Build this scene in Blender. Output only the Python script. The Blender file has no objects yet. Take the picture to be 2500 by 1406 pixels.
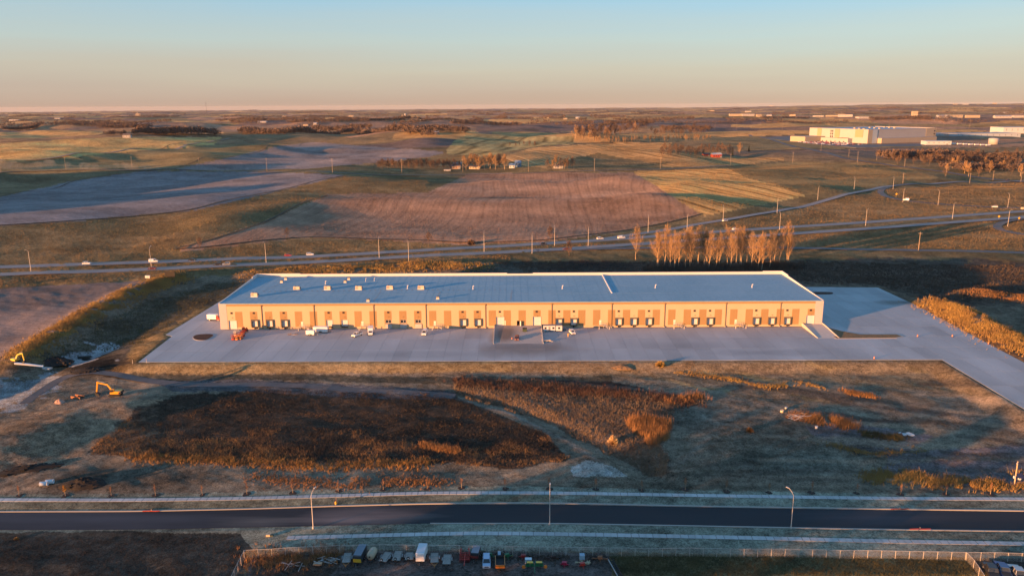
import bpy, bmesh, math, random
import numpy as np
from mathutils import Matrix, Vector
sc = bpy.context.scene
COL = sc.collection
rnd = random.Random(7)
R = math.radians
# ------------------------------------------------------------------ camera
F_PX, CAM_H, HZ = 1900.0, 105.0, 257.0           # focal length in photo pixels, flying height, eye level row
PITCH = math.atan((703 - HZ) / F_PX); ROLL = R(-0.3)
c_, s_ = math.cos(ROLL), math.sin(ROLL)
FWD = np.array([0, math.cos(PITCH), -math.sin(PITCH)]); UP0 = np.array([0, math.sin(PITCH), math.cos(PITCH)]); RT0 = np.array([1., 0, 0])
RT = c_ * RT0 + s_ * UP0; UPV = -s_ * RT0 + c_ * UP0
camd = bpy.data.cameras.new('camera'); cam = bpy.data.objects.new('camera', camd); COL.objects.link(cam)
camd.sensor_width = 36; camd.lens = 36 * F_PX / 2500; camd.clip_start = 1; camd.clip_end = 150000
m4 = Matrix.Identity(4)
for i in range(3):
    m4[i][0] = RT[i]; m4[i][1] = UPV[i]; m4[i][2] = -FWD[i]
m4[2][3] = CAM_H
cam.matrix_world = m4; sc.camera = cam
# ------------------------------------------------------------------ light
EXPO = 1.6
SUN_EL = R(4.4); SUN_AZ = math.atan2(-0.83, -0.56)           # azimuth clockwise from +Y
sdir = np.array([math.sin(SUN_AZ) * math.cos(SUN_EL), math.cos(SUN_AZ) * math.cos(SUN_EL), math.sin(SUN_EL)])
w = bpy.data.worlds.new('World'); sc.world = w; w.use_nodes = True
wn = w.node_tree; bg = wn.nodes['Background']
sky = wn.nodes.new('ShaderNodeTexSky'); sky.sky_type = 'NISHITA'; sky.sun_disc = False
sky.sun_elevation = SUN_EL; sky.sun_rotation = SUN_AZ % (2 * math.pi); sky.altitude = 300
sky.air_density = 1.0; sky.dust_density = 0.0; sky.ozone_density = 3.2
# anti-solar twilight colours by elevation (same all round), thin veils of high cloud
def wnode(t, **kw):
    n = wn.nodes.new(t)
    for k, v in kw.items(): setattr(n, k, v)
    return n
wtc = wnode('ShaderNodeTexCoord'); wsx = wnode('ShaderNodeSeparateXYZ'); wn.links.new(wtc.outputs['Generated'], wsx.inputs[0])
wmp = wnode('ShaderNodeMapping'); wmp.inputs['Scale'].default_value = (1.6, 1.6, 26); wmp.inputs['Rotation'].default_value = (0, R(-1.6), 0); wn.links.new(wtc.outputs['Generated'], wmp.inputs[0])
wnz = wnode('ShaderNodeTexNoise'); wnz.inputs['Scale'].default_value = 1.3; wnz.inputs['Detail'].default_value = 4; wn.links.new(wmp.outputs[0], wnz.inputs['Vector'])
wad = wnode('ShaderNodeMath', operation='MULTIPLY_ADD'); wn.links.new(wnz.outputs['Fac'], wad.inputs[0]); wad.inputs[1].default_value = .045; wad.inputs[2].default_value = -.022
wz = wnode('ShaderNodeMath', operation='ADD'); wn.links.new(wsx.outputs[2], wz.inputs[0]); wn.links.new(wad.outputs[0], wz.inputs[1])
wr = wnode('ShaderNodeValToRGB'); wn.links.new(wz.outputs[0], wr.inputs[0])
els = [(0.0, (.47, .325, .31)), (.018, (.51, .375, .35)), (.045, (.58, .475, .40)), (.078, (.545, .575, .535)), (.13, (.37, .575, .71)), (.30, (.24, .46, .68)), (1.0, (.17, .37, .66))]
cr = wr.color_ramp
while len(cr.elements) < len(els): cr.elements.new(.5)
for e_, (p_, c3) in zip(cr.elements, els): e_.position = p_; e_.color = (c3[0], c3[1], c3[2], 1)
wsc = wnode('ShaderNodeVectorMath', operation='SCALE'); wn.links.new(wr.outputs[0], wsc.inputs[0]); wsc.inputs['Scale'].default_value = 1 / (.15 * 2 ** EXPO)
wmx = wnode('ShaderNodeMix', data_type='RGBA'); wmx.inputs[0].default_value = .82; wn.links.new(sky.outputs[0], wmx.inputs[6]); wn.links.new(wsc.outputs[0], wmx.inputs[7])
wn.links.new(wmx.outputs[2], bg.inputs[0]); bg.inputs[1].default_value = 0.15
sl = bpy.data.lights.new('sun', 'SUN'); so = bpy.data.objects.new('sun', sl); COL.objects.link(so)
sl.energy = 5.0; sl.angle = R(0.6); sl.color = (1.0, 0.44, 0.155)
so.rotation_euler = Vector(sdir).to_track_quat('Z', 'Y').to_euler(); so.location = (-300, -200, 200)
vs = sc.view_settings; vs.view_transform = 'Standard'; vs.look = 'None'; vs.exposure = EXPO; vs.gamma = 1; vs.use_curve_mapping = False
sc.cycles.use_denoising = True
sc.cycles.max_bounces = 5; sc.cycles.diffuse_bounces = 3; sc.cycles.volume_bounces = 0
# ------------------------------------------------------------------ pixel <-> place
def ray(px, py):
    u = (np.asarray(px, float) - 1250) / F_PX; v = (703 - np.asarray(py, float)) / F_PX
    return u[..., None] * RT + v[..., None] * UPV + FWD
def flat(px, py, z=0.):
    d = ray(px, py); t = (z - CAM_H) / d[..., 2]
    return d * t[..., None] + np.array([0, 0, CAM_H])
def project(P):
    q = P - np.array([0, 0, CAM_H]); zc = q @ FWD
    zc = np.where(zc < 1e-3, 1e-3, zc)
    return 1250 + F_PX * (q @ RT) / zc, 703 - F_PX * (q @ UPV) / zc
# ------------------------------------------------------------------ numpy noise
def _h(ix, iy, s):
    n = (ix.astype(np.int64) * 374761393 + iy.astype(np.int64) * 668265263 + s * 1274126177) & 0x7fffffff
    n = ((n ^ (n >> 13)) * 1274126177) & 0x7fffffff
    return ((n ^ (n >> 16)) & 0xffff) / 65535.0
def vnoise(x, y, s=0):
    ix = np.floor(x); iy = np.floor(y); fx = x - ix; fy = y - iy
    fx = fx * fx * fx * (fx * (fx * 6 - 15) + 10); fy = fy * fy * fy * (fy * (fy * 6 - 15) + 10)
    a = _h(ix, iy, s); b = _h(ix + 1, iy, s); c = _h(ix, iy + 1, s); d = _h(ix + 1, iy + 1, s)
    return (a + (b - a) * fx) * (1 - fy) + (c + (d - c) * fx) * fy - 0.5
def fbm(x, y, oct=4, s=0, gain=.5):
    r = 0; a = 1.
    for o in range(oct):
        r = r + a * vnoise(x * 2 ** o + 17.3 * o, y * 2 ** o - 9.1 * o, s + o); a *= gain
    return r
def sstep(a, b, x):
    t = np.clip((x - a) / (b - a), 0, 1); return t * t * (3 - 2 * t)
def inpoly(px, py, poly):
    r = np.zeros(np.shape(px), bool); n = len(poly)
    for i in range(n):
        x1, y1 = poly[i]; x2, y2 = poly[(i + 1) % n]
        if y1 == y2: continue
        c = ((y1 > py) != (y2 > py)) & (px < (x2 - x1) * (py - y1) / (y2 - y1) + x1)
        r ^= c
    return r
def dpoly(x, y, pts):
    """distance of points to a polyline and the place along it (0..1)"""
    best = np.full(np.shape(x), 1e9); side = np.zeros(np.shape(x)); par = np.zeros(np.shape(x)); n = len(pts) - 1
    for i in range(n):
        x1, y1 = pts[i]; x2, y2 = pts[i + 1]; dx, dy = x2 - x1, y2 - y1
        t = np.clip(((x - x1) * dx + (y - y1) * dy) / (dx * dx + dy * dy + 1e-9), 0, 1)
        d = np.hypot(x - x1 - t * dx, y - y1 - t * dy); m = d < best
        best = np.where(m, d, best); side = np.where(m, np.sign(dx * (y - y1) - dy * (x - x1)), side); par = np.where(m, (i + t) / n, par)
    return best, side, par
# ------------------------------------------------------------------ terrain height
def W(pts, z=0.):
    a = np.array(pts, float); return flat(a[:, 0], a[:, 1], z)[:, :2]
PAD = [(338, 884), (420, 821), (404, 817), (545, 731), (700, 700), (1900, 700), (2143, 702), (2230, 742), (2500, 885), (2900, 1100), (2900, 1240), (2500, 998), (2300, 878)]
PADW = W(PAD)
def polysd(x, y, P):
    d, _, _ = dpoly(x, y, np.vstack([P, P[:1]])); return np.where(inpoly(x, y, P), -d, d)
STREET_N = [(-400, 1250), (0, 1250), (340, 1249), (620, 1243), (760, 1238), (1050, 1230), (1342, 1229), (1640, 1236), (1800, 1239), (2120, 1243), (2500, 1248), (2950, 1252)]
STREET_S = [(-400, 1290), (0, 1289), (340, 1288), (620, 1284), (760, 1283), (1050, 1277), (1342, 1277), (1640, 1282), (1800, 1285), (2120, 1291), (2500, 1296), (2950, 1302)]
ZL = -2.6                                   # level of the low ground between the yard and the street
SW = (W(STREET_N, ZL) + W(STREET_S, ZL)) / 2
HW_A = [(-600, 668), (0, 652), (212, 646), (370, 641), (650, 630), (900, 619), (1200, 603), (1450, 588), (1600, 577), (1790, 563), (2100, 544), (2500, 516), (2900, 490)]
HW_B = [(-600, 690), (0, 671), (370, 657), (650, 645), (900, 632), (1200, 618), (1450, 603), (1600, 593), (1812, 579), (2100, 560), (2500, 531), (2900, 503)]
HWA, HWB = W(HW_A), W(HW_B)
HWM = (HWA + np.array([np.interp(HWA[:, 0], HWB[:, 0], HWB[:, 0]), np.interp(HWA[:, 0], HWB[:, 0], HWB[:, 1])]).T) / 2
# ridges: pixel polyline, height, half widths on the near and the far side
RIDGES = [
    ([(40, 872), (130, 815), (240, 755), (335, 712), (400, 690), (440, 672)], 3.6, 13, 10),            # grassy bank left of the yard
    ([(2285, 742), (2360, 772), (2440, 815), (2540, 868), (2800, 1000)], 3.2, 9, 8),                    # bank right of the yard
    ([(640, 668), (760, 660), (900, 654), (1050, 650), (1200, 652)], 3.0, 16, 14),                      # bank behind the warehouse
    ([(2380, 718), (2460, 728), (2600, 745)], 2.2, 10, 8),
    ([(-150, 1125), (30, 1075), (180, 1012), (300, 988)], 3.6, 13, 16),                                 # graded mound lower left
    ([(-200, 565), (0, 556), (150, 546), (480, 514), (700, 464), (840, 432)], 12.0, 120, 130),
    ([(500, 600), (700, 583), (900, 586), (1130, 592), (1330, 584)], 2.5, 40, 50),
    ([(560, 560), (800, 512), (1000, 505), (1300, 507), (1700, 510)], 7.5, 70, 45),
    ([(850, 470), (1050, 462), (1300, 458), (1650, 462)], 8.0, 80, 60),
    ([(1550, 500), (1700, 480), (1990, 476)], 6.0, 50, 40),
    ([(1500, 455), (1700, 444), (1950, 452), (2150, 440)], 7.0, 60, 45),
    ([(-300, 435), (0, 425), (200, 420), (400, 420)], 12.0, 130, 160),
    ([(-300, 400), (100, 392), (420, 378), (660, 368)], 14.0, 160, 160),
    ([(500, 392), (760, 372), (1080, 376)], 10.0, 130, 140),
    ([(1080, 352), (1250, 342), (1420, 348)], 16.0, 200, 160),
    ([(1250, 396), (1420, 385), (1620, 392)], 11.0, 130, 110),
    ([(1850, 422), (2050, 408), (2250, 424)], 9.0, 90, 70),
    ([(300, 345), (550, 338), (800, 336), (1050, 341)], 16.0, 220, 220),
    ([(-300, 362), (0, 358), (260, 350)], 14.0, 200, 220),
    ([(1450, 372), (1700, 366), (1950, 372)], 8.0, 120, 150),
    ([(1500, 300), (1900, 296), (2400, 296), (2900, 292)], 22.0, 500, 600),
    ([(0, 315), (500, 312), (900, 308)], 22.0, 500, 500)]
RW = [(W(p), h, a, b) for p, h, a, b in RIDGES]
RW.append((np.array([(-830., 440.), (-800., 640.), (-790., 860.), (-830., 1040.)]), 47.0, 62, 75))      # unseen hill added left of the picture, sunward, to shade the ploughed field
DITCH = W([(1110, 955), (1230, 985), (1370, 1040), (1480, 1090), (1560, 1130), (1600, 1165)], ZL)
DITCH2 = W([(-60, 985), (60, 930), (150, 880), (230, 850), (330, 800)], -1.5)
DCP = (946., 2100.); DCA = R(24.8)                    # near corner and turn of the distribution building
def height(x, y):
    d = np.hypot(x, y)
    z = -d * d / (2 * 7.4e6)
    ang = np.degrees(np.arctan2(x, y))
    far = sstep(620, 1500, y)
    z = z + far * (fbm(x / 330, y / 230, 3, 3) * 23)
    vf = sstep(1800, 5000, d)
    z = z + vf * (fbm(x / 1500, y / 900, 4, 11) * 24) + sstep(6000, 16000, d) * (fbm(x / 4200, y / 2600, 3, 21) * 48 + 6)
    z = z + sstep(8, 30, ang) * sstep(7000, 15000, d) * (1 - sstep(60, 100, ang)) * 75
    z = z - sstep(400, 600, y) * (1 - sstep(600, 900, y)) * 0.6
    for P, h, a, b in RW:
        dd, side, par = dpoly(x, y, P)
        wd = np.where(side > 0, b, a)
        hh = h * (.72 + .6 * (fbm(x / (a * 1.3), y / (a * 1.3), 2, 5) + .5))
        z = z + hh * np.exp(-(dd / wd) ** 2)
    dd = np.hypot(x - 1020, y - 2230); k = 1 - sstep(260, 520, dd); z = z * (1 - k) + (-d * d / (2 * 7.4e6) + 1.0) * k
    # level the highway
    dh, _, _ = dpoly(x, y, HWM)
    zz = -d * d / (2 * 7.4e6) + .3 + sstep(0, 600, x) * 2
    k = 1 - sstep(17, 45, dh); z = z * (1 - k) + zz * k
    # low ground before the yard
    sd = polysd(x, y, PADW)
    front = 1 - sstep(285, 345, y - np.abs(x - 20) * 0.02)
    front = np.maximum(front, (1 - sstep(-190, -165, x)) * (1 - sstep(330, 420, y)) )
    low = ZL + fbm(x / 60, y / 40, 3, 31) * .9 + fbm(x / 9, y / 6, 3, 35) * .38
    back = fbm(x / 50, y / 40, 3, 41) * 1.2 + fbm(x / 10, y / 8, 3, 43) * .5 - .5
    rough = back * sstep(2, 14, sd) * (1 - sstep(560, 640, y))
    zz = z + rough
    dl = sstep(1.0, 11.5, sd)
    zfront = low * dl
    zn = zz * (1 - front) + zfront * front
    for P, h, a, b in RW[:5]:
        pass
    dd, _, par = dpoly(x, y, DITCH); zn = zn - 1.3 * np.exp(-(dd / (2.2 + 3 * par)) ** 2)
    dd, _, _ = dpoly(x, y, DITCH2); zn = zn - 1.6 * np.exp(-(dd / 8) ** 2)
    # mounds must survive the levelling of the low ground
    for P, h, a, b in RW[:1] + RW[4:5]:
        dd, side, par = dpoly(x, y, P); zn = zn + front * h * np.exp(-(dd / np.where(side > 0, b, a)) ** 2)
    # street and verges are level
    ds, _, _ = dpoly(x, y, SW); k = 1 - sstep(13, 24, ds); zn = zn * (1 - k) + (ZL - .12 * (1 - sstep(5.3, 6.2, ds))) * k
    # equipment yard south of the street, and the land behind the camera
    south = (1 - sstep(150, 172, y)) ; zn = zn * (1 - south) + (ZL + fbm(x / 7, y / 7, 3, 51) * .25 + fbm(x / 200, y / 200, 2, 53) * 3 * (1 - sstep(20, 120, y))) * south
    k = sstep(-.2, 1.2, sd); zn = np.where(sd < 2, zn * k + (0 - .22) * (1 - k), zn)
    return zn
def steps(r0, r1, f):
    out = [r0]
    while out[-1] < r1: out.append(out[-1] + f(out[-1]))
    return out
RAD = np.array([0.01, 25, 50, 75, 95, 110, 122, 132, 140, 146] + steps(150., 600., lambda r: (r * r + CAM_H ** 2) / CAM_H * .0013) + steps(606., 42000., lambda r: r * .0095))
AZ = np.concatenate([np.linspace(-180, -40, 60)[:-1], np.linspace(-40, -36.4, 14)[:-1], np.linspace(-36.4, 36.4, 900), np.linspace(36.4, 40, 14)[1:], np.linspace(40, 180, 60)[1:]])
AZr = np.radians(AZ)
GX = RAD[:, None] * np.sin(AZr)[None]; GY = RAD[:, None] * np.cos(AZr)[None]
GZ = height(GX, GY); GZ[:, -1] = GZ[:, 0]
def Zs(x, y):
    x = np.asarray(x, float); y = np.asarray(y, float)
    r = np.clip(np.hypot(x, y), .02, RAD[-1] - 1); a = np.degrees(np.arctan2(x, y))
    i = np.clip(np.searchsorted(RAD, r) - 1, 0, len(RAD) - 2); j = np.clip(np.searchsorted(AZ, a) - 1, 0, len(AZ) - 2)
    fi = (r - RAD[i]) / (RAD[i + 1] - RAD[i]); fj = (a - AZ[j]) / (AZ[j + 1] - AZ[j])
    return (GZ[i, j] * (1 - fi) + GZ[i + 1, j] * fi) * (1 - fj) + (GZ[i, j + 1] * (1 - fi) + GZ[i + 1, j + 1] * fi) * fj
MARCH = np.geomspace(140., 41000., 1500)
def at(px, py, dz=0.):
    """first place on the ground that a pixel shows (scalar or arrays)"""
    px, py = np.broadcast_arrays(np.asarray(px, float), np.asarray(py, float)); shp = px.shape
    d = ray(px.ravel(), py.ravel()); hl = np.hypot(d[:, 0], d[:, 1]); d = d / hl[:, None]; out = np.empty((len(d), 3))
    for i, v in enumerate(d):
        g = CAM_H + v[2] * MARCH - Zs(v[0] * MARCH, v[1] * MARCH); k = np.argmax(g < 0)
        if g[k] >= 0: k = int(np.argmin(g / MARCH)); lo = hi = MARCH[k]          # grazes the skyline
        else: lo, hi = (MARCH[k - 1] if k else MARCH[0] * .5), MARCH[k]
        for _ in range(16):
            m = (lo + hi) / 2
            if CAM_H + v[2] * m - Zs(v[0] * m, v[1] * m) < 0: hi = m
            else: lo = m
        out[i] = (v[0] * hi, v[1] * hi, Zs(v[0] * hi, v[1] * hi) + dz)
    return out.reshape(shp + (3,))
# ------------------------------------------------------------------ materials
MATS = {}
def _new(name):
    m = bpy.data.materials.new(name); m.use_nodes = True
    return m, m.node_tree.nodes, m.node_tree.links, m.node_tree.nodes['Principled BSDF']
def mat(name, col, rough=.7, metal=0., var=.12, scale=1.2, bump=0., bscale=None, spec=.4, emit=None):
    """plain surface with a little procedural wear"""
    if name in MATS: return MATS[name]
    m, N, L, b = _new(name)
    tc = N.new('ShaderNodeTexCoord'); nz = N.new('ShaderNodeTexNoise'); nz.inputs['Scale'].default_value = scale; nz.inputs['Detail'].default_value = 5
    L.new(tc.outputs['Object'], nz.inputs['Vector'])
    hs = N.new('ShaderNodeMix'); hs.data_type = 'RGBA'
    c = np.array(col)
    hs.inputs[6].default_value = (*np.clip(c * (1 - var * 1.6), 0, 1), 1); hs.inputs[7].default_value = (*np.clip(c * (1 + var * 1.2), 0, 1), 1)
    L.new(nz.outputs['Fac'], hs.inputs[0]); L.new(hs.outputs[2], b.inputs['Base Color'])
    b.inputs['Roughness'].default_value = rough; b.inputs['Metallic'].default_value = metal; b.inputs['Specular IOR Level'].default_value = spec
    if bump:
        n2 = N.new('ShaderNodeTexNoise'); n2.inputs['Scale'].default_value = bscale or scale * 4; n2.inputs['Detail'].default_value = 4
        L.new(tc.outputs['Object'], n2.inputs['Vector'])
        bp = N.new('ShaderNodeBump'); bp.inputs['Strength'].default_value = 1; bp.inputs['Distance'].default_value = bump
        L.new(n2.outputs['Fac'], bp.inputs['Height']); L.new(bp.outputs[0], b.inputs['Normal'])
    MATS[name] = m; return m
def leafmat(name, col, col2, scale=.35):
    """twigs, dry grass, weeds: colour drifts from tuft to tuft"""
    if name in MATS: return MATS[name]
    m, N, L, b = _new(name)
    ge = N.new('ShaderNodeNewGeometry'); nz = N.new('ShaderNodeTexNoise'); nz.inputs['Scale'].default_value = scale; nz.inputs['Detail'].default_value = 3
    L.new(ge.outputs['Position'], nz.inputs['Vector'])
    rp = N.new('ShaderNodeValToRGB'); rp.color_ramp.elements[0].position = .36; rp.color_ramp.elements[1].position = .64
    rp.color_ramp.elements[0].color = (*col, 1); rp.color_ramp.elements[1].color = (*col2, 1)
    L.new(nz.outputs['Fac'], rp.inputs[0]); L.new(rp.outputs[0], b.inputs['Base Color'])
    b.inputs['Roughness'].default_value = .9; b.inputs['Specular IOR Level'].default_value = .1
    MATS[name] = m; return m
def groundmat(name, fine=.5, bump=.25, bs=1.6, stripe=None, blotch=.25, bs2=.12, sdepth=.3, scol=.25):
    """soil or turf: colour attribute x grain, relief of stems and clods; stripe = (direction deg, spacing m)"""
    m, N, L, b = _new(name)
    ge = N.new('ShaderNodeNewGeometry'); at_ = N.new('ShaderNodeAttribute'); at_.attribute_name = 'Col'
    n1 = N.new('ShaderNodeTexNoise'); n1.inputs['Scale'].default_value = fine; n1.inputs['Detail'].default_value = 10; n1.inputs['Roughness'].default_value = .72
    n2 = N.new('ShaderNodeTexNoise'); n2.inputs['Scale'].default_value = bs2 * .3; n2.inputs['Detail'].default_value = 7; n2.inputs['Roughness'].default_value = .72
    mp = N.new('ShaderNodeMapping'); L.new(ge.outputs['Position'], mp.inputs[0])
    L.new(mp.outputs[0], n1.inputs['Vector']); L.new(mp.outputs[0], n2.inputs['Vector'])
    def mth(op, a, c=None):
        n = N.new('ShaderNodeMath'); n.operation = op
        for k, v in ((0, a), (1, c)):
            if v is None: continue
            if isinstance(v, (int, float)): n.inputs[k].default_value = v
            else: L.new(v, n.inputs[k])
        return n.outputs[0]
    f = mth('ADD', mth('MULTIPLY', mth('SUBTRACT', n1.outputs['Fac'], .5), blotch * 7), mth('MULTIPLY', mth('SUBTRACT', n2.outputs['Fac'], .5), blotch * 5))
    n5 = N.new('ShaderNodeTexNoise'); n5.inputs['Scale'].default_value = fine * 3.6; n5.inputs['Detail'].default_value = 3; n5.inputs['Roughness'].default_value = .8; L.new(mp.outputs[0], n5.inputs['Vector'])
    f = mth('ADD', f, mth('MULTIPLY', mth('SUBTRACT', n5.outputs['Fac'], .5), blotch * 8))
    hgt = n1.outputs['Fac']; tot = mth('MULTIPLY', hgt, bump)
    if stripe:
        deg, sp = stripe
        sx = N.new('ShaderNodeSeparateXYZ'); L.new(ge.outputs['Position'], sx.inputs[0])
        a = R(deg); q = mth('ADD', mth('MULTIPLY', sx.outputs[0], math.cos(a)), mth('MULTIPLY', sx.outputs[1], math.sin(a)))
        n3 = N.new('ShaderNodeTexNoise'); n3.inputs['Scale'].default_value = .006; n3.inputs['Detail'].default_value = 0; L.new(ge.outputs['Position'], n3.inputs['Vector'])
        q = mth('ADD', q, mth('MULTIPLY', n3.outputs['Fac'], 34.0))
        w1 = mth('SINE', mth('MULTIPLY', q, 2 * math.pi / sp)); w2 = mth('SINE', mth('MULTIPLY', q, 2 * math.pi / (sp * 2.63)))
        # a narrow wheel track every few passes
        w3 = mth('POWER', mth('ABSOLUTE', mth('SINE', mth('MULTIPLY', q, math.pi / (sp * 3.0)))), 30.0)
        st = mth('SUBTRACT', mth('ADD', mth('MULTIPLY', w1, .5), mth('MULTIPLY', w2, .5)), mth('MULTIPLY', w3, 1.8))
        f = mth('ADD', f, mth('MULTIPLY', st, scol)); tot = mth('ADD', tot, mth('MULTIPLY', st, sdepth))
    val = mth('MAXIMUM', mth('ADD', f, 1.0), .25)
    mul = N.new('ShaderNodeVectorMath'); mul.operation = 'SCALE'; L.new(at_.outputs['Color'], mul.inputs[0]); L.new(val, mul.inputs['Scale'])
    L.new(mul.outputs[0], b.inputs['Base Color'])
    n4 = N.new('ShaderNodeTexNoise'); n4.inputs['Scale'].default_value = bs; n4.inputs['Detail'].default_value = 6; n4.inputs['Roughness'].default_value = .7
    L.new(ge.outputs['Position'], n4.inputs['Vector'])
    bp = N.new('ShaderNodeBump'); bp.inputs['Distance'].default_value = 1.0; bp.inputs['Strength'].default_value = 1.0; bp.inputs['Filter Width'].default_value = .02
    L.new(mth('ADD', tot, mth('MULTIPLY', n4.outputs['Fac'], bump)), bp.inputs['Height']); L.new(bp.outputs[0], b.inputs['Normal'])
    b.inputs['Roughness'].default_value = .95; b.inputs['Specular IOR Level'].default_value = .05
    MATS[name] = m; return m
# ------------------------------------------------------------------ mesh building
class MB:
    def __init__(s): s.v = []; s.f = []; s.mi = []; s.cur = 0; s.sm = []
    def add(s, vs, fs, smooth=False):
        o = len(s.v); s.v += [tuple(map(float, p)) for p in vs]
        for f in fs: s.f.append(tuple(i + o for i in f)); s.mi.append(s.cur); s.sm.append(smooth)
        return s
    def box(s, x0, x1, y0, y1, z0, z1):
        return s.add([(x0, y0, z0), (x1, y0, z0), (x1, y1, z0), (x0, y1, z0), (x0, y0, z1), (x1, y0, z1), (x1, y1, z1), (x0, y1, z1)],
                     [(3, 2, 1, 0), (4, 5, 6, 7), (0, 1, 5, 4), (1, 2, 6, 5), (2, 3, 7, 6), (3, 0, 4, 7)])
    def bar(s, a, b, w, h=None, up=(0, 0, 1)):
        """square bar from a to b"""
        h = h or w; a = Vector(a); b = Vector(b); d = (b - a).normalized(); u = Vector(up)
        if abs(d.dot(u)) > .98: u = Vector((0, 1, 0))
        r = d.cross(u).normalized(); u = r.cross(d)
        q = [(-1, -1), (1, -1), (1, 1), (-1, 1)]
        vs = [a + r * (i * w / 2) + u * (j * h / 2) for i, j in q] + [b + r * (i * w / 2) + u * (j * h / 2) for i, j in q]
        return s.add(vs, [(0, 1, 2, 3)[::-1], (4, 5, 6, 7), (0, 1, 5, 4), (1, 2, 6, 5), (2, 3, 7, 6), (3, 0, 4, 7)])
    def tube(s, pts, rad, n=8, cap=True):
        pts = [Vector(p) for p in pts]; rad = rad if hasattr(rad, '__len__') else [rad] * len(pts)
        vs = []; fs = []
        for i, p in enumerate(pts):
            d = (pts[min(i + 1, len(pts) - 1)] - pts[max(i - 1, 0)]).normalized()
            u = Vector((0, 0, 1)) if abs(d.z) < .9 else Vector((0, 1, 0))
            r = d.cross(u).normalized(); u = r.cross(d)
            for k in range(n):
                a = 2 * math.pi * k / n; vs.append(p + (r * math.cos(a) + u * math.sin(a)) * rad[i])
        for i in range(len(pts) - 1):
            for k in range(n):
                k2 = (k + 1) % n; fs.append((i * n + k, i * n + k2, (i + 1) * n + k2, (i + 1) * n + k))
        s.add(vs, fs, n > 5)
        if cap: s.add([vs[k] for k in range(n)], [tuple(range(n))[::-1]]); s.add(vs[-n:], [tuple(range(n))])
        return s
    def prism(s, prof, a, b, axis='y'):
        """outline (list of 2d) pushed from a to b along an axis"""
        n = len(prof)
        mk = {'y': lambda p, t: (p[0], t, p[1]), 'x': lambda p, t: (t, p[0], p[1]), 'z': lambda p, t: (p[0], p[1], t)}[axis]
        vs = [mk(p, a) for p in prof] + [mk(p, b) for p in prof]
        fs = [tuple(range(n))[::-1], tuple(range(n, 2 * n))] + [(i, (i + 1) % n, n + (i + 1) % n, n + i) for i in range(n)]
        return s.add(vs, fs)
    def lathe(s, prof, n=16, c=(0, 0, 0)):
        vs = []; fs = []
        for r, z in prof:
            for k in range(n):
                a = 2 * math.pi * k / n; vs.append((c[0] + r * math.cos(a), c[1] + r * math.sin(a), c[2] + z))
        for i in range(len(prof) - 1):
            for k in range(n):
                k2 = (k + 1) % n; fs.append((i * n + k, i * n + k2, (i + 1) * n + k2, (i + 1) * n + k))
        return s.add(vs, fs, True)
    def build(s, name, mats, parent=None, loc=None, rz=0.):
        me = bpy.data.meshes.new(name); me.from_pydata(s.v, [], s.f)
        mats = mats if isinstance(mats, (list, tuple)) else [mats]
        for m in mats: me.materials.append(m)
        if len(mats) > 1: me.polygons.foreach_set('material_index', s.mi)
        me.polygons.foreach_set('use_smooth', s.sm)
        bm = bmesh.new(); bm.from_mesh(me); bmesh.ops.recalc_face_normals(bm, faces=bm.faces); bm.to_mesh(me); bm.free()
        me.update()
        o = bpy.data.objects.new(name, me); COL.objects.link(o)
        if parent is not None: o.parent = parent
        if loc is not None: o.location = tuple(map(float, loc))
        o.rotation_euler.z = rz
        return o
def npmesh(name, V, Fc, m, col=None, smooth=True, parent=None):
    """mesh from numpy arrays of equal-sided faces"""
    me = bpy.data.meshes.new(name); V = np.asarray(V, np.float32); Fc = np.asarray(Fc, np.int32); k = Fc.shape[1]
    me.vertices.add(len(V)); me.vertices.foreach_set('co', V.ravel())
    me.loops.add(Fc.size); me.loops.foreach_set('vertex_index', Fc.ravel())
    me.polygons.add(len(Fc)); me.polygons.foreach_set('loop_start', np.arange(len(Fc), dtype=np.int32) * k); me.polygons.foreach_set('loop_total', np.full(len(Fc), k, np.int32))
    me.polygons.foreach_set('use_smooth', np.full(len(Fc), smooth))
    if col is not None:
        a = me.color_attributes.new('Col', 'FLOAT_COLOR', 'POINT'); c4 = np.ones((len(V), 4), np.float32); c4[:, :3] = col; a.data.foreach_set('color', c4.ravel())
    me.materials.append(m); me.update(calc_edges=True)
    o = bpy.data.objects.new(name, me); COL.objects.link(o)
    if parent is not None: o.parent = parent
    return o
def tag(o, label=None, cat=None, group=None, kind=None):
    if label: o['label'] = label
    if cat: o['category'] = cat
    if group: o['group'] = group
    if kind: o['kind'] = kind
    return o
def thing(name, label, cat, loc=(0, 0, 0), rz=0., group=None):
    o = bpy.data.objects.new(name, None); COL.objects.link(o); o.location = tuple(map(float, loc)); o.rotation_euler.z = rz
    o.empty_display_size = .5
    return tag(o, label, cat, group)
KIDS = {}
def copy_tree(o, parent=None, label=None, group=None, loc=None, rz=None, sc_=None):
    c = o.copy(); COL.objects.link(c); c.parent = parent
    if label: c['label'] = label
    if group: c['group'] = group
    if loc is not None: c.location = tuple(map(float, loc))
    if rz is not None: c.rotation_euler.z = rz
    if sc_ is not None: c.scale = (sc_, sc_, sc_) if not hasattr(sc_, '__len__') else sc_
    for ch in KIDS.setdefault(o.name, list(o.children)): copy_tree(ch, c)
    return c
def struct(o): o['kind'] = 'structure'; return o
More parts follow.
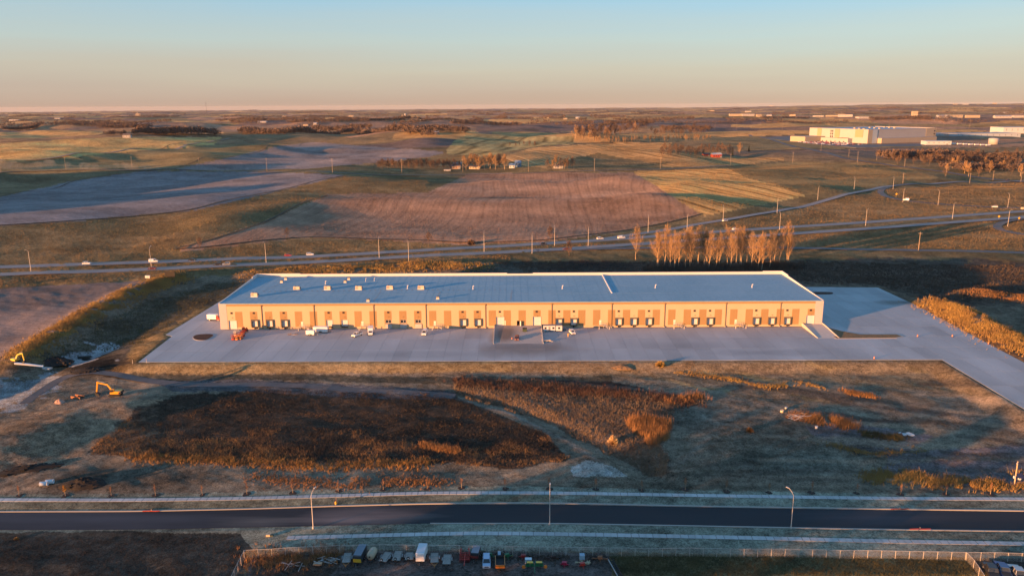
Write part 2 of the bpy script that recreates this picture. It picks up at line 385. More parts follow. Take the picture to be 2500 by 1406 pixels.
def strip(name, pts, width, m, dz=.06, step=6., px=True, kind='structure', parent=None, thick=0., wid2=None, col=None):
    """road, kerb or path draped over the ground along a polyline"""
    P = at([p[0] for p in pts], [p[1] for p in pts])[:, :2] if px else np.array(pts, float)
    seg = np.hypot(*np.diff(P, axis=0).T); s = np.concatenate([[0], np.cumsum(seg)])
    n = max(2, int(s[-1] / step)); t = np.linspace(0, s[-1], n)
    # smooth the corners
    x = np.interp(t, s, P[:, 0]); y = np.interp(t, s, P[:, 1])
    for _ in range(max(2, int(30 / step))):
        x[1:-1] = (x[:-2] + 2 * x[1:-1] + x[2:]) / 4; y[1:-1] = (y[:-2] + 2 * y[1:-1] + y[2:]) / 4
    tx = np.gradient(x); ty = np.gradient(y); l = np.hypot(tx, ty); nx, ny = -ty / l, tx / l
    w_ = np.interp(t / s[-1], np.linspace(0, 1, len(width)), width) if hasattr(width, '__len__') else np.full(n, width)
    k = max(2, int(np.max(w_) / 3) + 1); rows = []
    for q in np.linspace(-.5, .5, k):
        X = x + nx * w_ * q; Y = y + ny * w_ * q; rows.append(np.stack([X, Y, Zs(X, Y)], 1))
    zc = np.max([r_[:, 2] for r_ in rows], axis=0) + dz
    zc = np.convolve(np.pad(zc, 2, 'edge'), np.ones(5) / 5, 'valid')
    zc = np.maximum(zc, np.max([r_[:, 2] for r_ in rows], axis=0) + dz * .7)
    for r_ in rows: r_[:, 2] = zc
    if thick:                                     # real edges down into the ground
        lo = rows[0].copy(); lo[:, 2] -= thick; hi = rows[-1].copy(); hi[:, 2] -= thick; rows = [lo] + rows + [hi]; k += 2
    V = np.concatenate(rows); Fc = []
    for a in range(k - 1):
        i = np.arange(n - 1); Fc.append(np.stack([a * n + i, a * n + i + 1, (a + 1) * n + i + 1, (a + 1) * n + i], 1)[:, ::-1])
    o = npmesh(name, V, np.concatenate(Fc), m, smooth=False, parent=parent)
    if kind: o['kind'] = kind
    return o
# ------------------------------------------------------------------ ground sheet: colours of soils and crops, fields cut out as pieces of their own
nr, na = GX.shape
PXg, PYg = project(np.stack([GX, GY, GZ], -1).reshape(-1, 3)); PXg = PXg.reshape(nr, na); PYg = PYg.reshape(nr, na)
infront = (GY > 60) & (np.abs(AZ)[None] < 50)
PXg = np.where(infront, PXg, -9999); PYg = np.where(infront, PYg, -9999)
DIST = np.hypot(GX, GY)
wob = fbm(GX / 14, GY / 9, 4, 61); wob2 = fbm(GX / 5, GY / 4, 3, 67)
gn1 = fbm(GX / 30, GY / 18, 4, 71); gn2 = fbm(GX / 3.2, GY / 2.2, 3, 77); gn3 = fbm(GX / 120, GY / 60, 4, 81)
C = np.empty((nr, na, 3)); C[:] = (.175, .128, .065)
C *= (1 + .5 * gn1 + .35 * gn2)[..., None]
green = np.array((.105, .09, .045)); k = sstep(-.1, .25, gn3)[..., None] * .55
C = C * (1 - k) + green * k
# far parcels
a8 = R(7); qx = GX * math.cos(a8) + GY * math.sin(a8); qy = -GX * math.sin(a8) + GY * math.cos(a8)
qx = qx + fbm(GX / 300, GY / 300, 2, 91) * 160; qy = qy + fbm(GX / 300, GY / 300, 2, 93) * 160
iy = np.floor(qy / 430); ix = np.floor((qx + 260 * _h(iy, iy * 0, 5)) / (420 + 240 * _h(iy, iy * 0 + 3, 9)))
hs_ = _h(ix, iy, 123)
PAL = np.array([(.30, .195, .085), (.22, .15, .085), (.15, .11, .085), (.19, .14, .07), (.36, .235, .10), (.11, .085, .075), (.24, .155, .10), (.15, .115, .065)])
pc = PAL[(hs_ * 7.99).astype(int)] * (1 + .35 * fbm(GX / 80, GY / 60, 3, 95))[..., None]
fx = np.abs(qy / 430 - np.round(qy / 430)) * 430
pc = np.where((fx < 6)[..., None], (.06, .052, .035), pc)
k = sstep(1500, 1900, DIST)[..., None]; C = C * (1 - k) + pc * k
def paint(poly, col, wobble=10., k=1., soft=0, seed=0):
    global C
    wx = PXg + wob * wobble * 1.4 + wob2 * wobble * .8; wy = PYg + wob * wobble * .5 + wob2 * wobble * .4
    m = inpoly(wx, wy, poly); 
    c = np.array(col) * (1 + .45 * gn1 + .5 * gn2)[..., None]
    C = np.where(m[..., None], C * (1 - k) + c * k, C)
def blob(cx, cy, rx, ry, col, k=1., wobble=14, rot=0.):
    global C
    wx = PXg + wob * wobble * 1.6 - cx; wy = PYg + wob2 * wobble * .6 - cy
    a = R(rot); u = wx * math.cos(a) + wy * math.sin(a); v = -wx * math.sin(a) + wy * math.cos(a)
    f = np.clip(1.35 - np.hypot(u / rx, v / ry), 0, 1); f = f * f * (3 - 2 * f) * k
    c = np.array(col) * (1 + .4 * gn1 + .55 * gn2)[..., None]
    C = C * (1 - f[..., None]) + c * f[..., None]
# --- behind the warehouse
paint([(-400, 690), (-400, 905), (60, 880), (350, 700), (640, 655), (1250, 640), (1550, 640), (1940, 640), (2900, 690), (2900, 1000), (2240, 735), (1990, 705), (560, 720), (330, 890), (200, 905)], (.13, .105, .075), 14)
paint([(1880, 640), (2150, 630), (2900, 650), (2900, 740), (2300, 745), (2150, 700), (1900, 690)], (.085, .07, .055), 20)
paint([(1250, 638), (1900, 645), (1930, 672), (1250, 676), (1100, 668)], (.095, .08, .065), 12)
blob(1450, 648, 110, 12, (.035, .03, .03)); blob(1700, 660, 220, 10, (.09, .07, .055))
paint([(2230, 745), (2300, 745), (2900, 1050), (2900, 1100), (2500, 885)], (.13, .085, .05), 4)
paint([(380, 735), (545, 733), (420, 815), (335, 885), (300, 880), (330, 840)], (.24, .165, .075), 8)
paint([(120, 880), (340, 745), (520, 690), (600, 690), (540, 730), (330, 835), (250, 880)], (.085, .078, .058), 10)
# --- low ground between yard and street
low = [(-900, 905), (200, 900), (330, 886), (1250, 882), (2305, 880), (2520, 1010), (2900, 1260), (2900, 1235), (2500, 1232), (1342, 1200), (0, 1225), (-900, 1240)]
paint(low, (.16, .135, .10), 3)
paint([(200, 905), (338, 885), (1250, 883), (1250, 906), (700, 912), (350, 915)], (.25, .185, .095), 5)
paint([(1250, 883), (1900, 882), (2300, 880), (2480, 1000), (2350, 960), (2050, 935), (1700, 935), (1250, 906)], (.175, .135, .085), 12)
for i in range(26):
    blob(1650 + rnd.random() * 620, 890 + rnd.random() * 95, 30 + 70 * rnd.random(), 3 + 5 * rnd.random(), rnd.choice([(.26, .19, .09), (.08, .07, .055), (.20, .15, .10)]), .7, rot=12)
paint([(-400, 1140), (0, 1090), (150, 1005), (320, 975), (420, 975), (300, 1060), (200, 1110), (0, 1150)], (.26, .19, .125), 16)
for i in range(22): blob(20 + rnd.random() * 300, 990 + rnd.random() * 130, 60, 3.5, rnd.choice([(.27, .2, .14), (.11, .1, .085)]), .6, rot=-28)
brush_poly = [(215, 1105), (330, 1010), (430, 965), (640, 952), (1100, 962), (1330, 1060), (1390, 1120), (1250, 1142), (1100, 1130), (900, 1132), (560, 1130), (330, 1115)]
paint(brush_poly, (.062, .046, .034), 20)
paint([(380, 932), (560, 925), (900, 940), (1110, 955), (1115, 975), (900, 972), (600, 955), (420, 955)], (.085, .085, .088), 8)
paint([(250, 912), (700, 915), (1100, 920), (1500, 918), (1500, 935), (1100, 938), (560, 925), (380, 930)], (.075, .068, .05), 8)
tri_poly = [(1105, 935), (1300, 925), (1730, 985), (1650, 1000), (1610, 1065), (1640, 1160), (1590, 1165), (1540, 1135), (1330, 1030), (1110, 960)]
paint(tri_poly, (.135, .10, .072), 14)
paint([(1105, 930), (1300, 922), (1500, 935), (1720, 975), (1650, 985), (1400, 962), (1110, 945)], (.06, .042, .035), 10)
paint([(1395, 1138), (1440, 1125), (1500, 1140), (1535, 1163), (1400, 1165)], (.34, .33, .30), 10)
blob(1760, 1010, 150, 40, (.15, .145, .12), .7); blob(1950, 1130, 170, 40, (.13, .135, .11), .8); blob(1850, 1120, 60, 20, (.06, .058, .045), .7)
paint([(1965, 1040), (2100, 1035), (2280, 1065), (2230, 1100), (2120, 1100), (2000, 1070)], (.15, .125, .125), 10)
paint([(2170, 1110), (2500, 1080), (2900, 1100), (2900, 1190), (2250, 1185), (2150, 1140)], (.135, .115, .115), 14)
blob(2200, 1000, 300, 22, (.085, .07, .06), .8, rot=10); blob(1500, 1190, 700, 9, (.085, .075, .055), .7)
blob(2330, 990, 60, 30, (.10, .10, .085), .8)
blob(225, 890, 95, 28, (.02, .018, .016), 1.); blob(60, 1140, 90, 8, (.03, .028, .022), 1.); blob(205, 1172, 70, 22, (.03, .026, .02), 1., rot=-8); blob(300, 1165, 260, 30, (.08, .072, .058), .8)
blob(60, 895, 120, 10, (.07, .06, .045), .8)
paint([(160, 893), (200, 850), (250, 838), (300, 842), (240, 870), (195, 897)], (.26, .275, .29), 26)
paint([(-60, 1010), (-60, 950), (70, 925), (150, 912), (140, 930), (90, 965), (20, 1000)], (.24, .26, .27), 30)
def off_(P, dy): return [(x, y + dy) for x, y in P]
rows = RAD < 430
def track(pts, wpx, col, k=.6):
    nr_ = int(rows.sum()); x, y = PXg[:nr_], PYg[:nr_]; d, _, _ = dpoly(x + wob2[:nr_] * 3, (y + wob[:nr_] * 2) * 3, [(a, b * 3) for a, b in pts]); f = (np.clip(1.3 - d / wpx, 0, 1) * k * (.75 + .8 * gn1[:nr_]))[..., None]; C[:nr_] = C[:nr_] * (1 - f) + np.array(col) * f
gt = random.Random(9)
for i in range(30):
    x0 = gt.uniform(1600, 2350); y0 = gt.uniform(905, 1180); L = gt.uniform(150, 600); sl_ = gt.uniform(.02, .16) * (1 if y0 < 1100 else .3); cv = gt.uniform(-25, 25)
    pts = [(x0 + L * q, y0 + L * q * sl_ + cv * 4 * q * (1 - q) * .5) for q in np.linspace(0, 1, 5)]; c3 = gt.choice([(.27, .21, .15), (.07, .06, .05), (.22, .18, .14), (.09, .075, .06)])
    for o_ in (0, 3.6): track([(x, y + o_) for x, y in pts], 11, c3, .75)
for (p, c3, w_, k_) in [([(600, 1175), (900, 1162), (1300, 1172), (1700, 1178), (2200, 1190)], (.20, .165, .12), 14, .6), ([(1500, 1150), (1660, 1130), (1760, 1040), (1800, 990), (1760, 950)], (.20, .18, .15), 10, .5), ([(1250, 960), (1450, 940), (1700, 965), (1900, 1000), (2100, 1040)], (.19, .16, .12), 9, .5), ([(1120, 975), (1250, 1010), (1380, 1075), (1500, 1150)], (.20, .19, .17), 8, .6), ([(1560, 890), (1620, 915), (1700, 930), (1900, 940)], (.21, .17, .12), 8, .6)]: track(p, w_, c3, k_); track(off_(p, 4), w_ * .4, (.08, .07, .058), k_ * .7)
for i in range(16):
    y0 = 985 + i * 10; track([(-20, y0 + 95), (130, y0 + 30), (260, y0 - 25), (380, y0 - 60)], 9, (.30, .22, .15) if i % 2 else (.12, .10, .08), .45)
# --- verges of the street, ground south of it
paint([(-900, 1208), (0, 1206), (600, 1202), (1050, 1186), (1342, 1187), (2000, 1202), (2900, 1208), (2900, 1365), (2300, 1360), (1342, 1346), (900, 1340), (620, 1350), (560, 1310), (-900, 1300)], (.185, .195, .155), 5)
paint([(-900, 1226), (0, 1226), (700, 1219), (1050, 1209), (1342, 1208), (1342, 1232), (700, 1240), (-900, 1250)], (.19, .17, .11), 4, .8)
paint([(-900, 1302), (0, 1298), (300, 1295), (590, 1302), (620, 1345), (560, 1500), (-900, 1500)], (.056, .054, .046), 10)
paint([(620, 1352), (900, 1342), (1342, 1346), (1490, 1350), (1500, 1500), (560, 1500)], (.098, .083, .076), 6)
paint([(1495, 1352), (2360, 1358), (2400, 1500), (1500, 1500)], (.105, .098, .055), 8)
paint([(2365, 1362), (2900, 1365), (2900, 1500), (2420, 1500)], (.05, .045, .04), 8)
paint([(640, 1350), (830, 1340), (835, 1375), (760, 1500), (560, 1500)], (.065, .05, .04), 10)
blob(1075, 1398, 40, 14, (.05, .045, .043), .8)
for i in range(14):
    x = 60 + i * 95 + gt.uniform(-20, 20)
    for o_ in (0, 9, 18): track([(x + o_, 1246), (x + o_ + 32, 1222)], 3.0, (.06, .065, .055), .6)
# --- fields (each its own piece)
FIELDS = [
    ('stubble', [(430, 610), (560, 573), (640, 546), (800, 477), (1047, 471), (1130, 433), (1150, 425), (1545, 423), (1600, 450), (1655, 487), (1715, 521), (1500, 567), (1330, 588), (1130, 595), (900, 584), (760, 577), (700, 582), (490, 606)], (.30, .195, .135)),
    ('gold', [(1545, 420), (1780, 411), (1830, 435), (1900, 452), (1968, 475), (1900, 490), (1720, 525), (1655, 487), (1600, 450)], (.42, .275, .11)),
    ('khaki', [(1780, 411), (1940, 396), (2180, 402), (2290, 434), (2100, 458), (1968, 475), (1900, 452), (1830, 435)], (.20, .15, .07)),
    ('ploughed', [(-600, 580), (-600, 500), (0, 481), (180, 442), (330, 420), (600, 420), (840, 428), (700, 461), (480, 511), (150, 541), (0, 551)], (.16, .145, .145)),
    ('ploughed', [(430, 414), (560, 385), (650, 363), (760, 348), (1085, 372), (1040, 384), (920, 395), (750, 412), (600, 415)], (.17, .145, .135)),
    ('turf', [(-600, 500), (-600, 440), (0, 424), (300, 416), (430, 412), (330, 419), (180, 441), (0, 480)], (.16, .125, .07)),
    ('turf', [(-600, 428), (-600, 400), (0, 400), (260, 378), (520, 354), (690, 352), (650, 362), (560, 384), (425, 411), (200, 418), (0, 422)], (.175, .14, .07)),
    ('stripes', [(1090, 370), (1110, 345), (1140, 331), (1400, 336), (1400, 350), (1280, 362), (1200, 378), (1095, 378)], (.22, .185, .085)),
    ('gold', [(1215, 405), (1225, 385), (1300, 362), (1440, 352), (1460, 372), (1400, 385), (1330, 408)], (.34, .22, .10)),
    ('ploughed2', [(-900, 745), (0, 706), (340, 687), (366, 692), (335, 708), (240, 750), (130, 808), (40, 862), (-60, 905), (-900, 1000)], (.17, .135, .12)),
    ('gold', [(1460, 372), (1440, 352), (1640, 348), (1620, 372), (1800, 385), (1930, 388), (1780, 405), (1640, 408)], (.33, .215, .095)),
    ('straw', [(-600, 380), (0, 352), (250, 338), (540, 336), (520, 352), (260, 376), (0, 398), (-600, 398)], (.40, .26, .10)),
]
FM = {'straw': groundmat('far_straw_field', .12, .9, .6, None, .22), 'stubble': groundmat('stubble_field', .35, .9, 1.4, (-4, 4.6), .13, .12, .05, .10), 'gold': groundmat('straw_field', .35, .9, 1.3, (38, 9), .16, .12, .5, .32),
      'khaki': groundmat('khaki_field', .4, .9, 1.5, None, .16), 'ploughed': groundmat('ploughed_field', .35, .4, 1.3, (62, 7), .13, .12, .06, .05),
      'turf': groundmat('turf_field', .4, .8, 1.4, (75, 16), .16, .12, .05, .07), 'stripes': groundmat('striped_field', .3, .4, 1.2, (-12, 26), .14, .12, .06, .25),
      'ploughed2': groundmat('near_ploughed_field', .5, .4, 1.8, (80, 3.4), .16, .12, .06, .07), 'ground': groundmat('ground', .55, .75, 1.9, None, .36)}
fcx = (PXg[:-1, :-1] + PXg[1:, 1:]) / 2; fcy = (PYg[:-1, :-1] + PYg[1:, 1:]) / 2
vis = (fcx > -900) & (fcx < 3400) & (np.abs(PXg[:-1, :-1] - PXg[1:, 1:]) < 500) & (DIST[:-1, :-1] < 4200)
wf = (wob[:-1, :-1] * 2.2)
rid = np.zeros((nr - 1, na - 1), int)
for n, (kind, poly, col) in enumerate(FIELDS): rid[vis & inpoly(fcx + wf, fcy + wf * .4, poly)] = n + 1
for n, (kind, poly, col) in enumerate(FIELDS):
    vm = np.zeros((nr, na), bool); fm = rid == n + 1
    for a in (0, 1):
        for b in (0, 1): vm[a:nr - 1 + a, b:na - 1 + b] |= fm
    C = np.where(vm[..., None], np.array(col) * (1 + .35 * gn1 + .22 * gn2 + .4 * gn3)[..., None], C)
C[RAD < 345] *= 1.2; C = np.clip(C * 1.4, .008, .6)
idx = np.arange(nr * na).reshape(nr, na)
Q = np.stack([idx[:-1, :-1], idx[:-1, 1:], idx[1:, 1:], idx[1:, :-1]], -1)[..., ::-1]
VV = np.stack([GX, GY, GZ], -1).reshape(-1, 3); CC = C.reshape(-1, 3)
for n in range(len(FIELDS) + 1):
    q = Q[rid == n]
    if not len(q): continue
    u, inv = np.unique(q, return_inverse=True)
    o = npmesh('ground' if n == 0 else 'field', VV[u], inv.reshape(-1, 4), FM['ground' if n == 0 else FIELDS[n - 1][0]], CC[u])
    struct(o)
# ------------------------------------------------------------------ concrete yard
def concmat(name, col, rnd_=.10, stain=None):
    m, N, L, b = _new(name)
    ge = N.new('ShaderNodeNewGeometry'); oi = N.new('ShaderNodeObjectInfo')
    n1 = N.new('ShaderNodeTexNoise'); n1.inputs['Scale'].default_value = .06; n1.inputs['Detail'].default_value = 7
    mp = N.new('ShaderNodeMapping'); mp.inputs['Scale'].default_value = (1.0, .35, 1); L.new(ge.outputs['Position'], mp.inputs[0]); L.new(mp.outputs[0], n1.inputs['Vector'])
    n2 = N.new('ShaderNodeTexNoise'); n2.inputs['Scale'].default_value = 1.1; n2.inputs['Detail'].default_value = 5; L.new(ge.outputs['Position'], n2.inputs['Vector'])
    def mth(op, a, c):
        n = N.new('ShaderNodeMath'); n.operation = op
        for k, v in ((0, a), (1, c)):
            if isinstance(v, (int, float)): n.inputs[k].default_value = v
            else: L.new(v, n.inputs[k])
        return n.outputs[0]
    v = mth('ADD', mth('MULTIPLY', mth('SUBTRACT', n1.outputs['Fac'], .5), .75), mth('MULTIPLY', mth('SUBTRACT', n2.outputs['Fac'], .5), .25))
    v = mth('ADD', v, mth('MULTIPLY', mth('SUBTRACT', oi.outputs['Random'], .5), rnd_ * 2)); v = mth('ADD', v, 1.0)
    rgb = N.new('ShaderNodeRGB'); rgb.outputs[0].default_value = (*col, 1); src = rgb.outputs[0]
    for (sx, sy, rx, ry, c3, k) in stain or []:
        sp = N.new('ShaderNodeVectorMath'); sp.operation = 'SUBTRACT'; L.new(ge.outputs['Position'], sp.inputs[0]); sp.inputs[1].default_value = (sx, sy, 0)
        dv = N.new('ShaderNodeVectorMath'); dv.operation = 'MULTIPLY'; L.new(sp.outputs[0], dv.inputs[0]); dv.inputs[1].default_value = (1 / rx, 1 / ry, 0)
        ln = N.new('ShaderNodeVectorMath'); ln.operation = 'LENGTH'; L.new(dv.outputs[0], ln.inputs[0])
        q = mth('MULTIPLY', mth('SUBTRACT', mth('ADD', 1.0, mth('MULTIPLY', mth('SUBTRACT', n1.outputs['Fac'], .5), 2.2)), ln.outputs['Value']), 1.6)
        cl = N.new('ShaderNodeClamp'); L.new(q, cl.inputs[0])
        mx = N.new('ShaderNodeMix'); mx.data_type = 'RGBA'; L.new(mth('MULTIPLY', cl.outputs[0], k), mx.inputs[0]); L.new(src, mx.inputs[6]); mx.inputs[7].default_value = (*c3, 1); src = mx.outputs[2]
    mul = N.new('ShaderNodeVectorMath'); mul.operation = 'SCALE'; L.new(src, mul.inputs[0]); L.new(v, mul.inputs['Scale']); L.new(mul.outputs[0], b.inputs['Base Color'])
    b.inputs['Roughness'].default_value = .85; b.inputs['Specular IOR Level'].default_value = .25
    bp = N.new('ShaderNodeBump'); bp.inputs['Distance'].default_value = .02; L.new(n2.outputs['Fac'], bp.inputs['Height']); L.new(bp.outputs[0], b.inputs['Normal'])
    MATS[name] = m; return m
BX0, BX1, BY0, BY1, BZ = -141.3, 150.0, 363.0, 422.0, 12.8
STAIN = [(8, 330, 26, 14, (.15, .12, .10), .65), (-3, 350, 8, 14, (.12, .09, .075), .7), (212, 408, 16, 9, (.14, .125, .11), .8), (-40, 322, 40, 6, (.24, .25, .26), .5), (110, 322, 30, 5, (.22, .235, .25), .5), (75, 332, 22, 9, (.24, .25, .26), .5)]
M_YARD = concmat('yard_concrete', (.34, .355, .37), .05, STAIN); M_SLAB = concmat('slab_concrete', (.345, .36, .375), .08, STAIN)
M_JOINT = mat('joint_concrete', (.26, .25, .25), .9)
yp = MB(); P2 = [tuple(p) for p in PADW]; yp.prism(P2, -.6, -.03, 'z')
yard = struct(yp.build('yard_pavement', M_JOINT))
# slabs of the yard, poured in lanes that run towards the dock wall; edge pieces follow the outline
bmy = bmesh.new()
sl_mesh = MB().box(0, 7.2, 0, 16.2, -.5, .02).build('slab', M_SLAB, yard); proto_used = False
edge = MB()
def clip_cell(poly, x0, x1, y0, y1):
    def cut(P, f):
        out = []
        for i in range(len(P)):
            a, b = P[i], P[(i + 1) % len(P)]; fa, fb = f(a), f(b)
            if fa >= 0: out.append(a)
            if fa * fb < 0: t = fa / (fa - fb); out.append((a[0] + (b[0] - a[0]) * t, a[1] + (b[1] - a[1]) * t))
        return out
    for f in (lambda p: p[0] - x0, lambda p: x1 - p[0], lambda p: p[1] - y0, lambda p: y1 - p[1]):
        poly = cut(poly, f)
        if len(poly) < 3: return []
    return poly
gx = np.arange(-190, 420, 7.3); gy = np.arange(200, 440, 16.3) + (312.6 - 200) % 16.3
for x in gx:
    for y in gy:
        if x > BX0 and x + 7.3 < BX1 and y > BY0 - 8 and y + 16.3 < BY1 + 14: continue
        cs = np.array([(x, y), (x + 7.3, y), (x + 7.3, y + 16.3), (x, y + 16.3)])
        sd = polysd(cs[:, 0], cs[:, 1], PADW)
        if sd.max() < -.1:
            o = sl_mesh if not proto_used else sl_mesh.copy()
            if proto_used: COL.objects.link(o)
            proto_used = True; o.location = (x, y, 0)
        else:
            P = clip_cell(P2, x, x + 7.2, y, y + 16.2)
            if len(P) > 2:
                a = abs(sum(P[i][0] * P[(i + 1) % len(P)][1] - P[(i + 1) % len(P)][0] * P[i][1] for i in range(len(P)))) / 2
                if a > 1: MB().prism(P, -.5, .02, 'z').build('slab', M_SLAB, yard)
# ------------------------------------------------------------------ warehouse
def wx(px, z, Y=BY0):
    """x on the plane y=Y at height z for a photo column"""
    v = 0.
    for _ in range(6):
        q = np.array([[0, Y, z]]); py = project(np.array([[v, Y, z]]))[1][0]
        d = ray(px, py); v = float(d[0] * (Y / d[1]))
    return v
M_CREAM = mat('cream_precast', (.50, .375, .235), .8, var=.05, scale=.15, bump=.01, bscale=3); M_TAN = mat('tan_precast', (.31, .20, .09), .8, var=.06, scale=.2, bump=.01, bscale=3)
M_WHITE = mat('white_door', (.60, .59, .58), .5, var=.03); M_PALE = mat('pale_precast', (.46, .39, .37), .8, var=.05, scale=.2)
M_ROOF = None
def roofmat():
    m, N, L, b = _new('sky_tinted_membrane')
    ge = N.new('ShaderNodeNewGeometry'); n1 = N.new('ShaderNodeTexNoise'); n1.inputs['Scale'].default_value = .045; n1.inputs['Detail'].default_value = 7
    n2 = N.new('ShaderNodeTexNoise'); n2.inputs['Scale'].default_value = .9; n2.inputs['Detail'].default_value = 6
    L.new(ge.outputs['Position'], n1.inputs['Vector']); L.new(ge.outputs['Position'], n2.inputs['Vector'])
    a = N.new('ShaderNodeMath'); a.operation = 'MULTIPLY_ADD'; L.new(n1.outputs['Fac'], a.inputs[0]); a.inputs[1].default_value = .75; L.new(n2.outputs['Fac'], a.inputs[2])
    rp = N.new('ShaderNodeValToRGB'); rp.color_ramp.elements[0].position = .62; rp.color_ramp.elements[0].color = (.185, .315, .40, 1); rp.color_ramp.elements[1].position = 1.1; rp.color_ramp.elements[1].color = (.245, .375, .46, 1)  # blue of the sky-lit shade is put into the membrane colour
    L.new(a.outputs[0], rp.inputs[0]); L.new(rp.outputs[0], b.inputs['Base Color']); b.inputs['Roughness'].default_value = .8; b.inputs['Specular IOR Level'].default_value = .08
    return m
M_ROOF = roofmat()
M_DARK = mat('dark_rubber', (.03, .032, .034), .8); M_STEEL = mat('galvanised_steel', (.42, .42, .42), .5, .6); M_GLASS = mat('dark_glass', (.03, .035, .04), .08, 0, .05, spec=.6)
M_BROWN = mat('brown_louvre', (.045, .025, .022), .6); M_CONC = mat('cast_concrete', (.46, .43, .40), .85, var=.10, scale=.5); M_PIPE = mat('dark_bronze_metal', (.26, .17, .09), .5)
wh = thing('warehouse', 'long cream and tan warehouse with white roof and a row of loading docks', 'warehouse', ((BX0 + BX1) / 2, BY0, 0))
OX, OY = (BX0 + BX1) / 2, BY0
def wbox(mb, x0, x1, y0, y1, z0, z1): return mb.box(x0 - OX, x1 - OX, y0 - OY, y1 - OY, z0, z1)
# openings in the dock wall: drive-in doors and dock doors
DOCK_S = [622.8, 659.1, 695.8, 1130.9, 1167, 1364.4, 1400.6, 1510.3, 1546.8, 1584, 1695.6, 1733.2, 1846, 1883.6, 1922]
DOCK_P = [804.5, 841.7]
DRIVE = [(568.5, 0.0), (1221.5, 1.15), (1311, 1.15), (1978, 1.15)]
opens = []
for px in DOCK_S: x = wx(px, 2.8); opens.append((x - 1.35, x + 1.35, 1.25, 4.25, 'dock'))
for px in DOCK_P: x = wx(px, 2.8); opens.append((x - 1.5, x + 1.5, 1.25, 4.3, 'plain'))
for px, zb in DRIVE: x = wx(px, 2.8); opens.append((x - 1.9, x + 1.9, zb, zb + 4.25, 'drive'))
for px in (948.9, 985.1, 1021.4): x = wx(px, 2.6); opens.append((x - 1.35, x + 1.35, 2.6, 4.3, 'window'))
xd = wx(1265.6, 2.5); opens.append((xd - .75, xd + .75, 1.15, 3.5, 'void'))
opens.sort()
wall = MB(); cur = BX0; zt = BZ - .0
for (a, b, z0, z1, kd) in opens:
    wbox(wall, cur, a, BY0, BY0 + .4, -.5, 11.5); wbox(wall, a, b, BY0, BY0 + .4, z1, 11.5)
    if z0 > -.4: wbox(wall, a, b, BY0, BY0 + .4, -.5, z0)
    cur = b
wbox(wall, cur, BX1, BY0, BY0 + .4, -.5, 11.5)
wall.build('front_wall', M_CREAM, wh)
wbox(MB(), BX0 + 3.6, BX1 - 3.9, BY0 - .1, BY0 + .4, 11.5, 12.78).build('cornice_band', M_TAN, wh)
wbox(MB(), BX0 - .03, BX0 + 3.6, BY0 - .06, BY0 + .4, -.5, BZ).build('corner_panel', M_PALE, wh); wbox(MB(), BX1 - 3.9, BX1 + .03, BY0 - .06, BY0 + .4, -.5, BZ).build('corner_panel', M_PALE, wh)
wbox(MB(), BX0, BX0 + .4, BY0 + .4, BY1, -.5, 12.0).build('side_wall', M_PALE, wh); wbox(MB(), BX1 - .4, BX1, BY0 + .4, BY1, -.5, 12.0).build('side_wall', M_PALE, wh)
wbox(MB(), BX0 + .4, BX1 - .4, BY1 - .4, BY1, -.5, 12.0).build('rear_wall', M_CREAM, wh)
# roof falls gently to the dock side; membrane seams stand proud
RZ0, RZ1 = 12.6, 12.9
def roofz(y): return RZ0 + (RZ1 - RZ0) * (y - BY0) / (BY1 - BY0)
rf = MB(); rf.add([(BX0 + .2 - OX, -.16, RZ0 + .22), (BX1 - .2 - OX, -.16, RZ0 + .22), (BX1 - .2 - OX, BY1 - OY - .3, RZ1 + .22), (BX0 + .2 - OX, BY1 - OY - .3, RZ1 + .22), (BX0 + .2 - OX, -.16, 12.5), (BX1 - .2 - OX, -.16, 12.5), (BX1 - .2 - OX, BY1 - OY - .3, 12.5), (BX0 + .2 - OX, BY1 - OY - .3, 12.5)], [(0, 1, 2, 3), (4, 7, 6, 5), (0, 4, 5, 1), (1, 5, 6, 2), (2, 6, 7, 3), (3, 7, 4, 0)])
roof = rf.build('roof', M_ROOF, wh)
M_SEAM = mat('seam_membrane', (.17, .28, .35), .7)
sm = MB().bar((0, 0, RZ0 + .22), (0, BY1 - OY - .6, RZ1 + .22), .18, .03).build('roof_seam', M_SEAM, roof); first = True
x = BX0 + 3
while x < BX1 - 2:
    o = sm if first else sm.copy()
    if not first: COL.objects.link(o)
    first = False; o.location.x = x - OX; x += 3.66 * (2 if rnd.random() < .3 else 1)
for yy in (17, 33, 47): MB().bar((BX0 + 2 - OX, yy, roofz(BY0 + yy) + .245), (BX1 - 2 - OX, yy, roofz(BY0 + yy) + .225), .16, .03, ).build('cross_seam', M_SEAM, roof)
j0 = wx(1493, 13, BY0 + 18); MB().bar((j0 - OX, 17, roofz(BY0 + 17) + .35), (j0 - OX, BY1 - OY - .5, RZ1 + .35), .5, .45).build('expansion_joint', mat('joint_cover', (.75, .72, .68), .5), roof)
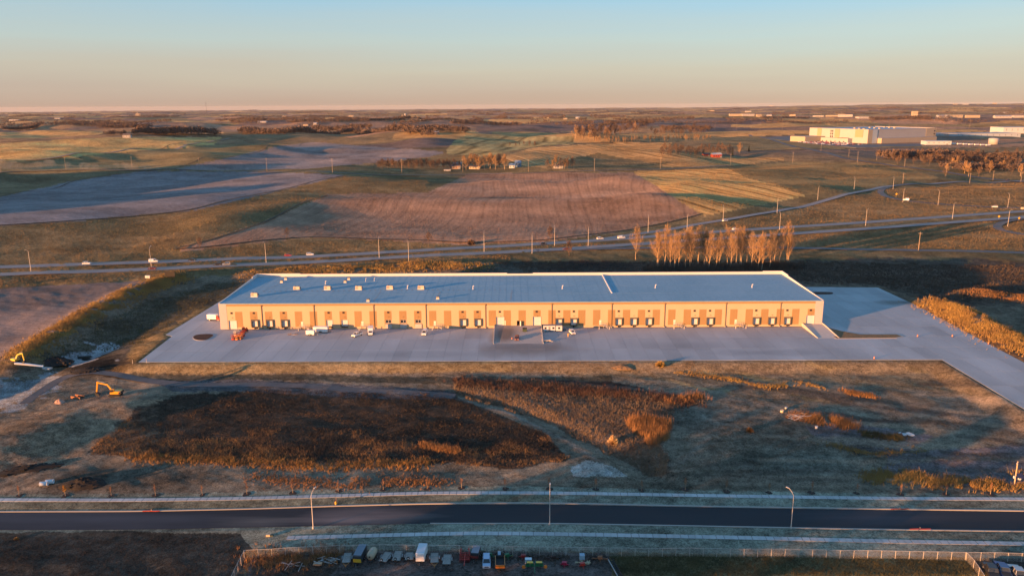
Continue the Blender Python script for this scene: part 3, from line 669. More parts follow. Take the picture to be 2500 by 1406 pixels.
# parapets: stepped along the back, sloping down to the dock side at both ends
M_PAR = mat('white_parapet', (.60, .57, .54), .6, var=.04)
bk = [BX0, BX0 + 24, wx(1238, 14, BY1), wx(1301, 14, BY1), wx(1862, 14, BY1), BX1]; hh = [1.75, 1.45, 1.05, 1.45, 1.8]
for i in range(5): wbox(MB(), bk[i], bk[i + 1], BY1 - .38, BY1 + .02, 12.0, RZ1 + .2 + hh[i]).build('rear_parapet', M_PAR, wh)
for xa, xb in ((BX0 - .02, BX0 + .42), (BX1 - .42, BX1 + .02)):
    mb = MB(); pr = [(.4, 12.0), (BY1 - OY - .38, 12.0), (BY1 - OY - .38, RZ1 + 1.9), (BY1 - OY - 9, RZ1 + 1.85), (BY1 - OY - 9, RZ1 + 1.35), (.4, RZ0 + .36)]
    mb.prism(pr, xa - OX, xb - OX, 'x').build('side_parapet', M_PAR, wh)
# tan panels
TAN = [583.6 + 36.37 * i for i in range(29)] + [1602 + 37.77 * i for i in range(1, 11)]
opx = [(a, b, z0, z1) for a, b, z0, z1, k in opens]
for px in TAN:
    x0, x1 = wx(px - 8.8, 5), wx(px + 8.8, 5); mb = MB(); cuts = [o for o in opx if o[0] < x1 and o[1] > x0]
    if not cuts: wbox(mb, x0, x1, BY0 - .04, BY0 + .05, 1.0, 8.7)
    else:
        a, b, z0, z1 = cuts[0]; a2, b2 = max(a, x0), min(b, x1)
        wbox(mb, x0, x1, BY0 - .04, BY0 + .05, z1, 8.7)
        if z0 > 1.2: wbox(mb, x0, x1, BY0 - .04, BY0 + .05, 1.0, z0)
        if a2 > x0 + .05: wbox(mb, x0, a2, BY0 - .04, BY0 + .05, max(z0, 1.0), z1)
        if b2 < x1 - .05: wbox(mb, b2, x1, BY0 - .04, BY0 + .05, max(z0, 1.0), z1)
    mb.build('tan_panel', M_TAN, wh)
wbox(MB(), BX0 + 3.7, BX1 - 4, BY0 - .02, BY0 + .02, -.1, .98).build('base_strip', mat('base_concrete', (.68, .56, .42), .9, var=.12, scale=.3), wh) if False else None
# doors and dock gear
M_SILL = mat('grey_frame', (.24, .25, .26), .6); M_BUMP = mat('shelter_fabric', (.09, .085, .08), .85)
def door_panel(par, a, b, z0, z1, y):
    d = wbox(MB(), a, b, y, y + .08, z0, z1).build('door_panel', M_WHITE, par)
for (a, b, z0, z1, kd) in opens:
    if kd in ('dock', 'plain', 'drive'):
        n = 5 if kd != 'drive' else 6; mb = MB(); h = (z1 - z0) / n
        for i in range(n): wbox(mb, a, b, BY0 + .26, BY0 + .34, z0 + i * h, z0 + (i + 1) * h - .03)
        dr = mb.build('overhead_door', M_WHITE, wh)
        f = MB()
        if kd == 'dock':
            xo = .42; dep = .6
            wbox(wbox(wbox(f, a - xo, a, BY0 - dep, BY0 - .05, z0 - .1, z1 + .5), b, b + xo, BY0 - dep, BY0 - .05, z0 - .1, z1 + .5), a, b, BY0 - dep, BY0 - .05, z1 - .05, z1 + .5)
            f.build('dock_shelter', M_BUMP, wh)
            g = MB(); wbox(g, a - .1, b + .1, BY0 - .55, BY0 - .06, z0 - .45, z0 - .12); wbox(g, (a + b) / 2 - .35, (a + b) / 2 + .35, BY0 - .7, BY0 - .06, .2, z0 - .45); g.build('dock_leveller', M_DARK, wh)
        else:
            wbox(wbox(wbox(f, a - .14, a, BY0 - .1, BY0 - .045, z0, z1 + .14), b, b + .14, BY0 - .1, BY0 - .045, z0, z1 + .14), a, b, BY0 - .1, BY0 - .045, z1, z1 + .14)
            f.build('door_frame', M_SILL, wh)
            if kd == 'plain': g = MB(); wbox(g, a - .1, b + .1, BY0 - .6, BY0 - .06, z0 - .45, z0 - .1); g.build('dock_leveller', M_DARK, wh)
    elif kd == 'window':
        wd = wbox(MB(), a, b, BY0 + .2, BY0 + .26, z0, z1).build('window', M_GLASS, wh); f = MB()
        for q in (a, (a + b) / 2 - .06, b - .12): wbox(f, q, q + .12, BY0 + .1, BY0 + .19, z0, z1)
        wbox(wbox(f, a + .12, b - .12, BY0 + .1, BY0 + .19, z0, z0 + .1), a + .12, b - .12, BY0 + .1, BY0 + .19, z1 - .1, z1); f.build('window_frame', M_WHITE, wd)
        wbox(MB(), a - .25, b + .25, BY0 - .35, BY0 - .045, .1, 2.2).build('window_well', M_CONC, wh)
    elif kd == 'void':
        wbox(MB(), a, b, BY0 + 1.2, BY0 + 1.3, z0, z1).build('doorway', M_DARK, wh); MB().bar((b + .02 - OX, -.02, (z0 + z1) / 2), (b + .5 - OX, -1.1, (z0 + z1) / 2), .08, z1 - z0).build('open_door', M_WHITE, wh)
# square louvres high on the wall
for px in (565, 619.5, 692.3, 802, 838.5, 947.7, 1020.5, 1129, 1165.5, 1219.8, 1310, 1364.4, 1400.6, 1510.3, 1584, 1695.6, 1733.2, 1846, 1922, 1979.5):
    x = wx(px, 8.1); g = wbox(MB(), x - .5, x + .5, BY0 - .12, BY0 - .045, 7.6, 8.5).build('clerestory_window', M_GLASS, wh); f = MB()
    for i in range(4): wbox(f, x - .5, x + .5, BY0 - .2, BY0 - .125, 7.62 + i * .24, 7.72 + i * .24)
    f.build('louvre', M_BROWN, g)
# wall lamps over the docks
for a, b, z0, z1, kd in opens:
    if kd in ('dock', 'plain', 'drive', 'window'): x = (a + b) / 2; wbox(MB(), x - .16, x + .16, BY0 - .3, BY0 - .045, 5.65, 5.9).build('wall_lamp', M_PIPE, wh)
# downspouts with leader heads
for px in (637.6, 765.7, 911.7, 1039, 1184.8, 1346.9, 1493.6, 1623, 1772.7, 1906):
    x = wx(px, 11); mb = MB(); wbox(wbox(mb, x - .13, x + .13, BY0 - .3, BY0 - .06, .5, 11.4), x - .3, x + .3, BY0 - .45, BY0 - .105, 11.4, 11.9); wbox(mb, x - .13, x + .13, BY0 - .75, BY0 - .3, .35, .6)
    ds = mb.build('downspout', M_PIPE, wh); wbox(MB(), x - .28, x + .28, BY0 - .7, BY0 - .04, 0.02, .34).build('splash_block', M_CONC, ds)
# man doors beside the stairs and the ramp
STAIRS = [741, 888, 1065, 1468.5, 1649.5, 1799]
for px in STAIRS + [1235]:
    x = wx(px - 3, 2.3); d = wbox(MB(), x - .55, x + .55, BY0 - .1, BY0 - .045, 1.35, 3.6).build('man_door', mat('pale_door', (.78, .68, .56), .6), wh)
    wbox(MB(), x + .3, x + .4, BY0 - .16, BY0 - .1, 2.3, 2.5).build('door_handle', M_STEEL, d)
# ------------------------------------------------------------------ steel dock stairs
M_RAIL = mat('pale_steel', (.62, .56, .50), .5, .3)
where = ['beside the parked white trailers', 'behind the white box van', 'right of the window trio', 'right of the site office trailer', 'right of the triple docks', 'nearest the right ramp']
ST0 = None
for i, px in enumerate(STAIRS):
    x = wx(px, .5)
    t = thing('dock_stair', 'steel stair with handrails up to a wall door, ' + where[i], 'stair', (x, BY0 - 1.5, 0.02), 0, 'steel stairs along the dock wall')
    if ST0 is None:
        ST0 = t
        MB().box(-1.3, 1.0, -.05, 1.38, 1.22, 1.33).build('landing', M_STEEL, t)
        for k in range(6): MB().box(1.02 + k * .3, 1.3 + k * .3, 0, 1.25, 1.22 - (k + 1) * .19, 1.27 - (k + 1) * .19).build('tread', M_STEEL, t)
        for s in (-.02, 1.27): MB().bar((1.0, s, 1.27), (2.85, s, .05), .06, .25).build('stringer', M_RAIL, t)
        for (lx, ly) in ((-1.2, 0), (.9, 0), (-1.2, 1.3), (.9, 1.3)): MB().box(lx - .06, lx + .06, ly - .06, ly + .06, 0, 1.22).build('leg', M_RAIL, t)
        rl = MB()
        for z in (1.85, 2.4): rl.bar((-1.25, -.02, z), (.98, -.02, z), .07); rl.bar((.98, -.02, z), (2.8, -.02, z - 1.2), .07); rl.bar((-1.25, 0, z), (-1.25, 1.3, z), .07)
        for q, zq in ((-1.25, 1.33), (0, 1.33), (.98, 1.33), (1.9, .6), (2.8, .05)): rl.bar((q, -.02, zq), (q, -.02, zq + 1.1), .07)
        rl.build('handrail', M_RAIL, t)
    else:
        for ch in ST0.children: c = ch.copy(); COL.objects.link(c); c.parent = t
    for s, bx in ((-1, -1.5), (1, 3.4)):
        p = thing('bollard', 'pale steel post guarding the stair ' + where[i] + (', left one' if s < 0 else ', right one'), 'bollard', (x + bx, BY0 - 3.6, .02), 0, 'posts guarding the dock stairs')
        MB().tube([(0, 0, 0), (0, 0, 1.25)], .15, 8).build('post', M_RAIL, p); MB().lathe([(.15, 1.251), (.12, 1.32), (0.0, 1.36)], 8).build('cap', M_RAIL, p)
# ------------------------------------------------------------------ ramps
def ramp(name, label, x0, x1, run, top, walls, m):
    t = thing(name, label, 'ramp', ((x0 + x1) / 2, BY0 - .05, 0)); hw = (x1 - x0) / 2
    MB().prism([(0, .025), (0, top), (-2.5, top), (-run, .03)], -hw + .3, hw - .3, 'x').build('ramp_deck', m, t)
    for s in walls: MB().prism([(0, .022), (0, top + .55), (-2.5, top + .55), (-run, .35), (-run, .022)], s * hw - .15 - s * .15, s * hw + .15 - s * .15, 'x').build('retaining_wall', M_CONC, t)
    return t
r1 = ramp('loading_ramp', 'wide stained concrete ramp up to the two white doors mid wall', wx(1207, .5), wx(1322, .5), 26, 1.15, (-1, 1), concmat('ramp_concrete', (.36, .33, .31), .05, [(-3, 350, 7, 14, (.12, .09, .07), .8)]))
r2 = ramp('loading_ramp', 'narrow sloping concrete ramp at the right end of the dock wall', wx(1957, .5), wx(2008, .5), 20, 1.15, (-1, 1), M_CONC)
# ------------------------------------------------------------------ rooftop units
M_UNIT = mat('beige_sheet_metal', (.60, .50, .38), .6, .2); M_UTOP = mat('grey_grille', (.16, .16, .16), .6)
def on_roof(px, py):
    P = flat(px, py, 13.1); z = roofz(P[1]) + .22; P = flat(px, py, z); P[2] = roofz(P[1]) + .22; return P
bigl = ['nearest the left end of the roof', 'second from the left end', 'third from the left end', 'fourth from the left end', 'fifth from the left end', 'rightmost of the row on the roof']
for i, (px, py) in enumerate([(622, 724), (725, 708), (800, 707), (876, 707), (952, 706), (1028, 706)]):
    t = thing('rooftop_unit', 'large beige rooftop air unit, ' + bigl[i], 'air unit', on_roof(px, py), 0, 'large rooftop units')
    MB().box(-1.7, 1.7, -1.1, 1.1, 0, .35).build('curb', M_WHITE, t); b = MB().box(-1.6, 1.6, -1.0, 1.0, .352, 2.0).build('cabinet', M_UNIT, t)
    f = MB()
    for q in (-.75, .75): f.lathe([(.5, 2.002), (.5, 2.14), (.42, 2.14), (.1, 2.08), (0, 2.08)], 12, (q, 0, 0))
    f.build('fan_guard', M_UTOP, t); l = MB()
    for k in range(6): l.box(-1.4, -.2, -1.04, -1.001, .6 + k * .2, .7 + k * .2)
    l.build('louvre', M_UTOP, b)
    MB().prism([(0, .7), (.55, .7), (0, 1.6)], -.8, .8, 'y').build('intake_hood', M_UTOP, t).location.x = 1.602
for i, (px, py) in enumerate([(688, 690), (698, 683), (843, 690), (852, 683), (899, 736), (1069, 730)]):
    lb = ['grey, of the pair at the left rear', 'tan, of the pair at the left rear', 'front one of the pair mid rear', 'rear one of the pair mid rear', 'by the dock edge, left one', 'by the dock edge, right one'][i]
    t = thing('exhaust_unit', 'small rooftop exhaust box, ' + lb, 'air unit', on_roof(px, py), 0, 'small rooftop units')
    MB().box(-.75, .75, -.75, .75, 0, .3).build('curb', M_WHITE, t); MB().box(-.65, .65, -.65, .65, .302, 1.05).build('cabinet', M_UNIT, t); MB().prism([(-.8, 1.052), (.8, 1.052), (.5, 1.4), (-.5, 1.4)], -.8, .8, 'y').build('hood', M_UTOP, t)
for i, (px, py) in enumerate([(795, 694), (1155, 706), (1373, 705), (1600, 703), (1836, 702), (995, 705), (914, 686), (893, 687)]):
    t = thing('vent_pipe', ['white goose-neck vent at the left rear of the roof', 'white vent pipe right of the unit row', 'white vent pipe left of the expansion joint', 'white vent pipe right of the expansion joint', 'double white vent pipe at the right end of the roof', 'white vent pipe between the two rightmost units', 'thin white vent pipe behind the third unit', 'thin white vent pipe just left of another near the rear parapet'][i], 'vent', on_roof(px, py))
    r = .2 if i < 6 else .12; MB().tube([(0, 0, 0), (0, 0, 1.3), (.05, 0, 1.6), (.3, 0, 1.75), (.5, 0, 1.6)], r, 8).build('pipe', M_WHITE, t); MB().lathe([(r * 2.4, .001), (r * 1.4, .2), (r, .24)], 10).build('flashing', M_WHITE, t)
# walkway pads
M_WP = mat('walkway_rubber', (.18, .20, .22), .8); wpp = None; k = 0
for (a, b) in (((640, 712), (700, 686)), ((640, 712), (1000, 708)), ((912, 736), (930, 711)), ((1066, 728), (1075, 712)), ((1247, 733), (1250, 708)), ((1000, 708), (1240, 707))):
    A = on_roof(*a); B = on_roof(*b); n = max(3, int(np.hypot(*(B - A)[:2]) / 2.6))
    for i in range(n):
        P = A + (B - A) * (i + .5) / n; z = roofz(P[1]) + .26
        if wpp is None: wpp = MB().box(-.4, .4, -.4, .4, 0, .03).build('walkway_pad', M_WP, roof); o = wpp
        else: o = wpp.copy(); COL.objects.link(o)
        o.location = (P[0] - OX, P[1] - OY, z)
# ------------------------------------------------------------------ roads
def roadmat(name, col, var=.3, scale=.05, stretch=(1, 1, 1), rough=.75, patch=None):
    m, N, L, b = _new(name)
    ge = N.new('ShaderNodeNewGeometry'); mp = N.new('ShaderNodeMapping'); mp.inputs['Scale'].default_value = stretch; L.new(ge.outputs['Position'], mp.inputs[0])
    n1 = N.new('ShaderNodeTexNoise'); n1.inputs['Scale'].default_value = scale; n1.inputs['Detail'].default_value = 9; n1.inputs['Roughness'].default_value = .6; L.new(mp.outputs[0], n1.inputs['Vector'])
    mx = N.new('ShaderNodeMix'); mx.data_type = 'RGBA'; L.new(n1.outputs['Fac'], mx.inputs[0]); c = np.array(col)
    mx.inputs[6].default_value = (*(c * (1 - var)), 1); mx.inputs[7].default_value = (*(c * (1 + var)), 1); src = mx.outputs[2]
    for (sx, sy, rx, ry, c3, k) in patch or []:
        sp = N.new('ShaderNodeVectorMath'); sp.operation = 'SUBTRACT'; L.new(ge.outputs['Position'], sp.inputs[0]); sp.inputs[1].default_value = (sx, sy, 0)
        dv = N.new('ShaderNodeVectorMath'); dv.operation = 'MULTIPLY'; L.new(sp.outputs[0], dv.inputs[0]); dv.inputs[1].default_value = (1 / rx, 1 / ry, 0)
        ln = N.new('ShaderNodeVectorMath'); ln.operation = 'LENGTH'; L.new(dv.outputs[0], ln.inputs[0])
        n2 = N.new('ShaderNodeTexNoise'); n2.inputs['Scale'].default_value = .18; n2.inputs['Detail'].default_value = 6; L.new(mp.outputs[0], n2.inputs['Vector'])
        q = N.new('ShaderNodeMath'); q.operation = 'MULTIPLY_ADD'; L.new(n2.outputs['Fac'], q.inputs[0]); q.inputs[1].default_value = 2.4; q.inputs[2].default_value = -.1
        q2 = N.new('ShaderNodeMath'); q2.operation = 'SUBTRACT'; q2.use_clamp = True; L.new(q.outputs[0], q2.inputs[0]); L.new(ln.outputs['Value'], q2.inputs[1])
        q3 = N.new('ShaderNodeMath'); q3.operation = 'MULTIPLY'; L.new(q2.outputs[0], q3.inputs[0]); q3.inputs[1].default_value = k
        m2 = N.new('ShaderNodeMix'); m2.data_type = 'RGBA'; L.new(q3.outputs[0], m2.inputs[0]); L.new(src, m2.inputs[6]); m2.inputs[7].default_value = (*c3, 1); src = m2.outputs[2]
    L.new(src, b.inputs['Base Color']); b.inputs['Roughness'].default_value = rough; b.inputs['Specular IOR Level'].default_value = .12
    MATS[name] = m; return m
M_HWY = roadmat('highway_concrete', (.24, .23, .225), .2, .08); M_ASPH_OLD = roadmat('old_asphalt', (.13, .13, .13), .25, .06)
STC = [((a[0] + b[0]) / 2, (a[1] + b[1]) / 2) for a, b in zip(STREET_N, STREET_S)]
gp = at(840, 1268)
M_ASPH = roadmat('new_asphalt', (.034, .036, .042), .25, .12, (.12, 1, 1), .8, [(gp[0], gp[1], 20, 5.5, (.19, .155, .15), .9), (gp[0] - 22, gp[1] - 1, 16, 4, (.15, .14, .13), .7), (at(2150, 1262)[0], at(2150, 1262)[1], 22, 4.5, (.07, .07, .085), .6), (at(150, 1268)[0], at(150, 1268)[1], 60, 7, (.075, .08, .095), .75)])
W_ST = np.hypot(*(at([p[0] for p in STREET_N], [p[1] for p in STREET_N]) - at([p[0] for p in STREET_S], [p[1] for p in STREET_S]))[:, :2].T)
street = strip('street', STC, float(np.mean(W_ST[2:-2])), M_ASPH, dz=.03, step=2)
M_KERB = mat('kerb_concrete', (.36, .33, .30), .8, var=.08, scale=.3); M_WALK = concmat('sidewalk_concrete', (.43, .43, .43), .06)
def off(P, dy): return [(x, y + dy) for x, y in P]
kn = strip('kerb', off(STREET_N, -1.2), .5, M_KERB, dz=.19, step=2, thick=.3); ks = strip('kerb', [p for p in off(STREET_S, 1.0) if p[0] > 900], .42, M_KERB, dz=.19, step=2, thick=.3)
SWN = [(-400, 1222), (0, 1220), (300, 1221), (600, 1217), (800, 1211), (1050, 1203), (1342, 1203), (1800, 1211), (2200, 1217), (2500, 1218), (2950, 1220)]
SWS = [(700, 1313), (920, 1307), (1140, 1301), (1342, 1303), (1800, 1312), (2200, 1322), (2500, 1327), (2950, 1334)]
# the pavements are laid slab by slab
def pavement(name, pts, width, slen):
    P = at([p[0] for p in pts], [p[1] for p in pts])[:, :2]; seg = np.hypot(*np.diff(P, axis=0).T); s = np.concatenate([[0], np.cumsum(seg)])
    t = np.linspace(0, s[-1], int(s[-1] / .5)); x = np.interp(t, s, P[:, 0]); y = np.interp(t, s, P[:, 1])
    for _ in range(400): x[1:-1] = (x[:-2] + 2 * x[1:-1] + x[2:]) / 4; y[1:-1] = (y[:-2] + 2 * y[1:-1] + y[2:]) / 4
    root = strip(name, np.stack([x, y], 1)[::8], width - .1, M_JOINT, dz=.05, step=3, px=False, thick=.15)
    me = MB().box(-slen / 2 + .012, slen / 2 - .012, -width / 2, width / 2, -.06, .0).build('paving_slab', M_WALK, root); used = False
    d = 0
    while d < s[-1] - slen:
        i = np.searchsorted(t, d + slen / 2); i = min(max(i, 1), len(t) - 2); d += slen
        px = project(np.array([[x[i], y[i], ZL]]))[0][0]
        if px < -40 or px > 2540: continue
        o = me.copy() if used else me
        if used: COL.objects.link(o)
        used = True; o.location = (x[i], y[i], Zs(x[i], y[i]) + .12); o.rotation_euler.z = math.atan2(y[i + 1] - y[i - 1], x[i + 1] - x[i - 1])
    return root
pavement('sidewalk', SWN, 1.75, 1.8); pavement('sidewalk', SWS, 1.7, 1.8)
# highway, ramps, frontage and farm roads
h1 = strip('highway', HW_A, 11, M_HWY, dz=.12, step=8); h2 = strip('highway', HW_B, 11, M_HWY, dz=.12, step=8)
M_LINE = mat('road_paint', (.72, .70, .66), .7); M_YEL = mat('yellow_road_paint', (.65, .45, .08), .7)
def shift(P, dpx): return [(x, y + dpx) for x, y in P]
rampp = [(1412, 591), (1500, 580), (1600, 566), (1700, 548), (1800, 533), (1900, 516), (2000, 494), (2080, 473), (2150, 457), (2300, 447), (2500, 441), (2800, 434)]
strip('ramp_road', rampp, 8, M_HWY, dz=.13, step=6)
strip('ramp_road', [(2330, 446), (2240, 449), (2185, 453), (2155, 461), (2148, 470), (2165, 481), (2220, 492), (2320, 501), (2420, 506), (2560, 510)], 7, M_ASPH_OLD, dz=.14, step=4)
strip('ramp_road', [(2620, 526), (2520, 532), (2455, 541), (2432, 551), (2440, 561), (2480, 570), (2560, 582)], 7, M_ASPH_OLD, dz=.14, step=3)
strip('frontage_road', [(1310, 612), (1450, 608), (1600, 606), (1800, 604), (1940, 606), (2200, 611), (2500, 618), (2900, 627)], 8, M_ASPH_OLD, dz=.13, step=6)
M_GRAV = roadmat('gravel', (.26, .22, .18), .3, .2)
strip('farm_road', [(-500, 428), (0, 419), (250, 414), (440, 413), (600, 416), (760, 419), (920, 428), (1050, 428), (1140, 426), (1400, 420), (1600, 414), (1780, 406)], 7, M_GRAV, dz=.2, step=15)
strip('farm_road', [(-100, 402), (150, 385), (300, 368), (480, 350), (560, 338)], 9, M_GRAV, dz=.25, step=20)
strip('access_road', [(1830, 330), (1880, 340), (1960, 362), (2050, 385), (2150, 400), (2260, 415), (2370, 432), (2480, 444), (2700, 470)], 10, M_ASPH_OLD, dz=.25, step=14)
strip('dirt_track', [(60, 985), (150, 920), (230, 905), (330, 925), (450, 940), (700, 940), (950, 955), (1110, 968)], [4, 5, 5], mat('track_soil', (.10, .10, .105), .95, var=.3, scale=.4), dz=.02, step=2)
# ------------------------------------------------------------------ yard islands
def flatpoly(name, pxs, z0, z1, m, z=0.):
    P = [tuple(p) for p in W(pxs, z)]; return MB().prism(P, z0, z1, 'z').build(name, m)
def smooth_closed(pts, n=3):
    P = [tuple(p) for p in pts]
    for _ in range(n):
        Q = []
        for i in range(len(P)):
            a, b = np.array(P[i]), np.array(P[(i + 1) % len(P)]); Q += [tuple(a * .75 + b * .25), tuple(a * .25 + b * .75)]
        P = Q
    return P
M_MULCH = mat('brown_mulch', (.055, .026, .018), .95, var=.4, scale=3, bump=.1); M_VERGE = mat('dry_turf', (.19, .125, .06), .95, var=.3, scale=.6, bump=.3, bscale=2)
il = W(smooth_closed([(468, 823), (480, 816), (527, 815), (515, 826), (500, 832), (476, 831)]))
o = struct(MB().prism([tuple(p) for p in il], -.1, .16, 'z').build('kerbed_island', M_KERB)); c = il.mean(0)
MB().prism([tuple(c + (p - c) * .93) for p in il], .1, .19, 'z').build('mulch_bed', M_MULCH, o)
ir = [(2008, 797), (2050, 808), (2100, 817), (2195, 817), (2208, 822), (2190, 826), (2040, 827), (2024, 818)]
il2 = W(ir); o = struct(MB().prism([tuple(p) for p in il2], -.1, .16, 'z').build('kerbed_island', M_KERB)); c = il2.mean(0)
MB().prism([tuple(c + (p - c) * .93) for p in il2], .1, .2, 'z').build('turf_bed', M_VERGE, o)
o = struct(MB().prism([tuple(p) for p in W(smooth_closed([(1975, 713), (2030, 713), (2036, 717), (2025, 719), (1975, 719)]))], -.1, .17, 'z').build('kerbed_island', M_MULCH))

# dark grassy margins between the fields
M_MARG = mat('margin_grass', (.06, .052, .03), .95, var=.3, scale=.2, bump=.2)
for pts in ([(-200, 561), (0, 551), (150, 541), (480, 511), (700, 461), (840, 429)], [(0, 480), (180, 442), (330, 420), (430, 413), (560, 384), (650, 362), (740, 350)], [(430, 610), (560, 573), (640, 546), (800, 477)], [(430, 610), (490, 606), (700, 582), (760, 577), (900, 584), (1130, 595), (1330, 588), (1500, 567), (1715, 522)], [(0, 398), (250, 378), (400, 362), (540, 340)], [(1090, 372), (1280, 366), (1400, 352), (1640, 347)]):
    strip('field_margin', pts, 2.6, M_MARG, dz=.25, step=12)
def ordw(i):
    w1 = 'first second third fourth fifth sixth seventh eighth ninth tenth eleventh twelfth thirteenth fourteenth fifteenth sixteenth seventeenth eighteenth nineteenth twentieth'.split()
    return w1[i] if i < 20 else 'twenty-' + w1[i - 20] if i < 29 else 'thirtieth' if i == 29 else 'thirty-' + w1[i - 30]
# ------------------------------------------------------------------ trees and weeds
rs = np.random.RandomState(11)
def perp(d):
    u = Vector((0, 0, 1)) if abs(d.z) < .9 else Vector((1, 0, 0)); a = d.cross(u).normalized(); return a, d.cross(a).normalized()
def bare_tree(seed, h, t0, spread, ang, n1, n2, n3, tw, r0, tri_limb=3, lean=.02, up=.35):
    """trunk mesh and crown mesh (limbs, branchlets, twigs) of a leafless tree"""
    g = random.Random(seed); trunk = MB(); crown = MB()
    pts = []; x = y = 0.
    for i in range(7):
        pts.append((x, y, h * .94 * i / 6)); x += g.uniform(-1, 1) * h * lean; y += g.uniform(-1, 1) * h * lean
    trunk.tube(pts, [r0 * (1.25 if i == 0 else 1) * (1 - .88 * i / 6) for i in range(7)], 6, False)
    V = [Vector(p) for p in pts]
    def along(t): t = min(max(t, 0), .999) * 6; i = int(t); return V[i].lerp(V[i + 1], t - i)
    tv = []; tf = []
    def twig(p, d, L, w):
        a, b = perp(d); s = a * math.cos(g.random() * 6.3) + b * math.sin(g.random() * 6.3); o = len(tv); tv.extend([p - s * w / 2, p + s * w / 2, p + d * L]); tf.append((o, o + 1, o + 2))
    for i in range(n1):
        t = t0 + (1 - t0) * ((i + g.random()) / n1) ** .9; p = along(t); az = i * 2.4 + g.uniform(-.5, .5)
        k = (t - t0) / (1 - t0); L = spread * h * (1 - .62 * k) * g.uniform(.75, 1.2) * (.75 + .5 * min(1, k * 3 + .3)); an = R(ang) * (1 - .45 * k) * g.uniform(.8, 1.2)
        d = Vector((math.cos(az) * math.sin(an), math.sin(az) * math.sin(an), math.cos(an)))
        mid = p + d * L * .5; d2 = (d + Vector((0, 0, up))).normalized(); end = mid + d2 * L * .5
        r = r0 * .42 * (1 - .6 * k)
        crown.tube([p, mid, end], [r, r * .6, r * .18], tri_limb, False)
        for j in range(n2):
            q = .22 + .78 * (j + g.random()) / n2; pp = p.lerp(mid, q * 2) if q < .5 else mid.lerp(end, q * 2 - 1)
            a, b = perp(d2); ph = g.random() * 6.3; e = (d2 * .75 + (a * math.cos(ph) + b * math.sin(ph)) * g.uniform(.5, 1.0) + Vector((0, 0, up * .6))).normalized(); l2 = L * g.uniform(.25, .45) * (1.15 - .4 * q)
            twig(pp, e, l2, tw * 1.7)
            for k3 in range(n3):
                q3 = g.uniform(.1, .95); a, b = perp(e); ph = g.random() * 6.3; e3 = (e * .7 + (a * math.cos(ph) + b * math.sin(ph)) * .8 + Vector((0, 0, .2))).normalized()
                twig(pp + e * l2 * q3, e3, l2 * g.uniform(.35, .7), tw)
    crown.add(tv, tf)
    return trunk, crown
def conifer(seed, h, m_wood, tiers=13, per=9):
    g = random.Random(seed); tr = MB().tube([(0, 0, 0), (0, 0, h * .5), (0, 0, h)], [h * .02, h * .013, .02], 5, False); cr = MB(); tv = []; tf = []
    for i in range(tiers):
        t = i / tiers; z = h * (.1 + .88 * t); rr = h * .24 * (1 - t) ** .85 + .15
        for k in range(per):
            a = k * 6.283 / per + i * .7 + g.uniform(-.3, .3); L = rr * g.uniform(.7, 1.15)
            for s in range(3):
                b = a + g.uniform(-.25, .25); w = L * .36; o = len(tv); tip = Vector((math.cos(b) * L, math.sin(b) * L, z - L * .28 + g.uniform(-.3, .3))); e = Vector((-math.sin(b), math.cos(b), 0)) * w / 2
                m = Vector((math.cos(b) * L * .35, math.sin(b) * L * .35, z + g.uniform(0, .5))); tv.extend([m - e, m + e, tip]); tf.append((o, o + 1, o + 2))
    cr.add(tv, tf); return tr, cr
M_BARK = leafmat('pale_bark', (.44, .33, .22), (.32, .24, .16), .2); M_TWIG = leafmat('pale_twigs', (.40, .26, .135), (.30, .19, .10), .15)
M_BARK2 = leafmat('brown_bark', (.15, .105, .075), (.10, .075, .06), .2); M_TWIG2 = leafmat('brown_twigs', (.145, .105, .085), (.085, .066, .06), .05)
M_TWIG3 = leafmat('russet_twigs', (.20, .13, .088), (.13, .09, .07), .05); M_NEEDLE = leafmat('needles', (.035, .045, .022), (.05, .05, .028), .3)
PROTO = {}
def proto(key, fn, mt, mc):
    tr, cr = fn(); a = tr.build('trunk', mt); b = cr.build('crown', mc); PROTO[key] = (a.data, b.data)
    bpy.data.objects.remove(a); bpy.data.objects.remove(b)
for i in range(5): proto(('poplar', i), lambda: bare_tree(100 + i, 23, .16, .38, 34, 26, 10, 7, .085, .30, up=.7), M_BARK, M_TWIG)
for i in range(4): proto(('tree', i), lambda: bare_tree(200 + i, 13, .18, .46, 58, 15, 7, 8, .30, .30), M_BARK2, M_TWIG2)
for i in range(3): proto(('russet', i), lambda: bare_tree(300 + i, 14, .15, .42, 50, 15, 7, 8, .32, .30), M_BARK2, M_TWIG3)
for i in range(2): proto(('pale', i), lambda: bare_tree(350 + i, 15, .15, .40, 46, 15, 7, 8, .32, .30), M_BARK, M_TWIG)
for i in range(2): proto(('conifer', i), lambda: conifer(400 + i, 10, None), M_BARK2, M_NEEDLE)
for i in range(3): proto(('sapling', i), lambda: bare_tree(500 + i, 3.2, .36, .26, 32, 12, 6, 5, .045, .055, lean=.012), M_BARK, leafmat('sapling_twigs', (.34, .18, .09), (.26, .13, .07), .5))
proto(('goldsap', 0), lambda: bare_tree(510, 3.0, .3, .26, 40, 12, 8, 7, .09, .05), M_BARK, leafmat('gold_leaves', (.55, .30, .06), (.40, .2, .04), .8))
def plant(key, P, name, label, cat, group=None, s=1., rz=None):
    t = thing(name, label, cat, (P[0], P[1], P[2] - .08), rnd.random() * 6.28 if rz is None else rz, group); a, b = PROTO[key]
    for nm, me in (('trunk', a), ('crown', b)):
        o = bpy.data.objects.new(nm, me); COL.objects.link(o); o.parent = t
    t.scale = (s * rnd.uniform(.9, 1.1), s * rnd.uniform(.9, 1.1), s); return t
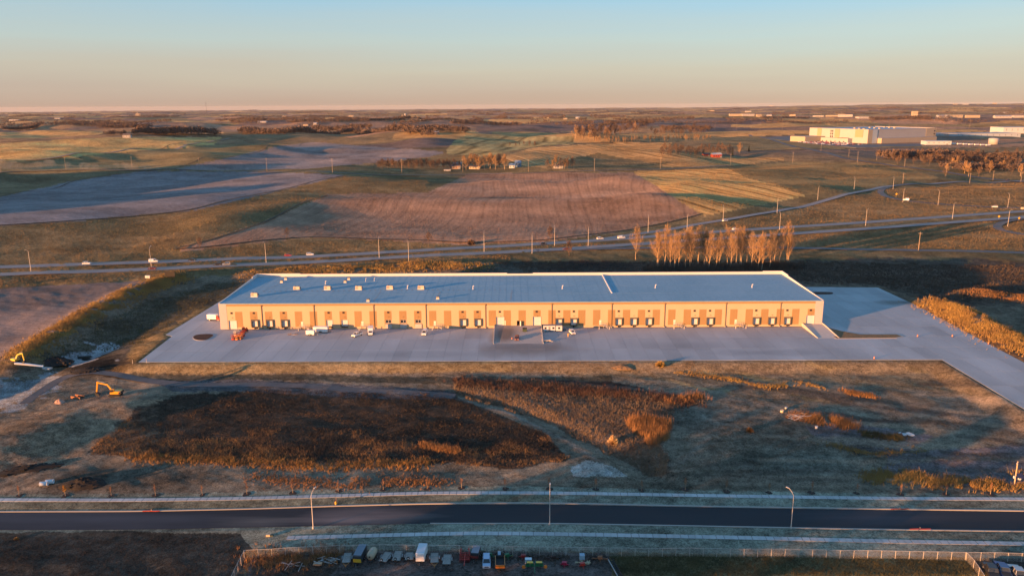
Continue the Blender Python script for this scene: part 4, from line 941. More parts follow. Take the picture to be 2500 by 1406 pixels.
# poplars behind the warehouse
plant(('poplar', 0), at(1552, 634), 'poplar_tree', 'lone bare poplar standing just left of the poplar clump', 'tree', None, .95)
xs = np.linspace(1600, 1928, 30)
for i, x in enumerate(xs):
    y = 655 + rnd.uniform(-14, 9) - (6 if x > 1880 else 0)
    plant(('poplar', i % 5), at(x + rnd.uniform(-6, 6), y), 'poplar_tree', 'bare poplar in the tall clump behind the warehouse, %s from its left' % ordw(i), 'tree', 'poplars behind the warehouse', rnd.uniform(.85, 1.12))
# lone trees along the highway
for (x, y, s, l) in [(488, 606, .55, 'small bare tree at the left tip of the brown stubble field'), (701, 579, .5, 'small bare tree on the lower edge of the stubble field'), (1047, 594, .6, 'small reddish bare tree at the field corner beside the highway'), (1343, 586, .75, 'bushy bare tree by the highway below the stubble field'), (1390, 624, .75, 'bare reddish tree between the highway and the warehouse')]:
    plant(('russet', rnd.randrange(3)), at(x, y), 'roadside_tree', l, 'tree', None, s)
def grove(keys, poly_or_line, n, hs, group, label, name='bare_tree', line=True, jy=2.):
    for i in range(n):
        t = (i + rnd.random()) / n
        x = poly_or_line[0][0] + (poly_or_line[1][0] - poly_or_line[0][0]) * t; y = poly_or_line[0][1] + (poly_or_line[1][1] - poly_or_line[0][1]) * t + rnd.uniform(-jy, jy * .4)
        plant(rnd.choice(keys), at(x, y), name, label, 'tree', group, rnd.uniform(*hs))
TR = [('tree', i) for i in range(4)]; RU = [('russet', i) for i in range(3)]; PL = [('pale', i) for i in range(2)]; CO = [('conifer', i) for i in range(2)]
grove(TR + RU, ((922, 412), (1125, 411)), 46, (.75, 1.05), 'shelter belt left of the farmhouse', 'bare brown tree of the shelter belt left of the farmhouse', jy=5)
grove(PL + RU, ((1130, 414), (1238, 413)), 17, (1.05, 1.55), 'tall trees behind the farmhouse', 'tall bare tree in the golden group right of the farmhouse', jy=5)
grove(PL + RU, ((1335, 413), (1398, 413)), 7, (.9, 1.3), 'trees round the small white house', 'bare tree standing round the small white house', jy=2)
grove(TR + RU, ((1612, 381), (1790, 378)), 42, (.85, 1.2), 'grove round the red barn', 'bare brown tree of the rounded grove round the red barn', jy=12)
plant(('pale', 0), at(1806, 377), 'bare_tree', 'pale bare tree at the right end of the red barn grove', 'tree', None, 1.5); plant(('conifer', 0), at(1828, 371), 'spruce_tree', 'dark spruce standing alone right of the red barn', 'tree', None, 1.5); plant(('conifer', 1), at(1788, 380), 'spruce_tree', 'dark spruce at the right edge of the red barn grove', 'tree', None, 1.3)
grove(RU + TR + PL, ((1402, 346), (1580, 322)), 40, (1.6, 2.3), 'wood beyond the golden fields', 'bare tree in the wood beyond the golden fields', jy=14)
grove(PL, ((1450, 349), (1740, 342)), 40, (.8, 1.1), 'straight row of small trees', 'small bare tree in the straight row before the wood', jy=1)
grove(RU + TR, ((1590, 332), (1735, 326)), 32, (1.4, 2.0), 'wood right of the tree row', 'bare tree in the wood left of the big white building', jy=9)
grove(TR + RU, ((2175, 398), (2500, 394)), 56, (.9, 1.25), 'wood by the access road', 'bare tree in the wide wood below the white tank', jy=14)
grove(CO + TR + PL, ((2300, 424), (2500, 424)), 26, (.8, 1.25), 'mixed trees at the road junction', 'tree in the mixed evergreen group beside the road junction', jy=22)
grove(RU, ((1240, 358), (1310, 358)), 6, (.6, .9), 'thicket in the striped field', 'bare tree in the small thicket of the striped field', jy=2)
# saplings along the street, each in a ring of mulch
SAP = [(47, 1210), (160, 1210), (272, 1210), (380, 1209), (494, 1208), (603, 1206), (715, 1203), (826, 1199), (936, 1195), (1043, 1193), (1127, 1191), (1233, 1193), (1341, 1193), (1454, 1194), (1566, 1197), (1673, 1195), (1773, 1199), (1878, 1202), (1982, 1203), (2092, 1204), (2199, 1206), (2310, 1207), (2418, 1206)]
for i, (x, y) in enumerate(SAP):
    P = at(x, y); n = i + 1; gold = i == 1
    t = plant(('goldsap', 0) if gold else ('sapling', i % 3), P, 'street_sapling', 'golden leaved sapling by the white pipes' if gold else 'leafless street sapling in bare soil, %s from the left' % ordw(i), 'tree', 'saplings along the street', rnd.uniform(.9, 1.15))
    mb = MB(); g = random.Random(i); ring = [(math.cos(a) * 1.0 * g.uniform(.6, 1.3), math.sin(a) * 1.0 * g.uniform(.6, 1.3)) for a in np.linspace(0, 6.1, 11)]
    mb.prism(ring, .04, .16, 'z').build('mulch_ring', mat('dark_mulch', (.035, .026, .022), .95, var=.4, scale=3), t)
# --- weeds and dry grass, too many to count
def tufts(name, P, h, blades, lean, width, m, label, hv=.35):
    if not len(P): return
    """P: n x 3 places; every tuft is a fan of thin blades"""
    n = len(P); k = n * blades; B = np.repeat(P, blades, 0); hh = h if np.ndim(h) == 0 else np.repeat(h, blades)
    H = hh * (1 + hv * rs.randn(k)).clip(.3, 2); az = rs.rand(k) * 2 * np.pi; ln = np.abs(rs.randn(k)) * lean; wd = width * (.6 + .8 * rs.rand(k)); a2 = rs.rand(k) * 2 * np.pi
    base = B + np.stack([rs.randn(k) * .22 * hh, rs.randn(k) * .22 * hh, np.full(k, -.05)], 1)
    e = np.stack([np.cos(a2), np.sin(a2), np.zeros(k)], 1) * wd[:, None] / 2
    tip = base + np.stack([np.cos(az) * ln * H, np.sin(az) * ln * H, H], 1)
    V = np.stack([base - e, base + e, tip], 1).reshape(-1, 3); F3 = np.arange(3 * k).reshape(-1, 3)
    o = npmesh(name, V, F3, m, smooth=False); tag(o, label, 'weeds', None, 'stuff'); return o
def scatter(poly, n, seed=0, dens=None):
    r = np.random.RandomState(seed); P = np.array(poly, float); x0, y0 = P.min(0); x1, y1 = P.max(0)
    Wc = at([x0, x1, x0, x1], [y0, y0, y1, y1]); out = []
    X = r.uniform(Wc[:, 0].min(), Wc[:, 0].max(), n * 6); Y = r.uniform(Wc[:, 1].min(), Wc[:, 1].max(), n * 6); Z = Zs(X, Y)
    px, py = project(np.stack([X, Y, Z], 1)); m = inpoly(px + vnoise(X / 5, Y / 5, 3) * 22, py + vnoise(X / 5, Y / 5, 9) * 8, poly)
    if dens is not None: m &= (fbm(X / 8, Y / 6, 3, seed) > dens)
    return np.stack([X, Y, Z], 1)[m][:n]
def along(pts, n, wid, seed=0):
    r = np.random.RandomState(seed); Q = at([p[0] for p in pts], [p[1] for p in pts])[:, :2]; s = np.concatenate([[0], np.cumsum(np.hypot(*np.diff(Q, axis=0).T))]); t = r.rand(n) * s[-1]
    X = np.interp(t, s, Q[:, 0]) + r.randn(n) * wid * .5; Y = np.interp(t, s, Q[:, 1]) + r.randn(n) * wid * .5
    k = fbm(X / 5, Y / 5, 3, seed) > -.25; X, Y = X[k], Y[k]; return np.stack([X, Y, Zs(X, Y)], 1)
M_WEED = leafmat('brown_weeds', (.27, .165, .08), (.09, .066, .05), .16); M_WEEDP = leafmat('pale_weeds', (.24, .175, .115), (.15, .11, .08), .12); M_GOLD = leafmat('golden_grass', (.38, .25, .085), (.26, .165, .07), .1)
M_RUST = leafmat('rusty_reeds', (.33, .175, .075), (.20, .115, .06), .2); M_OLIVE = leafmat('olive_grass', (.12, .105, .05), (.075, .07, .04), .15); M_DKWEED = leafmat('dark_weeds', (.12, .09, .065), (.075, .06, .05), .1)
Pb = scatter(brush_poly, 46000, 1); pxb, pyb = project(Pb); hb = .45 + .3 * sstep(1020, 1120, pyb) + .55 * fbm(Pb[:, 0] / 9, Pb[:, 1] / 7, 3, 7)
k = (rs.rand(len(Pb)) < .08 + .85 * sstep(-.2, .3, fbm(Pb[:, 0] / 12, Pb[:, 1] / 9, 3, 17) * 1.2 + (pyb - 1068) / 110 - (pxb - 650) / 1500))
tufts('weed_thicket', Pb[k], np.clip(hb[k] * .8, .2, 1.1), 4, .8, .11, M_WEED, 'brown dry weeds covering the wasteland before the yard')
tufts('weed_thicket', Pb[~k], np.clip(hb[~k] * .7, .2, 1.), 4, .8, .12, leafmat('shade_darkened_weeds', (.068, .056, .046), (.043, .038, .035), .12), 'dark low weeds in the shaded part of the wasteland')  # dark growth, with the back part's shade put into its colour too
tufts('weed_fringe', along([(330, 1116), (480, 1122), (600, 1128), (760, 1137), (900, 1134), (1050, 1128)], 2600, 4, 2), .75, 6, .7, .14, leafmat('tawny_grass', (.40, .22, .07), (.20, .12, .06), .3), 'golden dry grass along the lower edge of the wasteland')
tufts('weed_fringe', along([(1030, 1088), (1070, 1094), (1120, 1103)], 500, 2.5, 3), 1.0, 6, .45, .16, M_RUST, 'rust coloured grass strip at the right of the wasteland')
tufts('weed_thicket', scatter(tri_poly, 9000, 4), .8, 5, .5, .13, M_WEEDP, 'pale dry weeds filling the triangle beside the ditch')
tufts('reed_bed', along([(1110, 932), (1250, 945), (1400, 955), (1560, 968), (1700, 985)], 1800, 6, 5), 1.3, 6, .25, .12, leafmat('dark_reeds', (.13, .07, .05), (.08, .05, .042), .15), 'dark reeds along the top of the weed triangle')
tufts('reed_bed', along([(1640, 985), (1700, 968), (1720, 975)], 260, 3, 6), 1.8, 6, .2, .12, M_RUST, 'rusty reeds at the right tip of the weed triangle')
tufts('reed_bed', scatter([(1525, 1035), (1540, 1022), (1600, 1018), (1640, 1035), (1630, 1075), (1590, 1090), (1550, 1060)], 900, 8), 2.0, 6, .18, .11, M_RUST, 'orange reed patch in the weed triangle')
tufts('bank_grass', along([(40, 868), (130, 812), (240, 752), (335, 710), (400, 689), (440, 674)], 9000, 9, 9), .9, 5, .5, .22, M_GOLD, 'golden dry grass on the bank left of the yard')
tufts('bank_grass', along([(2285, 738), (2360, 768), (2440, 812), (2540, 866)], 8000, 10, 10), 1.1, 5, .5, .2, M_GOLD, 'golden dry grass on the bank right of the yard')
tufts('bank_grass', along([(2380, 712), (2460, 722), (2560, 735)], 1500, 10, 11), 1.0, 5, .5, .25, M_RUST, 'rusty grass on the far mound behind the right bank')
tufts('bank_grass', along([(620, 672), (760, 663), (900, 656), (1050, 650), (1180, 650)], 5000, 11, 12), 1.0, 4, .5, .3, M_GOLD, 'golden grass on the bank behind the warehouse')
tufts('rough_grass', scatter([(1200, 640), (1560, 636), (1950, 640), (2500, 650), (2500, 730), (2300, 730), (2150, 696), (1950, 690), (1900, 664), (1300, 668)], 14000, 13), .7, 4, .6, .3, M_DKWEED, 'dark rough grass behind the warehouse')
tufts('rough_grass', scatter([(-60, 880), (120, 860), (340, 745), (540, 690), (600, 688), (520, 735), (330, 840), (180, 872)], 7000, 14), .45, 4, .6, .22, M_OLIVE, 'olive grass in the hollow left of the yard')
tufts('rubble_weeds', along([(1950, 1020), (1990, 1026), (2040, 1032), (2075, 1042)], 900, 3.5, 15), 1.5, 7, .4, .13, M_RUST, 'rusty weeds growing over the timber debris')
tufts('rubble_weeds', along([(2110, 1060), (2150, 1064), (2200, 1070)], 600, 2.6, 16), .9, 6, .5, .13, M_OLIVE, 'olive weeds round the white rubble')
tufts('rubble_weeds', along([(2030, 1085), (2100, 1105), (2160, 1105), (2240, 1095)], 800, 2.5, 17), .5, 5, .6, .12, M_GOLD, 'low yellow weeds edging the gravel patch')
tufts('verge_weeds', along([(620, 1165), (760, 1178), (900, 1180), (960, 1172), (1090, 1178)], 1500, 4, 18), .55, 6, .5, .12, M_RUST, 'orange weeds above the row of saplings')
tufts('verge_weeds', along([(2120, 1170), (2200, 1160), (2290, 1180), (2380, 1185), (2490, 1180), (2530, 1175)], 2200, 4.5, 19), 1.0, 6, .5, .15, M_GOLD, 'tawny bushes of grass by the solar camera mast')
tufts('slope_weeds', along([(1650, 905), (1780, 925), (1870, 945), (1960, 935), (2010, 950)], 1100, 2.5, 20), .6, 6, .5, .12, M_GOLD, 'strip of golden weeds on the bare slope right of centre')
tufts('slope_weeds', along([(2060, 955), (2090, 962), (2130, 968)], 500, 2.5, 21), .9, 6, .5, .13, M_RUST, 'rusty weeds on the bare slope below the access road')
tufts('site_grass', scatter([(1250, 895), (2300, 890), (2480, 1010), (2480, 1180), (1660, 1170), (1650, 1010), (1740, 960), (1250, 912)], 9000, 22), .22, 4, .8, .12, M_OLIVE, 'sparse short weeds on the graded dirt')
tufts('site_grass', scatter([(0, 930), (300, 930), (420, 960), (220, 1100), (0, 1200)], 4000, 23), .22, 4, .8, .12, M_WEEDP, 'sparse stubble on the graded mound')
tufts('meadow_grass', scatter([(1500, 1356), (2355, 1362), (2420, 1406), (1505, 1406)], 9000, 24), .4, 5, .6, .07, M_OLIVE, 'tufted grass inside the fence at the lower right')
tufts('yard_weeds', along([(620, 1365), (700, 1362), (790, 1355), (830, 1350)], 900, 5, 25), .9, 6, .45, .1, M_RUST, 'russet weeds in the left corner of the equipment yard')
tufts('yard_weeds', along([(1120, 1352), (1250, 1356), (1480, 1360)], 900, 3, 26), .5, 6, .5, .09, M_DKWEED, 'dark weeds along the fence behind the machinery')
tufts('field_stubble', scatter([(-40, 1310), (580, 1312), (600, 1350), (560, 1420), (-40, 1420)], 7000, 27), .25, 4, .7, .08, MATS['shade_darkened_weeds'], 'dark stubble on the plot at the lower left')  # unlit look of the plot put into the darker stubble colour
M_STUB = leafmat('stubble_stalks', (.40, .25, .165), (.30, .185, .125), .05); M_STRAW = leafmat('straw_stalks', (.50, .32, .12), (.38, .24, .095), .04); M_KHAKI = leafmat('khaki_grass', (.30, .195, .085), (.20, .14, .07), .03)
tufts('stubble_stalks', scatter(FIELDS[0][1], 30000, 41), .3, 2, .4, .5, M_STUB, 'short corn stalks left standing on the brown field')
tufts('straw_stalks', scatter(FIELDS[1][1], 12000, 42), .35, 2, .4, .6, M_STRAW, 'straw stalks on the golden striped field')
tufts('khaki_grass', scatter(FIELDS[2][1], 14000, 43), .3, 2, .4, .6, M_KHAKI, 'dry grass on the khaki slope at the right')
tufts('straw_stalks', scatter(FIELDS[11][1], 14000, 44), .5, 2, .4, 1.1, M_STRAW, 'straw stalks on the far golden field at the left')
tufts('straw_stalks', np.concatenate([scatter(FIELDS[8][1], 6000, 45), scatter(FIELDS[10][1], 9000, 46)]), .4, 2, .4, .8, M_STRAW, 'straw stalks on the golden fields behind the farm road')
tufts('verge_grass', scatter([(-40, 552), (150, 545), (480, 514), (700, 465), (840, 432), (1040, 430), (1040, 470), (800, 476), (640, 546), (430, 610), (600, 600), (900, 586), (1200, 596), (1000, 608), (650, 625), (370, 636), (-40, 648)], 24000, 47), .35, 3, .5, .45, M_KHAKI, 'dry grass between the ploughed field and the highway')
tufts('verge_grass', scatter([(1720, 545), (1900, 520), (2150, 462), (2500, 445), (2500, 512), (2100, 540), (1800, 560)], 16000, 48), .35, 3, .5, .42, M_KHAKI, 'dry grass inside the interchange')
tufts('verge_grass', scatter([(1950, 572), (2500, 536), (2500, 612), (1950, 600)], 9000, 49), .3, 3, .5, .4, M_KHAKI, 'dry grass between the highway and the frontage road')
tufts('verge_grass', scatter([(-40, 655), (500, 638), (900, 624), (1200, 608), (1500, 592), (1500, 597), (1200, 612), (900, 628), (500, 646), (-40, 668)], 5000, 50), .35, 3, .5, .4, M_KHAKI, 'dry grass on the median of the highway')
tufts('verge_grass', scatter([(-40, 678), (400, 662), (900, 640), (1250, 622), (1250, 640), (900, 652), (640, 664), (400, 685), (-40, 700)], 8000, 51), .4, 3, .5, .35, M_KHAKI, 'dry grass below the highway at the left')
tufts('slope_grass', scatter([(210, 905), (338, 886), (1250, 884), (1700, 883), (1700, 905), (1250, 906), (700, 912), (350, 914)], 12000, 52), .16, 3, .7, .14, M_KHAKI, 'short dry grass on the bank before the yard')
# single shrubs that stand out
def shrub(P, r, hgt, m, name, label, n=420, seed=0):
    g = np.random.RandomState(seed); mb = MB()
    t = thing(name, label, 'shrub', (P[0], P[1], P[2] - .05)); tv = []; tf = []
    for i in range(n):
        a, e = g.rand() * 6.283, math.acos(g.rand() ** .7); rr = r * (.55 + .5 * g.rand()); d = np.array([math.cos(a) * math.sin(e) * rr, math.sin(a) * math.sin(e) * rr, math.cos(e) * hgt * (.55 + .5 * g.rand())])
        b = d * .35; s = g.randn(3) * .11 * r; o = len(tv); tv += [b - s, b + s, d]; tf.append((o, o + 1, o + 2))
    mb.add(tv, tf).build('twigs', m, t); st = MB()
    for i in range(5): a = i * 1.3; st.tube([(0, 0, 0), (math.cos(a) * r * .25, math.sin(a) * r * .25, hgt * .45)], [.05, .02], 4, False)
    st.build('stem', M_BARK2, t); return t
shrub(at(1497, 1082), 2.1, 3.0, leafmat('pale_bush', (.62, .45, .24), (.5, .34, .18), .5), 'pale_shrub', 'pale round bush glowing beside the ditch in the weed triangle', 1300, 1)
shrub(at(1830, 1052), 1.8, 1.6, M_RUST, 'brown_shrub', 'lone rusty bush on bare dirt left of the timber debris', 400, 2)
shrub(at(1612, 892), 2.6, 2.2, M_GOLD, 'golden_shrub', 'golden bush on the edge of the concrete yard', 500, 3)
shrub(at(2366, 778 + 30), 1.3, 1.2, M_GOLD, 'golden_shrub', 'small round golden bush at the foot of the right bank', 260, 4)
shrub(at(40, 1316), .9, .7, M_GOLD, 'golden_shrub', 'small golden bush on the dark plot at the lower left', 200, 5)
shrub(at(600, 1358), 1.0, 1.6, M_GOLD, 'golden_shrub', 'golden bush in the corner of the chain link fence', 260, 6)
shrub(at(1150, 596), 4.5, 4.5, M_TWIG3, 'russet_shrub', 'low russet thicket beside the highway below the stubble field', 260, 7)
# unseen tree row added south of the equipment yard to shade the foreground
for i in range(34):
    x = -140 + i * 2.9 + rnd.uniform(-1.5, 1.5); y = 100 + rnd.uniform(-12, 10)
    if i in (9, 10): continue
    plant(rnd.choice(TR), (x, y, float(Zs(x, y))), 'unseen_shade_tree', 'bare tree of the unseen row added to shade the street', 'tree', 'unseen trees shading the street', rnd.uniform(1.15, 1.6))
# ------------------------------------------------------------------ vehicles
def paintm(n, c, rough=.35, metal=0.): return mat('paint_' + n, c, rough, metal, var=.06, scale=.6, spec=.5)
PW, PR, PM, PK, PB, PG_, PS, PO, PY = paintm('white', (.78, .77, .75)), paintm('red', (.42, .035, .025)), paintm('maroon', (.16, .03, .03)), paintm('black', (.03, .03, .035)), paintm('blue', (.05, .10, .22)), paintm('green', (.02, .12, .05)), paintm('silver', (.45, .45, .46), .3, .5), paintm('orange', (.75, .20, .03)), paintm('yellow', (.75, .42, .04))
M_TYRE = mat('tyre', (.02, .02, .021), .9); M_RIM = mat('rim', (.5, .5, .5), .4, .7); M_LAMP = mat('headlamp', (.8, .78, .7), .2); M_TAIL = mat('taillamp', (.4, .02, .02), .3); M_BED = mat('bed_liner', (.04, .04, .04), .9); M_TAND = mat('deck_planks', (.30, .29, .27), .85, var=.25, scale=1.5); M_BEIGE = paintm('beige', (.55, .46, .32), .5)
def wheels(t, xs, ys, r, w=.24):
    for y in ys:
        for s in (-1, 1):
            wv = MB().tube([(s * xs - w / 2, y, r), (s * xs + w / 2, y, r)], r, 12).build('wheel', M_TYRE, t)
            MB().tube([(s * (xs + w / 2 + .001), y, r), (s * (xs + w / 2 + .03), y, r)], r * .6, 10).build('rim', M_RIM, wv)
def vehicle(kind, name, label, cat, P, rz, paint, group=None, s=1.):
    """front towards -y"""
    t = thing(name, label, cat, (P[0], P[1], P[2]), rz, group)
    if kind == 'suv': L, Wd, prof, roofp = 4.7, 1.9, [(-2.35, .35), (-2.35, .95), (-1.35, 1.08), (2.3, 1.1), (2.35, .35)], [(-1.3, 1.09), (-.55, 1.72), (2.0, 1.72), (2.28, 1.09)]
    elif kind == 'sedan': L, Wd, prof, roofp = 4.6, 1.8, [(-2.3, .3), (-2.3, .75), (-1.2, .92), (1.6, .95), (2.3, .9), (2.3, .3)], [(-1.15, .93), (-.35, 1.45), (.95, 1.45), (1.7, .93)]
    elif kind == 'pickup': L, Wd, prof, roofp = 5.8, 2.0, [(-2.9, .45), (-2.9, 1.1), (-1.6, 1.2), (2.9, 1.2), (2.9, .45)], [(-1.55, 1.21), (-.9, 1.88), (.75, 1.88), (1.05, 1.21)]
    elif kind == 'van': L, Wd, prof, roofp = 5.4, 2.0, [(-2.7, .35), (-2.7, 1.0), (-2.0, 1.25), (2.7, 1.25), (2.7, .35)], [(-1.98, 1.26), (-1.2, 2.15), (2.6, 2.2), (2.68, 1.26)]
    hw = Wd / 2
    body = MB().prism(prof, -hw, hw, 'x').build('body', paint, t)
    cb = MB(); n = len(roofp)
    lo = [(roofp[0][0], roofp[0][1]), (roofp[-1][0], roofp[-1][1])]
    vs = [(s2 * (hw - (.04 if z < 1.4 and i in (0, n - 1) else .22)), y, z) for s2 in (-1, 1) for i, (y, z) in enumerate(roofp)]
    cb.add(vs, [(0, 1, 2, 3), (7, 6, 5, 4), (0, 4, 5, 1), (1, 5, 6, 2), (2, 6, 7, 3), (3, 7, 4, 0)]); cb.build('cabin_glass', M_GLASS, t)
    (y1, z1), (y2, z2) = roofp[1], roofp[2]
    MB().box(-hw + .2, hw - .2, y1 - .03, y2 + .03, z1 + .003, z1 + .06).build('roof', paint, t)
    pl = MB()
    for s2 in (-1, 1):
        for (ya, za), (yb, zb) in ((roofp[0], roofp[1]), (roofp[3], roofp[2])): pl.bar((s2 * (hw - .04), ya, za), (s2 * (hw - .2), yb, zb), .09)
        if kind in ('van', 'suv', 'pickup'): pl.bar((s2 * (hw - .04), (y1 + y2) / 2, roofp[0][1]), (s2 * (hw - .2), (y1 + y2) / 2, z1), .12)
    pl.build('pillar', paint, t)
    if kind == 'van':
        sp = MB()
        for s2 in (-1, 1): sp.add([(s2 * (hw - .02), -.3, 1.26), (s2 * (hw - .02), 2.6, 1.26), (s2 * (hw - .19), 2.55, 2.2), (s2 * (hw - .19), -.3, 2.17)], [(0, 1, 2, 3)])
        sp.build('side_panel', paint, t)
    if kind == 'pickup': MB().box(-hw + .12, hw - .12, 1.2, 2.82, 1.203, 1.23).build('cargo_bed', M_BED, t)
    for s2 in (-1, 1):
        MB().box(s2 * (hw - .3) - .2, s2 * (hw - .3) + .2, prof[0][0] - .03, prof[0][0] - .002, prof[1][1] - .22, prof[1][1] - .06).build('headlight', M_LAMP, t)
        MB().box(s2 * (hw - .18) - .12, s2 * (hw - .18) + .12, prof[-1][0] + .002, prof[-1][0] + .03, .8, 1.0).build('taillight', M_TAIL, t)
    MB().box(-hw * .55, hw * .55, prof[0][0] - .03, prof[0][0] - .001, .5, .72).build('grille', M_DARK, t)
    r = .34 if kind in ('suv', 'sedan') else .4; wheels(t, hw - .13, (prof[0][0] + .9, prof[-1][0] - .95), r); t.scale = (s, s, s)
    return t
def yard(px, py): P = flat(px, py, .02); P[2] = .022; return P
vehicle('pickup', 'pickup_truck', 'white pickup parked left of the white box van by the docks', 'pickup', yard(872, 820), R(-28), PW)
vehicle('van', 'beige_van', 'pale van parked alone below the two docks left of the ramp', 'van', yard(1037, 816), R(-4), PW)
vehicle('suv', 'maroon_car', 'maroon car parked at the foot of the wide stained ramp', 'car', yard(1262, 829), R(-3), PM)
vehicle('suv', 'white_car', 'white car parked right of the site office trailer', 'car', yard(1397, 814), R(12), PW)
def box_truck(P, rz, label, cabp, boxp, name='box_truck'):
    t = thing(name, label, 'truck', P, rz)
    MB().prism([(-3.3, .5), (-3.3, 1.3), (-2.9, 1.4), (-2.5, 2.3), (-1.6, 2.35), (-1.6, .5)], -1.0, 1.0, 'x').build('cab', cabp, t)
    MB().prism([(-2.92, 1.45), (-2.56, 2.2), (-2.5, 2.2), (-2.86, 1.45)], -.85, .85, 'x').build('windscreen', M_GLASS, t)
    b = MB().box(-1.2, 1.2, -1.5, 3.4, .9, 3.2).build('cargo_box', boxp, t); MB().box(-1.15, 1.15, 3.402, 3.43, .95, 3.1).build('roll_door', M_SILL, b)
    MB().box(-.5, .5, -1.5, 3.4, .55, .88).build('chassis', M_DARK, t); wheels(t, .95, (-2.6, 2.2), .45, .3); return t
box_truck(yard(905, 815), R(8), 'white box van with rounded nose parked by the dock stair', PW, PW)
box_truck(yard(524, 782), R(80), 'red and white truck parked behind the left corner of the warehouse', PR, PW, 'red_truck')
def cargo_trailer(P, rz, L, Wd, Ht, label, paint, front=None, group=None, roofm=None):
    t = thing('cargo_trailer', label, 'trailer', P, rz, group); hw = Wd / 2
    MB().prism([(-L / 2, .5), (-L / 2, Ht - .15), (-L / 2 + .15, Ht), (L / 2, Ht), (L / 2, .5)], -hw, hw, 'x').build('body', paint, t)
    MB().box(-hw + .04, hw - .04, -L / 2 + .2, L / 2 - .05, Ht + .002, Ht + .04).build('roof', roofm or paint, t)
    f = MB().box(-hw + .02, hw - .02, -L / 2 - .03, -L / 2 - .002, .52, Ht * .62).build('stone_guard', front or M_STEEL, t)
    for s in (-1, 1): MB().bar((s * hw * .7, -L / 2, .45), (0, -L / 2 - 1.3, .45), .1).build('tongue', M_DARK, t); MB().prism([(-.75, .55), (-.55, .85), (.55, .85), (.75, .55)], s * (hw + .12) - .12, s * (hw + .12) + .12, 'x').build('fender', M_DARK, t)
    MB().box(-.05, .05, -L / 2 - 1.2, -L / 2 - 1.1, .0, .7).build('jack', M_STEEL, t); wheels(t, hw + .1, (-.4, .4) if L > 4.5 else (0,), .36, .2); return t
cargo_trailer(yard(759, 818), R(82), 4.0, 2.1, 2.4, 'small white cargo trailer in front of the larger one by the dock stair', PW)
cargo_trailer(yard(784, 811), R(86), 7.0, 2.4, 2.8, 'larger white cargo trailer behind the small one by the dock stair', PW)
def office(P, L, label, win=True):
    t = thing('site_office', label, 'container', P, 0); MB().box(-L / 2, L / 2, -1.25, 1.25, .45, 2.9).build('body', M_WHITE, t); MB().box(-L / 2 - .08, L / 2 + .08, -1.33, 1.33, 2.902, 3.0).build('roof', M_SILL, t)
    for i in range(3 if L > 4 else 1):
        x = -L / 2 + L * (i + .5) / (3 if L > 4 else 1)
        if i == 1: d = MB().box(x - .45, x + .45, -1.3, -1.252, .5, 2.5).build('door', M_SILL, t); MB().box(x + .28, x + .36, -1.36, -1.301, 1.4, 1.55).build('door_handle', M_STEEL, d)
        else: w_ = MB().box(x - .5, x + .5, -1.29, -1.252, 1.4, 2.3).build('window', M_GLASS, t); MB().box(x - .58, x + .58, -1.32, -1.252, 1.3, 1.395).build('window_sill', M_SILL, w_)
    for x in (-L / 2 + .5, L / 2 - .5): MB().box(x - .2, x + .2, -1.0, 1.0, 0, .45).build('block', M_CONC, t)
    return t
office(yard(1341, 808), 5.6, 'long white site office trailer with a dark window by the docks'); office(yard(1364.5, 808), 2.9, 'short white container beside the site office trailer')
t = thing('generator', 'grey generator box right of the short white container', 'generator', yard(1377, 806)); MB().box(-.8, .8, -.6, .6, .3, 1.7).build('cabinet', M_SILL, t); MB().box(-.9, .9, -.7, .7, 0, .3).build('skid', M_DARK, t); MB().tube([(.4, 0, 1.7), (.4, 0, 2.2)], .07, 6).build('exhaust', M_DARK, t)
t = thing('dumpster', 'dark green skip standing on the wide ramp', 'skip', flat(1281, 808, .9)); MB().prism([(-.9, .0), (-1.2, 1.3), (1.2, 1.3), (.9, .0)], -1.0, 1.0, 'x').build('bin', mat('skip_green', (.05, .08, .05), .7), t); MB().box(-1.05, 1.05, -1.25, 1.25, 1.302, 1.36).build('rim', M_DARK, t)
def planks(t, n, L, spread, m, seed, h=.5, w=.18, name='plank', steep=.15):
    g = random.Random(seed)
    for i in range(n):
        a = g.uniform(-.5, .5) + (1.5 if g.random() < .25 else 0); l = L * g.uniform(.5, 1); c = Vector((g.uniform(-1, 1) * spread[0], g.uniform(-1, 1) * spread[1], g.uniform(.1, h))); d = Vector((math.cos(a), math.sin(a), g.uniform(-steep, steep))) * l / 2
        MB().bar(c - d, c + d, w * g.uniform(.7, 1.4), .07).build(name, m[i % len(m)], t)
M_WOOD = mat('raw_timber', (.55, .42, .28), .8, var=.2); M_WOODG = mat('weathered_timber', (.42, .40, .38), .85, var=.2)
t = thing('timber_pile', 'pile of pale timber lying below the site office', 'timber', yard(1338, 833)); planks(t, 14, 4.6, (1.0, .5), [M_WOOD, M_WHITE], 1)
t = thing('timber_pile', 'scattered brown boards on the yard left of the white trailers', 'timber', yard(714, 817)); planks(t, 12, 2.4, (2.2, .8), [mat('brown_board', (.22, .12, .08), .8), M_WOOD], 2, .3)
def barrel(P, label, name='traffic_drum', paint=None, h=1.0):
    t = thing(name, label, 'drum', P); MB().lathe([(.0, .1), (.29, .1), (.27, .35), (.25, .36), (.24, .6), (.22, .61), (.2, h), (0, h)], 10).build('body', paint or PO, t); MB().lathe([(.0, 0), (.4, 0), (.4, .1), (.29, .12)], 10).build('base', M_DARK, t)
    MB().lathe([(.275, .42), (.262, .55)], 10).build('reflective_band', M_WHITE, t)
